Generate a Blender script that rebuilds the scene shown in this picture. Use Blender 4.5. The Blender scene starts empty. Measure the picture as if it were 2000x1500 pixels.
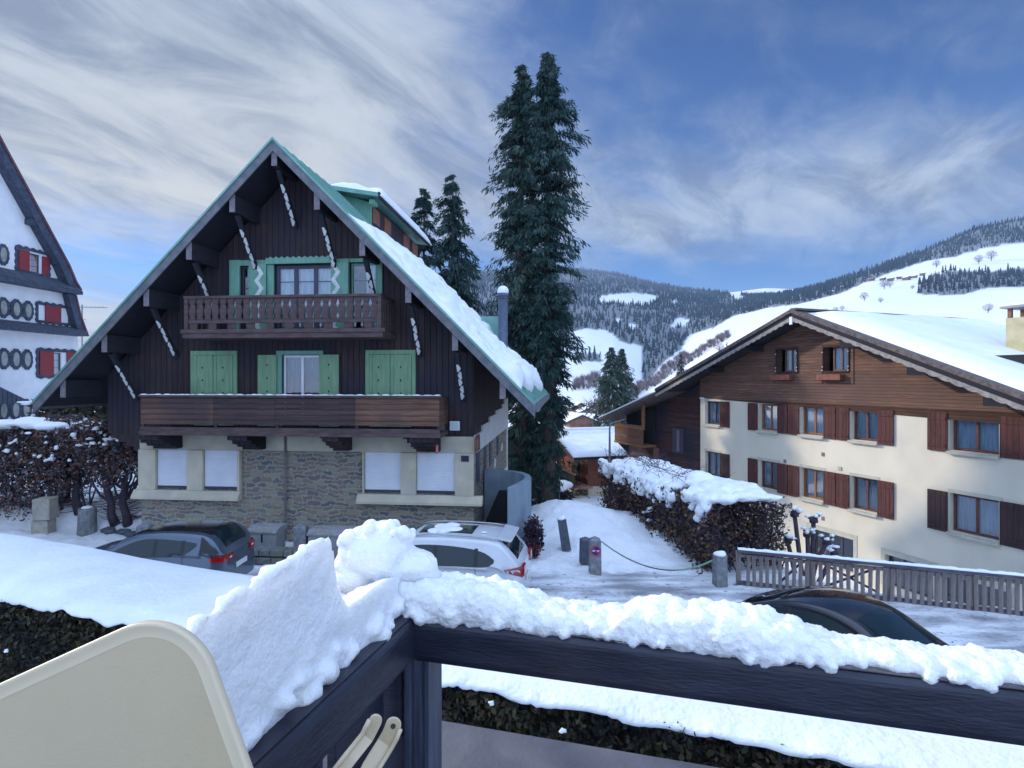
import bpy, bmesh, math, random
import numpy as np
from mathutils import Vector, Matrix, noise
from mathutils.geometry import tessellate_polygon
R = math.radians
sc = bpy.context.scene
col = sc.collection
random.seed(7)

# ------------------------------------------------------------------ camera
CAMZ = 5.2                                    # balcony eye height above the street
cam_d = bpy.data.cameras.new('camera')
cam = bpy.data.objects.new('camera', cam_d)
col.objects.link(cam)
cam.location = (0, 0, CAMZ)
cam.rotation_euler = (R(90), 0, 0)
cam_d.sensor_width = 36
cam_d.lens = 36 * 1110 / 2000
cam_d.shift_y = -0.005
cam_d.clip_start = 0.05
cam_d.clip_end = 20000
sc.camera = cam
sc.view_settings.view_transform = 'Standard'
sc.view_settings.look = 'None'
sc.view_settings.exposure = 0.32
sc.view_settings.gamma = 1.0

# ------------------------------------------------------------------ sun
SUN = Vector((-0.83, 0.405, 0.385)).normalized()       # towards the sun
sd = bpy.data.lights.new('sun', 'SUN')
sd.energy = 3.1
sd.angle = R(2.5)
sd.color = (1.0, 0.88, 0.71)
so = bpy.data.objects.new('sun', sd)
col.objects.link(so)
so.rotation_euler = (-SUN).to_track_quat('-Z', 'Y').to_euler()
so.location = SUN * 60

# ------------------------------------------------------------------ node helpers
class NT:
    def __init__(s, nt):
        s.nt = nt; nt.nodes.clear()
    def n(s, t, **kw):
        nd = s.nt.nodes.new('ShaderNode' + t)
        for k, v in kw.items():
            if k == 'inp':
                for kk, vv in v.items():
                    if hasattr(vv, 'is_output'): s.nt.links.new(vv, nd.inputs[kk])
                    else: nd.inputs[kk].default_value = vv
            else: setattr(nd, k, v)
        return nd
    def math(s, op, a, b=None, c=None, clamp=False):
        nd = s.n('Math', operation=op, use_clamp=clamp)
        for i, v in enumerate((a, b, c)):
            if v is None: continue
            if hasattr(v, 'is_output'): s.nt.links.new(v, nd.inputs[i])
            else: nd.inputs[i].default_value = v
        return nd.outputs[0]
    def ramp(s, fac, pts, interp='LINEAR'):
        nd = s.n('ValToRGB'); cr = nd.color_ramp; cr.interpolation = interp
        while len(cr.elements) > 1: cr.elements.remove(cr.elements[-1])
        cr.elements[0].position = pts[0][0]; cr.elements[0].color = c4(pts[0][1])
        for p, c in pts[1:]:
            e = cr.elements.new(p); e.color = c4(c)
        s.nt.links.new(fac, nd.inputs[0])
        return nd.outputs[0]
    def mix(s, fac, a, b, mode='MIX'):
        nd = s.n('Mix', data_type='RGBA', blend_type=mode)
        for i, v in ((0, fac), (6, a), (7, b)):
            if hasattr(v, 'is_output'): s.nt.links.new(v, nd.inputs[i])
            else: nd.inputs[i].default_value = v if i == 0 else c4(v)
        return nd.outputs[2]
    def link(s, a, b): s.nt.links.new(a, b)
def c4(c):
    if isinstance(c, (int, float)): return (c, c, c, 1)
    return (c[0], c[1], c[2], 1) if len(c) == 3 else c

# ------------------------------------------------------------------ sky
w = bpy.data.worlds.new('World'); sc.world = w; w.use_nodes = True
W = NT(w.node_tree)
sky = W.n('TexSky'); sky.sky_type = 'NISHITA'; sky.sun_disc = False
sky.sun_elevation = math.asin(SUN.z); sky.sun_rotation = math.atan2(SUN.x, SUN.y)
sky.altitude = 1100; sky.air_density = 1.0; sky.dust_density = 0.6; sky.ozone_density = 2.0
tc = W.n('TexCoord').outputs['Generated']
sep = W.n('SeparateXYZ', inp={0: tc})
X, Y, Z = sep.outputs
el = W.math('MAXIMUM', Z, 0.0)
den = W.math('ADD', el, 0.16)
cu = W.math('DIVIDE', X, den); cv = W.math('DIVIDE', Y, den)     # position on a flat cloud deck
def cloudnoise(rot, sx, sy, scale, detail, dist, off, rough=0.55):
    a = W.math('ADD', W.math('MULTIPLY', cu, math.cos(rot) * sx), W.math('MULTIPLY', cv, math.sin(rot) * sx))
    b = W.math('ADD', W.math('MULTIPLY', cu, -math.sin(rot) * sy), W.math('MULTIPLY', cv, math.cos(rot) * sy))
    cx = W.n('CombineXYZ', inp={0: a, 1: b, 2: off})
    t = W.n('TexNoise', inp={'Vector': cx.outputs[0], 'Scale': scale, 'Detail': detail, 'Distortion': dist, 'Roughness': rough})
    return t.outputs['Fac']
az = W.math('ARCTAN2', X, Y)                                     # 0 = ahead, + = right
elv = W.math('ARCSINE', Z)
def blob(a0, e0, wa, we, amp):
    da = W.math('DIVIDE', W.math('SUBTRACT', az, R(a0)), R(wa))
    de = W.math('DIVIDE', W.math('SUBTRACT', elv, R(e0)), R(we))
    q = W.math('ADD', W.math('MULTIPLY', da, da), W.math('MULTIPLY', de, de))
    return W.math('MULTIPLY', W.math('EXPONENT', W.math('MULTIPLY', q, -1)), amp)
n1 = cloudnoise(R(62), 0.75, 1.05, 1.2, 7, 0.75, 3.1)
n2 = cloudnoise(R(50), 0.7, 1.1, 4.4, 9, 0.6, 7.7, 0.66)
base = W.math('ADD', W.math('MULTIPLY', n1, 0.62), W.math('MULTIPLY', n2, 0.42))
cover = base
for args in ((-32, 24, 26, 15, 0.42), (-12, 27, 15, 6, 0.16), (26, 15.5, 28, 5.0, 0.30), (-30, 3, 30, 4.0, 0.34), (-24, 9.0, 16, 3.2, -0.30), (20, 9, 16, 3.0, -0.20),
             (26, 29, 22, 8, -0.10), (4, 30, 12, 6, -0.04), (8, 21, 12, 4, 0.08)):
    cover = W.math('ADD', cover, blob(*args))
dens = W.n('MapRange', interpolation_type='SMOOTHSTEP', inp={0: cover, 1: 0.40, 2: 0.88, 3: 0.0, 4: 1.0}).outputs[0]
n3 = cloudnoise(R(60), 0.75, 1.5, 2.3, 9, 0.7, 11.0, 0.64)
shade = W.n('MapRange', interpolation_type='SMOOTHSTEP', inp={0: n3, 1: 0.34, 2: 0.66, 3: 0.0, 4: 1.0}).outputs[0]
bright = W.math('ADD', blob(-40, 6, 22, 14, 1.0), blob(-18, 20, 18, 9, 0.30), clamp=True)
ccol = W.mix(shade, (2.0, 2.5, 3.5), (4.3, 5.0, 6.0))
ccol = W.mix(W.math('MULTIPLY', bright, W.math('MULTIPLY_ADD', shade, 0.6, 0.4)), ccol, (7.0, 6.7, 5.7))
skyc = W.mix(1.0, sky.outputs[0], (0.46, 0.77, 1.20), 'MULTIPLY')
deep = W.n('MapRange', inp={0: elv, 1: R(4), 2: R(34), 3: 0.0, 4: 1.0}).outputs[0]
skyc = W.mix(deep, skyc, W.mix(1.0, skyc, (0.92, 0.84, 0.88), 'MULTIPLY'))
pale = W.n('MapRange', interpolation_type='SMOOTHSTEP', inp={0: elv, 1: R(1), 2: R(11), 3: 0.6, 4: 0.0}).outputs[0]
skyc = W.mix(pale, skyc, (3.0, 4.5, 6.9))
out = W.mix(dens, skyc, ccol)
# sky behind and above the photographer, out of view, brightened to light the shade
back = W.n('MapRange', interpolation_type='SMOOTHSTEP', inp={0: elv, 1: R(40), 2: R(62), 3: 0.0, 4: 1.0}).outputs[0]
back2 = W.n('MapRange', interpolation_type='SMOOTHSTEP', inp={0: W.math('MULTIPLY', Y, -1), 1: -0.25, 2: 0.35, 3: 0.0, 4: 1.0}).outputs[0]
back = W.math('MAXIMUM', back, back2)
BACKC = (9.4, 12.4, 18.2)
out = W.mix(W.math('MULTIPLY', back, 0.9), out, BACKC)
bg = W.n('Background', inp={'Color': out, 'Strength': 0.1})
wo = W.n('OutputWorld', inp={'Surface': bg.outputs[0]})

# ------------------------------------------------------------------ materials
def M(name, c1, c2=None, scale=4, stretch=(1, 1, 1), detail=6, rough=0.8, bump=0.0, bscale=None, metal=0.0, lo=0.35, hi=0.65,
      c3=None, s3=1.2, spec=0.5, coat=0, sss=0, vc=None, distort=0.3):
    m = bpy.data.materials.new(name); m.use_nodes = True
    T = NT(m.node_tree)
    p = T.n('BsdfPrincipled', inp={'Roughness': rough, 'Metallic': metal, 'Specular IOR Level': spec, 'Coat Weight': coat})
    o = T.n('OutputMaterial', inp={0: p.outputs[0]})
    co = T.n('TexCoord').outputs['Object']
    mp = T.n('Mapping', inp={0: co, 3: stretch}).outputs[0]
    cc = None
    if c2 is not None:
        nz = T.n('TexNoise', inp={'Vector': mp, 'Scale': scale, 'Detail': detail, 'Distortion': distort})
        f = T.n('MapRange', inp={0: nz.outputs['Fac'], 1: lo, 2: hi}).outputs[0]
        cc = T.mix(f, c1, c2)
        if c3 is not None:
            nz2 = T.n('TexNoise', inp={'Vector': co, 'Scale': s3, 'Detail': 4})
            f2 = T.n('MapRange', inp={0: nz2.outputs['Fac'], 1: 0.45, 2: 0.7}).outputs[0]
            cc = T.mix(f2, cc, c3)
    if vc:
        at = T.n('Attribute', attribute_name=vc).outputs['Color']
        cc = T.mix(1.0, cc if cc is not None else c1, at, 'MULTIPLY')
    if cc is None: p.inputs['Base Color'].default_value = c4(c1)
    else: T.link(cc, p.inputs['Base Color'])
    if bump:
        nb = T.n('TexNoise', inp={'Vector': mp, 'Scale': bscale or scale * 3, 'Detail': 5})
        b = T.n('Bump', inp={'Height': nb.outputs['Fac'], 'Strength': min(1, bump), 'Distance': 0.05 * bump})
        T.link(b.outputs[0], p.inputs['Normal'])
    if sss:
        p.inputs['Subsurface Weight'].default_value = sss
        p.inputs['Subsurface Radius'].default_value = (1.0, 0.9, 0.75)
        p.inputs['Subsurface Scale'].default_value = 0.03
    return m

def planks(name, c1, c2, axis, width, groove=0.05, rough=0.75, across=None, grain=(1, 1, 1), spread=1.0, seam=None, gdark=0.35, c3=None):
    """boards side by side: axis = the coordinate that counts boards, across = direction of their length"""
    m = bpy.data.materials.new(name); m.use_nodes = True
    T = NT(m.node_tree)
    p = T.n('BsdfPrincipled', inp={'Roughness': rough, 'Specular IOR Level': 0.3})
    T.n('OutputMaterial', inp={0: p.outputs[0]})
    co = T.n('TexCoord').outputs['Object']
    sp = T.n('SeparateXYZ', inp={0: co})
    u = T.math('DIVIDE', sp.outputs[axis], width)
    idx = T.math('FLOOR', u)
    fr = T.math('FRACT', u)
    length = sp.outputs[across if across is not None else (2 if axis != 2 else 0)]
    lidx = idx
    if seam:
        sh = T.n('TexWhiteNoise', noise_dimensions='1D', inp={'W': idx}).outputs['Value']
        lv = T.math('ADD', T.math('DIVIDE', length, seam), T.math('MULTIPLY', sh, 7.3))
        lidx = T.math('ADD', T.math('MULTIPLY', idx, 31.7), T.math('FLOOR', lv))
    rnd = T.n('TexWhiteNoise', noise_dimensions='1D', inp={'W': lidx}).outputs['Value']
    mp = T.n('Mapping', inp={0: co, 3: grain})
    off = T.n('CombineXYZ', inp={0: T.math('MULTIPLY', rnd, 17.0), 1: T.math('MULTIPLY', rnd, 5.0), 2: T.math('MULTIPLY', rnd, 9.0)})
    va = T.n('VectorMath', operation='ADD', inp={0: mp.outputs[0], 1: off.outputs[0]})
    nz = T.n('TexNoise', inp={'Vector': va.outputs[0], 'Scale': 3, 'Detail': 8, 'Distortion': 0.4, 'Roughness': 0.6}).outputs['Fac']
    f = T.math('ADD', T.math('MULTIPLY', T.math('SUBTRACT', rnd, 0.5), 0.55 * spread), T.n('MapRange', inp={0: nz, 1: 0.32, 2: 0.68}).outputs[0], clamp=True)
    cc = T.mix(f, c1, c2)
    if c3 is not None:
        big = T.n('TexNoise', inp={'Vector': co, 'Scale': 0.55, 'Detail': 5}).outputs['Fac']
        cc = T.mix(T.n('MapRange', inp={0: big, 1: 0.42, 2: 0.66}).outputs[0], cc, c3)
    g = T.math('MINIMUM', fr, T.math('SUBTRACT', 1.0, fr))
    gm = T.n('MapRange', interpolation_type='SMOOTHSTEP', inp={0: g, 1: groove * 0.3, 2: groove, 3: 0.0, 4: 1.0}).outputs[0]
    cc = T.mix(gm, (c1[0] * gdark, c1[1] * gdark, c1[2] * gdark), cc)
    T.link(cc, p.inputs['Base Color'])
    h = T.math('ADD', T.math('MULTIPLY', gm, 1.0), T.math('MULTIPLY', nz, 0.35))
    b = T.n('Bump', inp={'Height': h, 'Strength': 0.7, 'Distance': 0.012})
    T.link(b.outputs[0], p.inputs['Normal'])
    return m

def stone(name, cols, mortar, bw=0.34, rh=0.135, ms=0.032, depth=0.03):
    """coursed rubble: wobbly rows of rounded flat stones in wide mortar"""
    m = bpy.data.materials.new(name); m.use_nodes = True
    T = NT(m.node_tree)
    p = T.n('BsdfPrincipled', inp={'Roughness': 0.9, 'Specular IOR Level': 0.25})
    T.n('OutputMaterial', inp={0: p.outputs[0]})
    co = T.n('TexCoord').outputs['Object']
    sp = T.n('SeparateXYZ', inp={0: co})
    base = T.n('CombineXYZ', inp={0: T.math('ADD', sp.outputs[0], sp.outputs[1]), 1: sp.outputs[2], 2: 0.0}).outputs[0]
    w1 = T.n('TexNoise', inp={'Vector': base, 'Scale': 2.4, 'Detail': 2})
    w2 = T.n('TexNoise', inp={'Vector': base, 'Scale': 9.0, 'Detail': 3})
    a = T.n('VectorMath', operation='SCALE', inp={0: T.n('VectorMath', operation='SUBTRACT', inp={0: w1.outputs['Color'], 1: (0.5, 0.5, 0.5)}).outputs[0], 'Scale': 0.30})
    b_ = T.n('VectorMath', operation='SCALE', inp={0: T.n('VectorMath', operation='SUBTRACT', inp={0: w2.outputs['Color'], 1: (0.5, 0.5, 0.5)}).outputs[0], 'Scale': 0.13})
    v = T.n('VectorMath', operation='ADD', inp={0: T.n('VectorMath', operation='ADD', inp={0: base, 1: a.outputs[0]}).outputs[0], 1: b_.outputs[0]}).outputs[0]
    br = T.n('TexBrick', offset=0.43, squash=1.35, squash_frequency=3, inp={'Vector': v, 'Color1': (0, 0, 0, 1), 'Color2': (1, 1, 1, 1), 'Mortar': (0.5, 0.5, 0.5, 1), 'Scale': 1.0, 'Mortar Size': ms, 'Mortar Smooth': 0.8, 'Bias': 0.0, 'Brick Width': bw, 'Row Height': rh})
    n = T.n('TexNoise', inp={'Vector': co, 'Scale': 16, 'Detail': 6}).outputs['Fac']
    big = T.n('TexNoise', inp={'Vector': co, 'Scale': 0.8, 'Detail': 4}).outputs['Fac']
    bc = T.n('RGBToBW', inp={0: br.outputs['Color']}).outputs[0]
    cc = T.ramp(T.math('ADD', T.math('MULTIPLY', bc, 0.8), T.math('MULTIPLY', n, 0.25)), [(i / (len(cols) - 1), c) for i, c in enumerate(cols)])
    fac = T.math('ADD', br.outputs['Fac'], T.math('MULTIPLY', T.math('SUBTRACT', big, 0.36), 1.0), clamp=True)
    fac = T.n('MapRange', interpolation_type='SMOOTHSTEP', inp={0: T.math('ADD', fac, T.math('MULTIPLY', T.math('SUBTRACT', n, 0.5), 0.5)), 1: 0.15, 2: 0.75, 3: 0.0, 4: 1.0}).outputs[0]
    mc = T.mix(n, tuple(x * 0.7 for x in mortar), tuple(min(1, x * 1.25) for x in mortar))
    T.link(T.mix(fac, cc, mc), p.inputs['Base Color'])
    h = T.math('SUBTRACT', T.math('MULTIPLY', n, 0.4), fac)
    b = T.n('Bump', inp={'Height': h, 'Strength': 1.0, 'Distance': depth})
    T.link(b.outputs[0], p.inputs['Normal'])
    return m

def glass(name, tint=(0.75, 0.85, 0.9), rough=0.03, clear=0.88):
    m = bpy.data.materials.new(name); m.use_nodes = True
    T = NT(m.node_tree)
    tr = T.n('BsdfTransparent', inp={0: c4(tint)})
    gl = T.n('BsdfGlossy', inp={0: (0.9, 0.95, 1, 1), 'Roughness': rough})
    fr = T.n('Fresnel', inp={0: 1.5}).outputs[0]
    f = T.math('ADD', T.math('MULTIPLY', fr, 1.0), 1 - clear, clamp=True)
    mx = T.n('MixShader', inp={0: f, 1: tr.outputs[0], 2: gl.outputs[0]})
    T.n('OutputMaterial', inp={0: mx.outputs[0]})
    return m

# ------------------------------------------------------------------ mesh builder
class MB:
    def __init__(s): s.v = []; s.f = []
    def add(s, vs, fs):
        o = len(s.v); s.v += [tuple(v) for v in vs]; s.f += [tuple(i + o for i in f) for f in fs]; return s
    def box(s, x0, y0, z0, x1, y1, z1):
        return s.add([(x0, y0, z0), (x1, y0, z0), (x1, y1, z0), (x0, y1, z0), (x0, y0, z1), (x1, y0, z1), (x1, y1, z1), (x0, y1, z1)],
                     [(0, 3, 2, 1), (4, 5, 6, 7), (0, 1, 5, 4), (1, 2, 6, 5), (2, 3, 7, 6), (3, 0, 4, 7)])
    def prism(s, pts, plane, a, b):
        n = len(pts)
        def P(q, t):
            return {'xz': (q[0], t, q[1]), 'yz': (t, q[0], q[1]), 'xy': (q[0], q[1], t)}[plane]
        vs = [P(q, a) for q in pts] + [P(q, b) for q in pts]
        tri = tessellate_polygon([[Vector((q[0], q[1], 0)) for q in pts]])
        fs = [tuple(t) for t in tri] + [tuple(i + n for i in reversed(t)) for t in tri]
        fs += [(i, (i + 1) % n, (i + 1) % n + n, i + n) for i in range(n)]
        return s.add(vs, fs)
    def beam(s, p, q, w_, h, up=(0, 0, 1), taper=1.0):
        p = Vector(p); q = Vector(q); d = (q - p).normalized(); u = Vector(up)
        r = d.cross(u)
        if r.length < 1e-4: r = Vector((1, 0, 0))
        r.normalize(); u = r.cross(d)
        vs = []
        for c, k in ((p, 1), (q, taper)):
            for a, b in ((-1, -1), (1, -1), (1, 1), (-1, 1)): vs.append(c + r * a * w_ / 2 * k + u * b * h / 2 * k)
        return s.add(vs, [(0, 1, 2, 3), (7, 6, 5, 4), (0, 4, 5, 1), (1, 5, 6, 2), (2, 6, 7, 3), (3, 7, 4, 0)])
    def path(s, pts, rad, n=8, cap=True, sq=None):
        pts = [Vector(p) for p in pts]
        if not hasattr(rad, '__len__'): rad = [rad] * len(pts)
        o = len(s.v); ref = None
        for i, p in enumerate(pts):
            d = (pts[min(i + 1, len(pts) - 1)] - pts[max(i - 1, 0)]).normalized()
            if ref is None:
                ref = Vector((0, 0, 1)) if abs(d.z) < 0.9 else Vector((1, 0, 0))
            r = d.cross(ref)
            if r.length < 1e-5: r = d.cross(Vector((0, 1, 0)))
            r.normalize(); u = r.cross(d); ref = u
            for k in range(n):
                a = 2 * math.pi * k / n
                s.v.append(tuple(p + (r * math.cos(a) + u * math.sin(a) * (sq or 1)) * rad[i]))
        for i in range(len(pts) - 1):
            for k in range(n):
                a = o + i * n + k; b = o + i * n + (k + 1) % n
                s.f.append((a, b, b + n, a + n))
        if cap:
            s.f.append(tuple(o + k for k in reversed(range(n))))
            s.f.append(tuple(o + (len(pts) - 1) * n + k for k in range(n)))
        return s
    def cyl(s, x, y, z0, z1, r0, r1=None, n=16): return s.path([(x, y, z0), (x, y, z1)], [r0, r1 if r1 is not None else r0], n)
    def ball(s, c, r, seg=12, rings=8, fn=None):
        o = len(s.v); c = Vector(c); r = r if hasattr(r, '__len__') else (r, r, r)
        for i in range(rings + 1):
            t = math.pi * i / rings
            for k in range(seg):
                a = 2 * math.pi * k / seg
                d = Vector((math.sin(t) * math.cos(a), math.sin(t) * math.sin(a), math.cos(t)))
                m = fn(d) if fn else 1
                s.v.append((c.x + d.x * r[0] * m, c.y + d.y * r[1] * m, c.z + d.z * r[2] * m))
        for i in range(rings):
            for k in range(seg):
                a = o + i * seg + k; b = o + i * seg + (k + 1) % seg
                s.f.append((a, a + seg, b + seg, b))
        return s
    def panel(s, outer, holes, y, depth, plane='xz'):
        """a wall face with real openings and reveals going depth inwards (+y)"""
        loops = [[Vector((p[0], p[1], 0)) for p in outer]]
        allp = list(outer)
        for (x0, z0, x1, z1) in holes:
            h = [(x0, z0), (x0, z1), (x1, z1), (x1, z0)]
            loops.append([Vector((p[0], p[1], 0)) for p in h]); allp += h
        tri = tessellate_polygon(loops)
        s.add([(p[0], y, p[1]) for p in allp], [tuple(t) for t in tri])
        for (x0, z0, x1, z1) in holes:
            vs = [(x0, y, z0), (x1, y, z0), (x1, y, z1), (x0, y, z1)]
            s.add(vs + [(a, y + depth, c) for a, b, c in vs], [(0, 1, 5, 4), (1, 2, 6, 5), (2, 3, 7, 6), (3, 0, 4, 7)])
        return s
    def build(s, name, mat, parent=None, smooth=False, bevel=0, recalc=True, loc=None, seg=2, auto=None):
        me = bpy.data.meshes.new(name)
        me.from_pydata(s.v, [], s.f)
        if recalc:
            bm = bmesh.new(); bm.from_mesh(me); bmesh.ops.remove_doubles(bm, verts=bm.verts, dist=1e-5)
            bmesh.ops.recalc_face_normals(bm, faces=bm.faces); bm.to_mesh(me); bm.free()
        if smooth: me.polygons.foreach_set('use_smooth', [True] * len(me.polygons))
        if mat: me.materials.append(mat)
        o = bpy.data.objects.new(name, me); col.objects.link(o)
        if parent: o.parent = parent
        if loc: o.location = loc
        if bevel:
            b = o.modifiers.new('bevel', 'BEVEL'); b.width = bevel; b.segments = seg; b.limit_method = 'ANGLE'; b.angle_limit = R(40)
            b.harden_normals = False
        return o

def tag(o, label=None, cat=None, group=None, kind=None):
    if label: o['label'] = label
    if cat: o['category'] = cat
    if group: o['group'] = group
    if kind: o['kind'] = kind
    return o
def thing(name, label, cat, loc=(0, 0, 0), rz=0, group=None):
    o = bpy.data.objects.new(name, None); col.objects.link(o); o.empty_display_size = 0.2
    o.location = loc; o.rotation_euler = (0, 0, R(rz))
    return tag(o, label, cat, group)
def copy_tree(o, parent=None):
    c = o.copy(); col.objects.link(c)
    if parent: c.parent = parent
    for ch in list(o.children): copy_tree(ch, c)
    return c
def fast_mesh(name, verts, faces_flat, nper, mat, parent=None, smooth=False, colors=None, colname='tone'):
    me = bpy.data.meshes.new(name)
    verts = np.asarray(verts, dtype=np.float32); fl = np.asarray(faces_flat, dtype=np.int32).ravel()
    nf = len(fl) // nper
    me.vertices.add(len(verts)); me.vertices.foreach_set('co', verts.ravel())
    me.loops.add(len(fl)); me.loops.foreach_set('vertex_index', fl)
    me.polygons.add(nf); me.polygons.foreach_set('loop_start', np.arange(0, nf * nper, nper, dtype=np.int32))
    me.polygons.foreach_set('loop_total', np.full(nf, nper, dtype=np.int32))
    if smooth: me.polygons.foreach_set('use_smooth', np.ones(nf, dtype=bool))
    if colors is not None:
        a = me.color_attributes.new(colname, 'FLOAT_COLOR', 'POINT')
        cc = np.ones((len(verts), 4), dtype=np.float32); cc[:, :3] = colors; a.data.foreach_set('color', cc.ravel())
    me.update(calc_edges=True)
    if mat: me.materials.append(mat)
    o = bpy.data.objects.new(name, me); col.objects.link(o)
    if parent: o.parent = parent
    return o
def sstep(a, b, x):
    t = np.clip((x - a) / (b - a), 0, 1); return t * t * (3 - 2 * t)

snow = M('snow', (0.80, 0.83, 0.87), (0.87, 0.89, 0.92), scale=1.5, rough=0.65, bump=0.5, bscale=9, spec=0.3)
snow_near = M('wet_snow', (0.84, 0.85, 0.86), (0.92, 0.925, 0.93), scale=7, rough=0.45, bump=0.4, bscale=120, spec=0.5, sss=0.7)
# ------------------------------------------------------------------ terrain
rng = np.random.RandomState(5)
_perm = rng.rand(256, 256)
def vnoise(x, y):
    xi = np.floor(x).astype(int); yi = np.floor(y).astype(int)
    fx = x - xi; fy = y - yi; fx = fx * fx * (3 - 2 * fx); fy = fy * fy * (3 - 2 * fy)
    g = lambda a, b: _perm[a & 255, b & 255]
    return (g(xi, yi) * (1 - fx) + g(xi + 1, yi) * fx) * (1 - fy) + (g(xi, yi + 1) * (1 - fx) + g(xi + 1, yi + 1) * fx) * fy
def fbm(x, y, o=4):
    s = 0; a = 1; t = 0
    for i in range(o):
        s = s + a * (vnoise(x * 2 ** i + 17 * i, y * 2 ** i + 31 * i) - 0.5); t += a; a *= 0.5
    return s / t
# hill profile: distance -> apparent height of the slope along each bearing (bearing given as x/y*1110+1000)
BX = [-3000, -600, 100, 350, 900, 1100, 1150, 1200, 1260, 1330, 1400, 1500, 1600, 1700, 1800, 1900, 2000, 2150, 3500]
RINGS = [
 (60,   [850, 850, 850, 850, 880, 880, 880, 880, 880, 880, 880, 880, 880, 880, 880, 880, 880, 880, 880]),
 (110,  [790, 790, 790, 800, 850, 862, 862, 862, 860, 855, 850, 845, 840, 830, 820, 820, 820, 820, 820]),
 (200,  [750, 750, 750, 760, 820, 836, 838, 838, 832, 820, 800, 780, 765, 755, 745, 740, 740, 740, 740]),
 (350,  [735, 735, 730, 730, 780, 800, 802, 806, 800, 785, 745, 705, 690, 680, 665, 655, 645, 640, 600]),
 (600,  [720, 720, 715, 700, 740, 752, 756, 768, 778, 745, 700, 662, 650, 640, 625, 610, 600, 590, 560]),
 (900,  [715, 715, 710, 690, 700, 705, 712, 722, 752, 726, 682, 640, 625, 612, 600, 590, 575, 560, 520]),
 (1200, [715, 715, 705, 670, 650, 662, 668, 676, 700, 700, 660, 620, 600, 578, 570, 562, 562, 545, 500]),
 (1500, [715, 715, 700, 650, 620, 628, 628, 640, 650, 670, 640, 606, 580, 553, 540, 525, 515, 500, 480]),
 (1800, [715, 715, 700, 630, 590, 596, 596, 600, 610, 625, 622, 594, 566, 536, 512, 492, 474, 455, 440]),
 (2100, [715, 715, 700, 620, 560, 566, 570, 574, 585, 600, 604, 584, 560, 528, 494, 450, 428, 410, 400]),
 (2600, [720, 720, 705, 615, 535, 524, 530, 537, 550, 566, 572, 580, 590, 560, 520, 480, 450, 430, 420]),
 (3300, [722, 722, 715, 640, 560, 560, 560, 560, 575, 586, 588, 590, 600, 590, 560, 520, 490, 470, 460]),
 (4600, [724, 724, 720, 680, 610, 600, 600, 600, 590, 585, 572, 556, 553, 548, 560, 560, 540, 530, 520]),
 (6000, [735, 735, 735, 700, 700, 700, 700, 700, 690, 690, 680, 680, 680, 680, 680, 680, 680, 680, 680]),
]
RD = np.array([r[0] for r in RINGS], float)
RP = np.array([r[1] for r in RINGS], float)
def hill_z(x, y):
    yy = np.maximum(y, 1e-3)
    b = np.clip(x / yy * 1110 + 1000, -3000, 3500)
    d = np.clip(yy, 60, 6000)
    cols_ = np.array([np.interp(b, BX, RP[i]) for i in range(len(RD))])
    ld = np.log(d); lr = np.log(RD)
    i = np.clip(np.searchsorted(RD, d) - 1, 0, len(RD) - 2)
    t = (ld - lr[i]) / (lr[i + 1] - lr[i])
    idx = np.arange(b.size).reshape(b.shape)
    flat = cols_.reshape(len(RD), -1)
    p0 = flat[i.ravel(), idx.ravel()].reshape(b.shape); p1 = flat[(i + 1).ravel(), idx.ravel()].reshape(b.shape)
    py = p0 * (1 - t) + p1 * t
    amp = np.clip((d - 100) / 900, 0, 1)
    z = CAMZ - (py - 740) / 1110 * d
    return z + amp * 12 * fbm(x / 160, y / 160, 4)
def near_z(x, y):
    dh = x - (7.2 - (y - 15.5) * 0.17)
    df = (y - (14.6 - (x - 5.7) * 0.364)) * 0.94
    gm = sstep(0.3, 2.2, dh) * sstep(0.3, 2.0, df)
    path = -4.0 * sstep(19.5, 42, y) * sstep(-4, 0, x) - 3.5 * sstep(40, 60, y)
    z = path
    # ploughed snow bank at the head of the path
    bank = 0.62 * np.exp(-((x - 2.0) / 1.9) ** 2 - ((y - 20.4) / 1.7) ** 2) + 0.30 * np.exp(-((x - 0.6) / 1.6) ** 2 - ((y - 19.5) / 1.5) ** 2)
    bank = bank + 0.18 * sstep(16.4, 17.6, y) * sstep(0, 2, x) * sstep(26, 22, y)
    z = z + bank
    # verge and garden to the left of the big chalet
    z = z + 0.75 * sstep(18.9, 20.2, y + 0.02 * x) * sstep(-12.2, -13.0, x) + 0.9 * sstep(21, 34, y) * sstep(-12, -14, x)
    z = z * (1 - gm) + gm * (-2.7 - 0.05 * np.clip(y - 20, 0, 20))
    # ragged snow everywhere, packed flat on the road
    road = sstep(15.6, 14.9, y - 0.02 * x + 0.3 * np.sin(x * 0.7)) * sstep(4.6, 5.4, y)
    rough = 1 - road
    z = z + fbm(x * 0.9, y * 0.9, 4) * (0.22 * rough + 0.05) + fbm(x * 4, y * 4, 3) * (0.13 * rough + 0.03)
    # raised terrace that carries the clipped hedge under the balcony
    return z
def ground_z(x, y):
    x = np.asarray(x, float); y = np.asarray(y, float)
    t = sstep(52, 95, y)
    n_ = near_z(x, np.minimum(y, 90)); h_ = hill_z(x, y)
    side = sstep(60, 140, np.abs(x)) * (1 - t)
    return n_ * (1 - t) + h_ * t + side * 0.0
def inpoly(px, py, poly):
    c = np.zeros(px.shape, bool); n = len(poly)
    for i in range(n):
        x0, y0 = poly[i]; x1, y1 = poly[(i + 1) % n]
        if y0 == y1: continue
        k = ((y0 > py) != (y1 > py)) & (px < (x1 - x0) * (py - y0) / (y1 - y0) + x0)
        c ^= k
    return c
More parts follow.
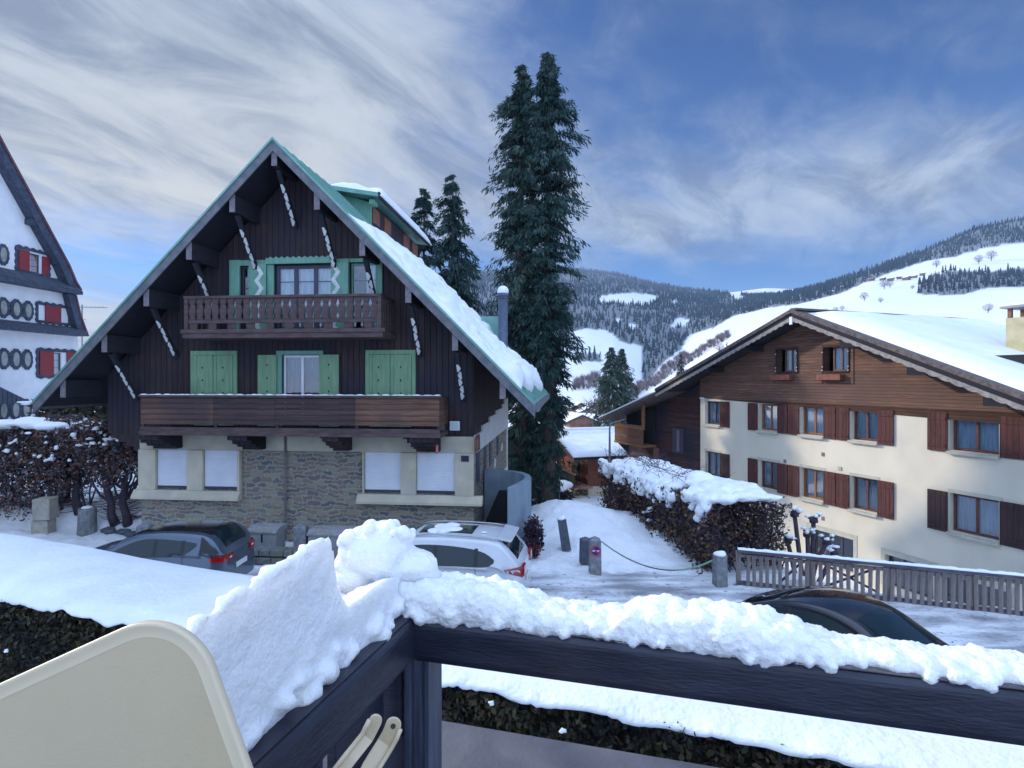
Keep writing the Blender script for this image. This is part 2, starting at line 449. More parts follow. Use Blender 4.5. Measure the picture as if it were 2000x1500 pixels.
# wooded ground, given as bearing and apparent height on the slopes
WOOD = [[(700, 500), (940, 500), (1125, 480), (1500, 560), (1500, 602), (1430, 618), (1395, 640), (1345, 655), (1330, 682), (1300, 705), (1268, 738), (1256, 742),
         (1255, 676), (1215, 668), (1190, 648), (1150, 640), (1110, 650), (1090, 690), (700, 700)],
        [(1490, 602), (1500, 560), (1640, 530), (1700, 500), (1800, 440), (1900, 400), (2300, 380), (2300, 462), (2000, 474), (1930, 482), (1870, 500), (1800, 512), (1740, 532),
         (1690, 551), (1640, 574), (1560, 594)],
        [(1792, 575), (1795, 552), (1815, 545), (1850, 528), (1920, 532), (2000, 522), (2300, 520), (2300, 562), (2000, 560), (1925, 562), (1880, 577)],
        [(1125, 690), (1175, 690), (1176, 706), (1127, 706)]]
BARE = [[(1262, 745), (1335, 688), (1352, 700), (1285, 752), (1240, 778), (1190, 792), (1180, 770)],
        [(1118, 742), (1178, 735), (1185, 756), (1122, 764)], [(1290, 735), (1390, 668), (1420, 650), (1425, 660), (1330, 720)],
        [(1150, 800), (1185, 790), (1190, 812), (1140, 818)]]
CLEAR = [[(1163, 592), (1175, 577), (1240, 571), (1287, 578), (1287, 586), (1262, 597), (1200, 590)], [(1308, 638), (1325, 619), (1345, 625), (1338, 638)],
         [(1228, 634), (1240, 630), (1244, 642), (1232, 646)], [(1310, 590), (1322, 585), (1325, 596), (1312, 598)], [(1410, 566), (1430, 566), (1460, 585), (1440, 588)],
         [(1200, 624), (1212, 620), (1212, 628), (1202, 630)]]
def landcover(x, y, z):
    px = x / np.maximum(y, 1) * 1110 + 1000; py = 740 - (z - CAMZ) * 1110 / np.maximum(y, 1)
    ok = (y > 230)
    wd = np.zeros(x.shape, bool)
    for p in WOOD: wd |= inpoly(px, py, p)
    for p in CLEAR: wd &= ~inpoly(px, py, p)
    br = np.zeros(x.shape, bool)
    for p in BARE: br |= inpoly(px, py, p)
    return wd & ok & (y < 4000), br & ok & (y < 2500) & ~wd
azs = np.radians(np.concatenate([np.arange(-180, -62, 6.0), np.arange(-62, 62, 0.25), np.arange(62, 180, 6.0)]))
rs = np.concatenate([np.arange(0.5, 8, 0.5), np.arange(8, 34, 0.16), np.geomspace(34, 120, 60), np.geomspace(122, 4700, 190)])
AA, RR = np.meshgrid(azs, rs)
GX = RR * np.sin(AA); GY = RR * np.cos(AA)
GZ = ground_z(GX, GY)
GZ = np.where(GY < 3, near_z(GX, np.full_like(GY, 3.0)), GZ)
na, nr = len(azs), len(rs)
fl = []
ii = (np.arange(nr - 1)[:, None] * na + np.arange(na)[None, :])
jj = (np.arange(nr - 1)[:, None] * na + (np.arange(na)[None, :] + 1) % na)
faces = np.stack([ii, jj, jj + na, ii + na], -1).reshape(-1)
# small-scale land cover painted per vertex: R = slushy road, G = forest litter
wd, br = landcover(GX, GY, GZ)
roadm = sstep(15.7, 15.0, GY - 0.02 * GX + 0.25 * np.sin(GX * 0.9) + 0.5 * fbm(GX * 1.3, GY * 1.3, 3)) * sstep(5.0, 5.8, GY) * (np.abs(GX) < 60)
cols = np.zeros((na * nr, 3)); cols[:, 0] = roadm.ravel(); cols[:, 1] = (wd * 0.85 + br * 0.35).ravel()
m = bpy.data.materials.new('snow_ground'); m.use_nodes = True
T = NT(m.node_tree)
at = T.n('Attribute', attribute_name='tone').outputs['Color']
sa = T.n('SeparateColor', inp={0: at}).outputs
co = T.n('TexCoord').outputs['Object']
nz = T.n('TexNoise', inp={'Vector': co, 'Scale': 0.9, 'Detail': 8, 'Roughness': 0.65}).outputs['Fac']
nf = T.n('TexNoise', inp={'Vector': co, 'Scale': 7, 'Detail': 6}).outputs['Fac']
mp = T.n('Mapping', inp={0: co, 2: (0, 0, R(-6)), 3: (0.35, 1.5, 1)}).outputs[0]
tr = T.n('TexNoise', inp={'Vector': mp, 'Scale': 0.8, 'Detail': 7, 'Roughness': 0.6}).outputs['Fac']
white = T.mix(nz, (0.76, 0.79, 0.84), (0.86, 0.88, 0.91))
slush = T.mix(T.n('MapRange', inp={0: tr, 1: 0.40, 2: 0.56}).outputs[0], (0.20, 0.20, 0.22), (0.74, 0.76, 0.80))
slush = T.mix(T.n('MapRange', inp={0: nf, 1: 0.6, 2: 0.7}).outputs[0], slush, (0.12, 0.12, 0.13))
syr = T.n('SeparateXYZ', inp={0: co}).outputs
yy_ = T.math('ADD', syr[1], T.math('ADD', T.math('MULTIPLY', tr, 0.5), T.math('MULTIPLY', syr[0], 0.03)))
rut = None
for yc in (8.0, 9.6, 11.3, 12.9, 14.1):
    q_ = T.math('DIVIDE', T.math('SUBTRACT', yy_, yc), 0.20); q_ = T.math('EXPONENT', T.math('MULTIPLY', T.math('MULTIPLY', q_, q_), -1))
    rut = q_ if rut is None else T.math('ADD', rut, q_)
slush = T.mix(T.math('MULTIPLY', rut, T.n('MapRange', inp={0: nz, 1: 0.38, 2: 0.6}).outputs[0]), slush, (0.15, 0.15, 0.17))
cc = T.mix(T.math('MULTIPLY', sa[0], 0.9), white, slush)
mpf = T.n('TexNoise', inp={'Vector': co, 'Scale': 0.02, 'Detail': 6}).outputs['Fac']
lit = T.mix(mpf, (0.03, 0.04, 0.05), (0.09, 0.105, 0.13))
cc = T.mix(sa[1], cc, lit)
# crumbs of dirt on the ploughed verge
dirt = T.n('TexNoise', inp={'Vector': co, 'Scale': 2.6, 'Detail': 9, 'Roughness': 0.7}).outputs['Fac']
dm = T.n('MapRange', inp={0: dirt, 1: 0.62, 2: 0.72, 3: 0, 4: 0.5}).outputs[0]
sy = T.n('SeparateXYZ', inp={0: co}).outputs
near = T.n('MapRange', inp={0: sy[1], 1: 17.5, 2: 20.5, 3: 1, 4: 0}).outputs[0]
cc = T.mix(T.math('MULTIPLY', dm, near), cc, (0.14, 0.13, 0.13))
p = T.n('BsdfPrincipled', inp={'Base Color': cc, 'Roughness': 0.6, 'Specular IOR Level': 0.3})
fade = T.n('MapRange', inp={0: sy[1], 1: 30, 2: 120, 3: 1, 4: 0.1}).outputs[0]
b = T.n('Bump', inp={'Height': T.math('ADD', nz, T.math('MULTIPLY', nf, 0.35)), 'Strength': fade, 'Distance': 0.12})
T.link(b.outputs[0], p.inputs['Normal'])
T.n('OutputMaterial', inp={0: p.outputs[0]})
g = fast_mesh('snowy_ground', np.stack([GX.ravel(), GY.ravel(), GZ.ravel()], 1), faces, 4, m, smooth=True, colors=cols)
tag(g, kind='structure')

# ------------------------------------------------------------------ woods on the slopes
def conifer_pts(n, tiers=3, sides=5):
    vs = []; fs = []
    for t in range(tiers):
        z0 = 0.12 + 0.88 * t / tiers * 0.95; z1 = min(1.0, z0 + 0.88 / tiers * 1.6); r = 0.17 * (1 - t / tiers * 0.85)
        o = len(vs)
        for k in range(sides):
            a = 2 * math.pi * k / sides + t
            vs.append((r * math.cos(a), r * math.sin(a), z0))
        vs.append((0, 0, z1))
        for k in range(sides): fs.append((o + k, o + (k + 1) % sides, o + sides))
    return np.array(vs), np.array(fs)
def scatter(name, pts, h, mat, tone, proto, wide=1.0):
    vs, fs = proto; n = len(pts)
    rot = rng.rand(n) * 6.28; c, s = np.cos(rot), np.sin(rot)
    V = np.zeros((n, len(vs), 3))
    wd_ = (h * wide * (0.85 + 0.4 * rng.rand(n)))[:, None]
    V[:, :, 0] = (vs[None, :, 0] * c[:, None] - vs[None, :, 1] * s[:, None]) * wd_ + pts[:, 0:1]
    V[:, :, 1] = (vs[None, :, 0] * s[:, None] + vs[None, :, 1] * c[:, None]) * wd_ + pts[:, 1:2]
    V[:, :, 2] = vs[None, :, 2] * h[:, None] + pts[:, 2:3]
    Fa = (fs[None, :, :] + (np.arange(n) * len(vs))[:, None, None]).reshape(-1)
    cc = np.repeat(tone, len(vs), axis=0)
    return fast_mesh(name, V.reshape(-1, 3), Fa, fs.shape[1], mat, colors=cc)
def sample_slopes(n, mask_i, dmin, dmax, pxr=(880, 2080)):
    px = rng.uniform(*pxr, n); d = np.sqrt(rng.uniform(dmin ** 2, dmax ** 2, n))
    x = (px - 1000) / 1110 * d; z = ground_z(x, d)
    k = landcover(x, d, z)[mask_i]
    return np.stack([x[k], d[k], z[k]], 1)
far_green = M('far_foliage', (1, 1, 1), rough=0.95, vc='tone', spec=0.1)
P = sample_slopes(110000, 0, 600, 3900)
P = P[rng.rand(len(P)) < np.clip(P[:, 1] / 2300, 0.25, 1.0)]
P = P[rng.rand(len(P)) < np.clip(0.62 + 1.6 * fbm(P[:, 0] / 90, P[:, 1] / 90, 4), 0.12, 1)]
frost = np.clip((P[:, 2] - 330) / 260, 0, 1) * (P[:, 0] < 900) + 0.18 * (rng.rand(len(P)) < 0.06)
nn = fbm(P[:, 0] / 130, P[:, 1] / 130, 3)[:, None]
tone = np.array([0.013, 0.030, 0.040]) * (0.7 + 0.7 * rng.rand(len(P), 1) + 1.0 * nn)
decid = ((rng.rand(len(P)) < 0.12) & (nn[:, 0] > 0.0))[:, None]
tone = np.where(decid, np.array([0.11, 0.085, 0.08]) * (0.7 + 0.6 * rng.rand(len(P), 1)), tone)
tone = tone * (1 - frost[:, None] * 0.75) + np.array([0.42, 0.46, 0.55]) * frost[:, None] * 0.5
h = (8 + 16 * rng.rand(len(P)) ** 1.8) * np.where(decid[:, 0], 0.6, 1)
f_ = scatter('forest_on_the_slopes', P, h, far_green, np.clip(tone, 0.008, 1), conifer_pts(1))
tag(f_, 'dark conifer forest with frosted tops covering the far mountainsides', 'forest', kind='stuff')
# leafless thickets: bunches of upright twigs
def thicket_pts():
    vs = []; fs = []
    rr = random.Random(3)
    for k in range(34):
        a = rr.uniform(0, 6.28); r0 = rr.uniform(0, 0.10); r1 = r0 + rr.uniform(0.10, 0.34)
        z0 = rr.uniform(0, 0.35); z1 = z0 + rr.uniform(0.35, 0.65); w_ = 0.018
        o = len(vs)
        x0, y0, x1, y1 = r0 * math.cos(a), r0 * math.sin(a), r1 * math.cos(a), r1 * math.sin(a)
        tx, ty = -math.sin(a + 0.7) * w_, math.cos(a + 0.7) * w_
        vs += [(x0 - tx, y0 - ty, z0), (x0 + tx, y0 + ty, z0), (x1, y1, z1)]
        fs.append((o, o + 1, o + 2))
    return np.array(vs), np.array(fs)
P = sample_slopes(26000, 1, 240, 2000)
P = P[rng.rand(len(P)) < 0.8]
tone = np.array([0.17, 0.135, 0.14]) * (0.6 + 0.8 * rng.rand(len(P), 1))
f_ = scatter('leafless_woodland', P, rng.uniform(8, 14, len(P)), far_green, tone, thicket_pts(), 1.3)
tag(f_, 'grey-brown leafless woodland along the valley bottom and gullies', 'woodland', kind='stuff')
# ------------------------------------------------------------------ shared building materials
wood_dark = planks('dark_vertical_boards', (0.024, 0.018, 0.024), (0.062, 0.040, 0.040), 0, 0.19, groove=0.09, grain=(9, 9, 0.6), across=2, gdark=0.4, c3=(0.024, 0.024, 0.040))
wood_dark_side = planks('dark_side_boards', (0.024, 0.018, 0.024), (0.062, 0.040, 0.040), 1, 0.19, groove=0.09, grain=(9, 9, 0.6), across=2, gdark=0.3)
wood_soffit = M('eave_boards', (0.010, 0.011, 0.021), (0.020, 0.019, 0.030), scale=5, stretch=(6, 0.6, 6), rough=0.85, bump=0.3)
wood_beam = M('shaded_beam', (0.010, 0.011, 0.020), (0.022, 0.021, 0.032), scale=4, stretch=(8, 0.7, 8), rough=0.85, bump=0.4)  # near black: the shade under the eaves is put into the beam colour
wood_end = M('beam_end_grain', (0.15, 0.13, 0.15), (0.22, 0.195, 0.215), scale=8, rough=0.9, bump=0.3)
rail_wood = M('balcony_wood', (0.055, 0.034, 0.036), (0.105, 0.068, 0.068), scale=3, stretch=(1, 1, 4), rough=0.8, bump=0.3)
board_warm = planks('balcony_boards_warm', (0.105, 0.050, 0.034), (0.21, 0.115, 0.078), 2, 0.165, groove=0.05, grain=(0.5, 6, 9), across=0, gdark=0.15, c3=(0.07, 0.045, 0.045))
board_dark = planks('balcony_boards_dark', (0.040, 0.026, 0.032), (0.095, 0.055, 0.050), 2, 0.165, groove=0.05, grain=(0.5, 6, 9), across=0, gdark=0.2)
plaster_cream = M('cream_render', (0.50, 0.45, 0.34), (0.60, 0.54, 0.41), scale=2, rough=0.9, bump=0.2, bscale=60, c3=(0.46, 0.43, 0.36))
plaster_pale = M('pale_render', (0.60, 0.60, 0.60), (0.70, 0.69, 0.66), scale=2, rough=0.9, bump=0.15, bscale=60)
stone_wall = stone('rubble_stone_wall', [(0.085, 0.075, 0.09), (0.20, 0.16, 0.16), (0.30, 0.20, 0.16), (0.12, 0.12, 0.16), (0.34, 0.29, 0.22), (0.18, 0.17, 0.19)], (0.33, 0.34, 0.27), depth=0.03)
green_paint = M('green_paint', (0.12, 0.30, 0.22), (0.18, 0.38, 0.29), scale=3, stretch=(3, 3, 0.6), rough=0.65, bump=0.1)
green_pale = M('faded_green_paint', (0.155, 0.29, 0.165), (0.215, 0.36, 0.21), scale=3, stretch=(4, 4, 0.6), rough=0.7, bump=0.1)
green_metal = M('green_roof_metal', (0.13, 0.30, 0.26), (0.20, 0.38, 0.33), scale=3, rough=0.4, metal=0.2)
fascia = M('grey_bargeboard', (0.09, 0.105, 0.12), (0.16, 0.165, 0.18), scale=4, rough=0.7, bump=0.2)
white_paint = M('white_paint', (0.74, 0.74, 0.74), rough=0.6)
white_zig = M('white_lead_paint', (0.55, 0.57, 0.58), (0.72, 0.73, 0.72), scale=9, rough=0.7)
win_frame_dark = M('dark_window_frame', (0.045, 0.05, 0.085), rough=0.5)
pvc = M('white_window_frame', (0.72, 0.73, 0.78), rough=0.35)
curtain = M('net_curtain', (0.55, 0.58, 0.62), (0.78, 0.80, 0.82), scale=3, stretch=(9, 1, 0.4), rough=0.9)
curtain_dim = M('brown_curtain', (0.15, 0.11, 0.12), (0.27, 0.21, 0.22), scale=3, stretch=(9, 1, 0.4), rough=0.9)
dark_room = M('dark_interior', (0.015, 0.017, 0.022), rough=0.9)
pane = glass('window_glass')
stone_grey = M('granite', (0.20, 0.205, 0.22), (0.33, 0.335, 0.35), scale=9, rough=0.9, bump=0.5, c3=(0.24, 0.24, 0.20))
concrete = M('concrete', (0.25, 0.26, 0.28), (0.34, 0.35, 0.37), scale=3, rough=0.9, bump=0.3)
metal_grey = M('grey_metal', (0.25, 0.27, 0.30), rough=0.4, metal=0.8)

def curtain_mesh(x0, x1, z0, z1, y, waves=9, amp=0.018, gap=None):
    b = MB(); n = int(waves * 8)
    for i in range(n + 1):
        x = x0 + (x1 - x0) * i / n
        yy = y + amp * math.sin(i / n * waves * 6.283) + amp * 0.4 * math.sin(i * 1.7)
        b.v += [(x, yy, z0), (x, yy, z1)]
    b.f += [(2 * i, 2 * i + 2, 2 * i + 3, 2 * i + 1) for i in range(n)]
    return b
def window_unit(parent, x0, z0, x1, z1, y, mframe, mcur, fw=0.06, mull=1, bars=0, cur=(0, 1), name='window', cols_=None):
    """frame is the part; pane and curtain are its sub-parts"""
    b = MB(); d = 0.06
    b.box(x0, y, z0, x0 + fw, y + d, z1); b.box(x1 - fw, y, z0, x1, y + d, z1)
    b.box(x0 + fw, y, z0, x1 - fw, y + d, z0 + fw); b.box(x0 + fw, y, z1 - fw, x1 - fw, y + d, z1)
    for i in range(1, mull + 1):
        xm = x0 + (x1 - x0) * i / (mull + 1)
        b.box(xm - fw * 0.6, y + 0.004, z0 + fw, xm + fw * 0.6, y + d - 0.004, z1 - fw)
    if bars:
        for i in range(1, bars + 1):
            zm = z0 + (z1 - z0) * i / (bars + 1)
            b.box(x0 + fw, y + 0.012, zm - 0.012, x1 - fw, y + 0.045, zm + 0.012)
    f = b.build(name, mframe, parent)
    MB().add([(x0 + fw / 2, y + 0.03, z0 + fw / 2), (x1 - fw / 2, y + 0.03, z0 + fw / 2), (x1 - fw / 2, y + 0.03, z1 - fw / 2), (x0 + fw / 2, y + 0.03, z1 - fw / 2)], [(0, 1, 2, 3)]).build('pane', pane, f, recalc=False)
    if mcur:
        W_ = x1 - x0
        c = curtain_mesh(x0 + 0.02 + W_ * cur[0], x0 + W_ * cur[1] - 0.02, z0 + 0.02, z1 - 0.02, y + 0.14, waves=max(3, W_ * (cur[1] - cur[0]) * 9))
        c.build('curtain', mcur, f, smooth=True, recalc=False)
    return f
def snow_sheet(name, parent, fn, nu, nv, mat=None, edge=0.06, smooth=True):
    """closed pillow of snow; fn(s,t) -> (base point, up vector, thickness) for s,t in 0..1"""
    v = []; f = []
    for j in range(nv + 1):
        for i in range(nu + 1):
            s_, t_ = i / nu, j / nv
            e = min(s_, 1 - s_) * nu, min(t_, 1 - t_) * nv
            P_, U_, th = fn(s_, t_)
            v.append(tuple(Vector(P_) + Vector(U_) * th))
    top = len(v)
    for j in range(nv + 1):
        for i in range(nu + 1):
            P_, U_, th = fn(i / nu, j / nv); v.append(tuple(P_))
    W_ = nu + 1
    for j in range(nv):
        for i in range(nu):
            a = j * W_ + i
            f.append((a, a + 1, a + W_ + 1, a + W_)); f.append((top + a, top + a + W_, top + a + W_ + 1, top + a + 1))
    for i in range(nu):
        a = i; f.append((a + 1, a, top + a, top + a + 1)); a = nv * W_ + i; f.append((a, a + 1, top + a + 1, top + a))
    for j in range(nv):
        a = j * W_; f.append((a, a + W_, top + a + W_, top + a)); a = j * W_ + nu; f.append((a + W_, a, top + a, top + a + W_))
    b = MB(); b.v = v; b.f = f
    return b.build(name, mat or snow, parent, smooth=smooth)
def nz3(x, y, z=0, s=1): return noise.noise(Vector((x * s, y * s, z * s)))

# ------------------------------------------------------------------ the big timber chalet
CH = thing('timber_chalet', 'large dark timber chalet with green shutters, rubble ground floor and steep snowy green roof', 'chalet', (-6.49, 18, 0), -5.54)
XA, ZA, SL = -0.35, 12.22, 1.01           # apex
def roofz(x): return ZA - SL * abs(x - XA)
def wallz(x): return roofz(x) - 0.36
D = 9.6
# front gable face with openings
holes = [(-2.20, 6.72, -1.90, 8.80), (-1.06, 6.72, 0.90, 8.82), (1.42, 6.72, 2.26, 8.84), (-0.80, 3.75, 0.44, 5.95)]
outer = [(-6.8, 3.42), (5.35, 3.42), (5.35, wallz(5.35)), (XA, wallz(XA)), (-6.8, wallz(-6.8))]
MB().panel(outer, holes, 0, 0.22).build('gable_wall', wood_dark, CH, recalc=False)
b = MB(); n_ = len(outer)
for i in range(n_):
    if i in (2, 3): continue
    p0, p1 = outer[i], outer[(i + 1) % n_]
    b.add([(p0[0], 0, p0[1]), (p1[0], 0, p1[1]), (p1[0], D, p1[1]), (p0[0], D, p0[1])], [(0, 1, 2, 3)])
b.add([(p[0], D, p[1]) for p in outer], [(0, 1, 2, 3, 4)])
b.build('side_wall', wood_dark_side, CH, recalc=False)
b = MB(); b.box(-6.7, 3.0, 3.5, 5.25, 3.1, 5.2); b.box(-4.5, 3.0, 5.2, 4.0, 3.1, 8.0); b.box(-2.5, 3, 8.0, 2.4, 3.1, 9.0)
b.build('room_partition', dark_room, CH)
# ground floor
MB().box(-5.61, 0.0, -0.4, 5.35, D - 0.2, 2.92).build('stone_wall', stone_wall, CH)
b = MB(); b.box(-5.64, -0.06, 2.92, 5.41, 0, 3.42); b.build('render_band', plaster_cream, CH)
# stepped render band on the right side wall
st = [(-0.06, 2.92), (9.5, 2.92), (9.5, 4.42), (8.8, 4.42), (8.8, 4.26), (8.1, 4.26), (8.1, 4.10), (7.3, 4.10), (7.3, 3.94), (6.5, 3.94), (5.0, 3.94), (5.0, 3.82), (3.2, 3.82), (3.2, 3.66), (1.4, 3.66), (1.4, 3.47), (-0.06, 3.47)]
b = MB(); b.prism(st, 'yz', 5.352, 5.41); b.build('stepped_render', plaster_pale, CH)
b = MB(); b.box(5.352, 9.2, 0.2, 5.40, 9.5, 2.91); b.box(5.352, 8.0, 0.4, 5.39, 9.2, 1.1); b.build('corner_render', plaster_pale, CH)
for (v0, v1, z0, z1) in ((0.35, 1.0, 1.9, 2.85), (2.0, 2.5, 0.3, 2.85), (3.4, 3.9, 2.0, 2.86), (5.6, 6.2, 2.1, 2.88)):
    MB().box(5.352, v0, z0, 5.375, v1, z1).build('slit_window', win_frame_dark, CH)
for (v, z) in ((4.6, 1.9), (6.9, 2.25)):
    MB().beam((5.41, v - 0.12, z - 0.1), (5.41, v + 0.12, z + 0.16), 0.06, 0.12).build('wall_lamp', white_paint, CH)
# rendered window bays with white roller shutters
roller = M('roller_shutter', (0.70, 0.73, 0.80), (0.78, 0.80, 0.84), scale=2, rough=0.5)
def bay(u0, u1, wins, zs=1.62):
    b = MB()
    b.prism([(-0.02, 1.34), (-0.30, 1.34), (-0.30, 1.42), (-0.16, zs), (-0.02, zs)], 'yz', u0 - 0.16, u1 + (0.28 if u1 > 4 else 0.02))
    b.build('window_ledge', plaster_cream, CH, bevel=0.01)
    edges = [u0] + [x for w_ in wins for x in w_] + [u1]
    for i in range(0, len(edges), 2): MB().box(edges[i], -0.17, zs + 0.002, edges[i + 1], -0.002, 2.918).build('pier', plaster_cream, CH, bevel=0.008)
    for (a, c) in wins:
        b = MB(); k = 0; z = zs + 0.13
        while z < 2.9:
            b.box(a + 0.01, -0.062, z, c - 0.01, -0.004, min(z + 0.046, 2.915)); z += 0.05
        s_ = b.build('roller_shutter', roller, CH, bevel=0.006, seg=1)
        MB().box(a + 0.01, -0.07, zs + 0.06, c - 0.01, -0.004, zs + 0.125).build('bottom_bar', win_frame_dark, s_)
bay(-5.61, -2.16, [(-5.02, -3.94), (-3.40, -2.24)])
bay(1.86, 5.36, [(1.90, 3.08), (3.56, 4.78)])
# slim gutter pipe
MB().path([(-0.67, -0.10, 0.1), (-0.67, -0.10, 3.4)], 0.035, 8).build('downpipe', wood_end, CH, smooth=True)
# stepped black corbels under the balcony
for (u0, u1) in ((-4.95, -4.15), (-1.95, -1.33), (1.00, 1.50), (3.62, 4.32)):
    b = MB(); 
    b.prism([(-0.062, 3.5), (-0.062, 2.98), (-0.35, 2.98), (-0.35, 3.06), (-0.62, 3.10), (-0.62, 3.18), (-0.9, 3.22), (-0.9, 3.32), (-1.15, 3.36), (-1.15, 3.5)], 'yz', u0, u1)
    for k in range(3): b.box(u0 - 0.12 * (3 - k), -0.5, 3.38 - 0.12 * k, u0 + 0.01, -0.063, 3.5)
    b.build('corbel', wood_dark, CH)
# left jetty corbels
b = MB()
for k in range(4): b.box(-6.75 + 0.27 * k, 0.05, 3.41 - 0.14 * (k + 1), -5.62, D - 0.5, 3.415 - 0.14 * k)
b.build('jetty', wood_dark_side, CH)
# lower balcony
LB = MB(); LB.box(-4.72, -1.24, 3.50, 4.56, -0.063, 3.62); LB.box(-4.70, -1.22, 3.622, 4.54, -1.12, 3.74)
LB = LB.build('balcony_floor', rail_wood, CH)
segs = [(-4.69, -2.36, board_warm), (-2.355, -0.42, board_dark), (-0.415, 2.02, board_dark), (2.025, 4.53, board_warm)]
for (a, c, mm) in segs:
    b = MB()
    for k in range(5): b.box(a, -1.20 - 0.008 * (k % 2), 3.83 + 0.165 * k, c, -1.165, 3.83 + 0.165 * k + 0.160)
    b.build('balcony_panel', mm, CH, bevel=0.006, seg=1)
for (x_) in (-4.69, 4.50):
    b = MB()
    for k in range(5): b.box(x_, -1.163, 3.83 + 0.165 * k, x_ + 0.035, -0.004, 3.83 + 0.165 * k + 0.160)
    b.build('balcony_panel', board_warm, CH)
MB().box(-4.74, -1.26, 4.657, 4.59, -1.08, 4.715).build('handrail', rail_wood, CH)
snow_sheet('rail_snow', CH, lambda s, t: ((-4.70 + 9.26 * s, -1.24 + 0.14 * t, 4.716), (0, 0, 1), 0.035 * max(0.1, min(1, 1.6 * nz3(s * 60, 0, 3) + 0.6)) * (0.3 if t in (0, 1) else 1)), 160, 4)
for x_ in (-4.69, -2.36, -0.42, 2.02, 4.46): MB().box(x_, -1.16, 3.745, x_ + 0.08, -1.09, 4.655).build('balcony_post', rail_wood, CH)
# upper balcony with shaped boards
MB().box(-3.30, -1.26, 6.42, 2.88, -0.003, 6.56).build('balcony_floor', rail_wood, CH)
MB().box(-3.34, -1.29, 6.565, 2.95, -1.20, 6.68).build('floor_beam', rail_wood, CH)
MB().box(-3.24, -1.25, 6.86, 2.80, -1.17, 6.95).build('bottom_rail', rail_wood, CH)
MB().box(-3.27, -1.28, 7.60, 2.83, -1.14, 7.68).build('handrail', rail_wood, CH, bevel=0.01)
for x_ in (-3.24, 2.72): MB().box(x_, -1.27, 6.56, x_ + 0.11, -1.15, 7.60).build('balcony_post', rail_wood, CH)
prof = [(0, 0.112), (0.06, 0.105), (0.14, 0.070), (0.24, 0.088), (0.36, 0.106), (0.48, 0.108), (0.58, 0.092), (0.70, 0.066), (0.80, 0.088), (0.88, 0.108), (1, 0.112)]
zb, zt = 6.95, 7.60
pts = [(w_, zb + (zt - zb) * t) for t, w_ in prof] + [(-w_, zb + (zt - zb) * t) for t, w_ in reversed(prof)]
bal = MB().prism(pts, 'xz', -0.018, 0.018).build('baluster', rail_wood, CH)
nb = 24
for i in range(nb):
    o = bal if i == 0 else bal.copy()
    if i: col.objects.link(o)
    o.location = (-3.01 + 5.62 * i / (nb - 1), -1.21, 0)
for i in range(10):
    MB().box(-3.1 + i * 0.6, -1.22, 6.69, -2.85 + i * 0.6, -1.19, 6.86).build('rail_block', rail_wood, CH)
# side rails of the upper balcony
for x_ in (-3.22, 2.76):
    MB().box(x_, -1.14, 7.60, x_ + 0.07, -0.004, 7.66).build('side_rail', rail_wood, CH)
    for k in range(4): MB().box(x_ + 0.02, -1.0 + 0.25 * k, 6.57, x_ + 0.05, -0.84 + 0.25 * k, 7.598).build('baluster', rail_wood, CH)
# upper windows and their green joinery
window_unit(CH, -1.06, 6.72, 0.90, 8.82, 0.08, win_frame_dark, curtain, fw=0.11, mull=2, bars=3)
window_unit(CH, 1.42, 6.72, 2.26, 8.84, 0.08, green_paint, curtain, fw=0.06, mull=0, bars=3, cur=(0.5, 1))
window_unit(CH, -2.20, 6.72, -1.90, 8.80, 0.08, win_frame_dark, None, fw=0.04, mull=0, bars=2)
b = MB(); b.box(-2.56, -0.06, 6.6, -2.22, -0.002, 9.0); b.box(-2.22, -0.05, 8.82, -1.30, -0.002, 8.99)
b.box(-1.30, -0.055, 6.6, -1.08, -0.002, 8.99); b.build('window_surround', green_paint, CH); b = MB(); b.box(0.92, -0.055, 6.6, 1.40, -0.003, 8.97); b.box(2.28, -0.055, 6.6, 2.46, -0.003, 8.97); b.box(1.42, -0.05, 8.86, 2.28, -0.003, 8.97)
b.build('window_surround', green_paint, CH)
sc_ = [(-1.30, 8.84), (0.98, 8.84), (0.98, 9.02)]; n_s = 12
for k in range(n_s * 4 + 1):
    x = 0.98 - (0.98 + 1.30) * k / (n_s * 4); sc_.append((x, 9.04 + 0.03 * math.sin(k / 4 * 6.283)))
MB().prism(sc_, 'xz', -0.13, -0.06).build('scalloped_lintel', green_paint, CH)
for (u0, u1) in ((-1.88, -1.30), (0.83, 1.40)):
    s_ = MB().box(u0, -0.125, 6.60, u1, -0.075, 8.86).build('door_shutter', green_paint, CH, bevel=0.008)
    c_ = (u0 + u1) / 2 + (0.06 if u0 < 0 else -0.13); w_ = 0.085; h_ = 0.072; z = 8.78; L_ = []; k = 0
    while z > 6.62: L_.append((c_ + (w_ if k % 2 else -w_) , z)); z -= 0.235; k += 1
    b = MB()
    for k in range(len(L_) - 1):
        (xa, za_), (xb, zb_) = L_[k], L_[k + 1]
        b.add([(xa - h_, -0.129, za_), (xa + h_, -0.129, za_), (xb + h_, -0.129, zb_), (xb - h_, -0.129, zb_)], [(0, 1, 2, 3)])
    b.build('zigzag_stripe', white_zig, s_, recalc=False)
    b = MB()
    for z in (7.1, 7.75, 8.4):
        b.add([(u0 + 0.03 if u0 > 0 else u0 + 0.16, -0.1275, z), ((u0 + 0.10 if u0 > 0 else u0 + 0.23), -0.1275, z + 0.05), ((u0 + 0.10 if u0 > 0 else u0 + 0.23), -0.1275, z - 0.05)], [(0, 1, 2)])
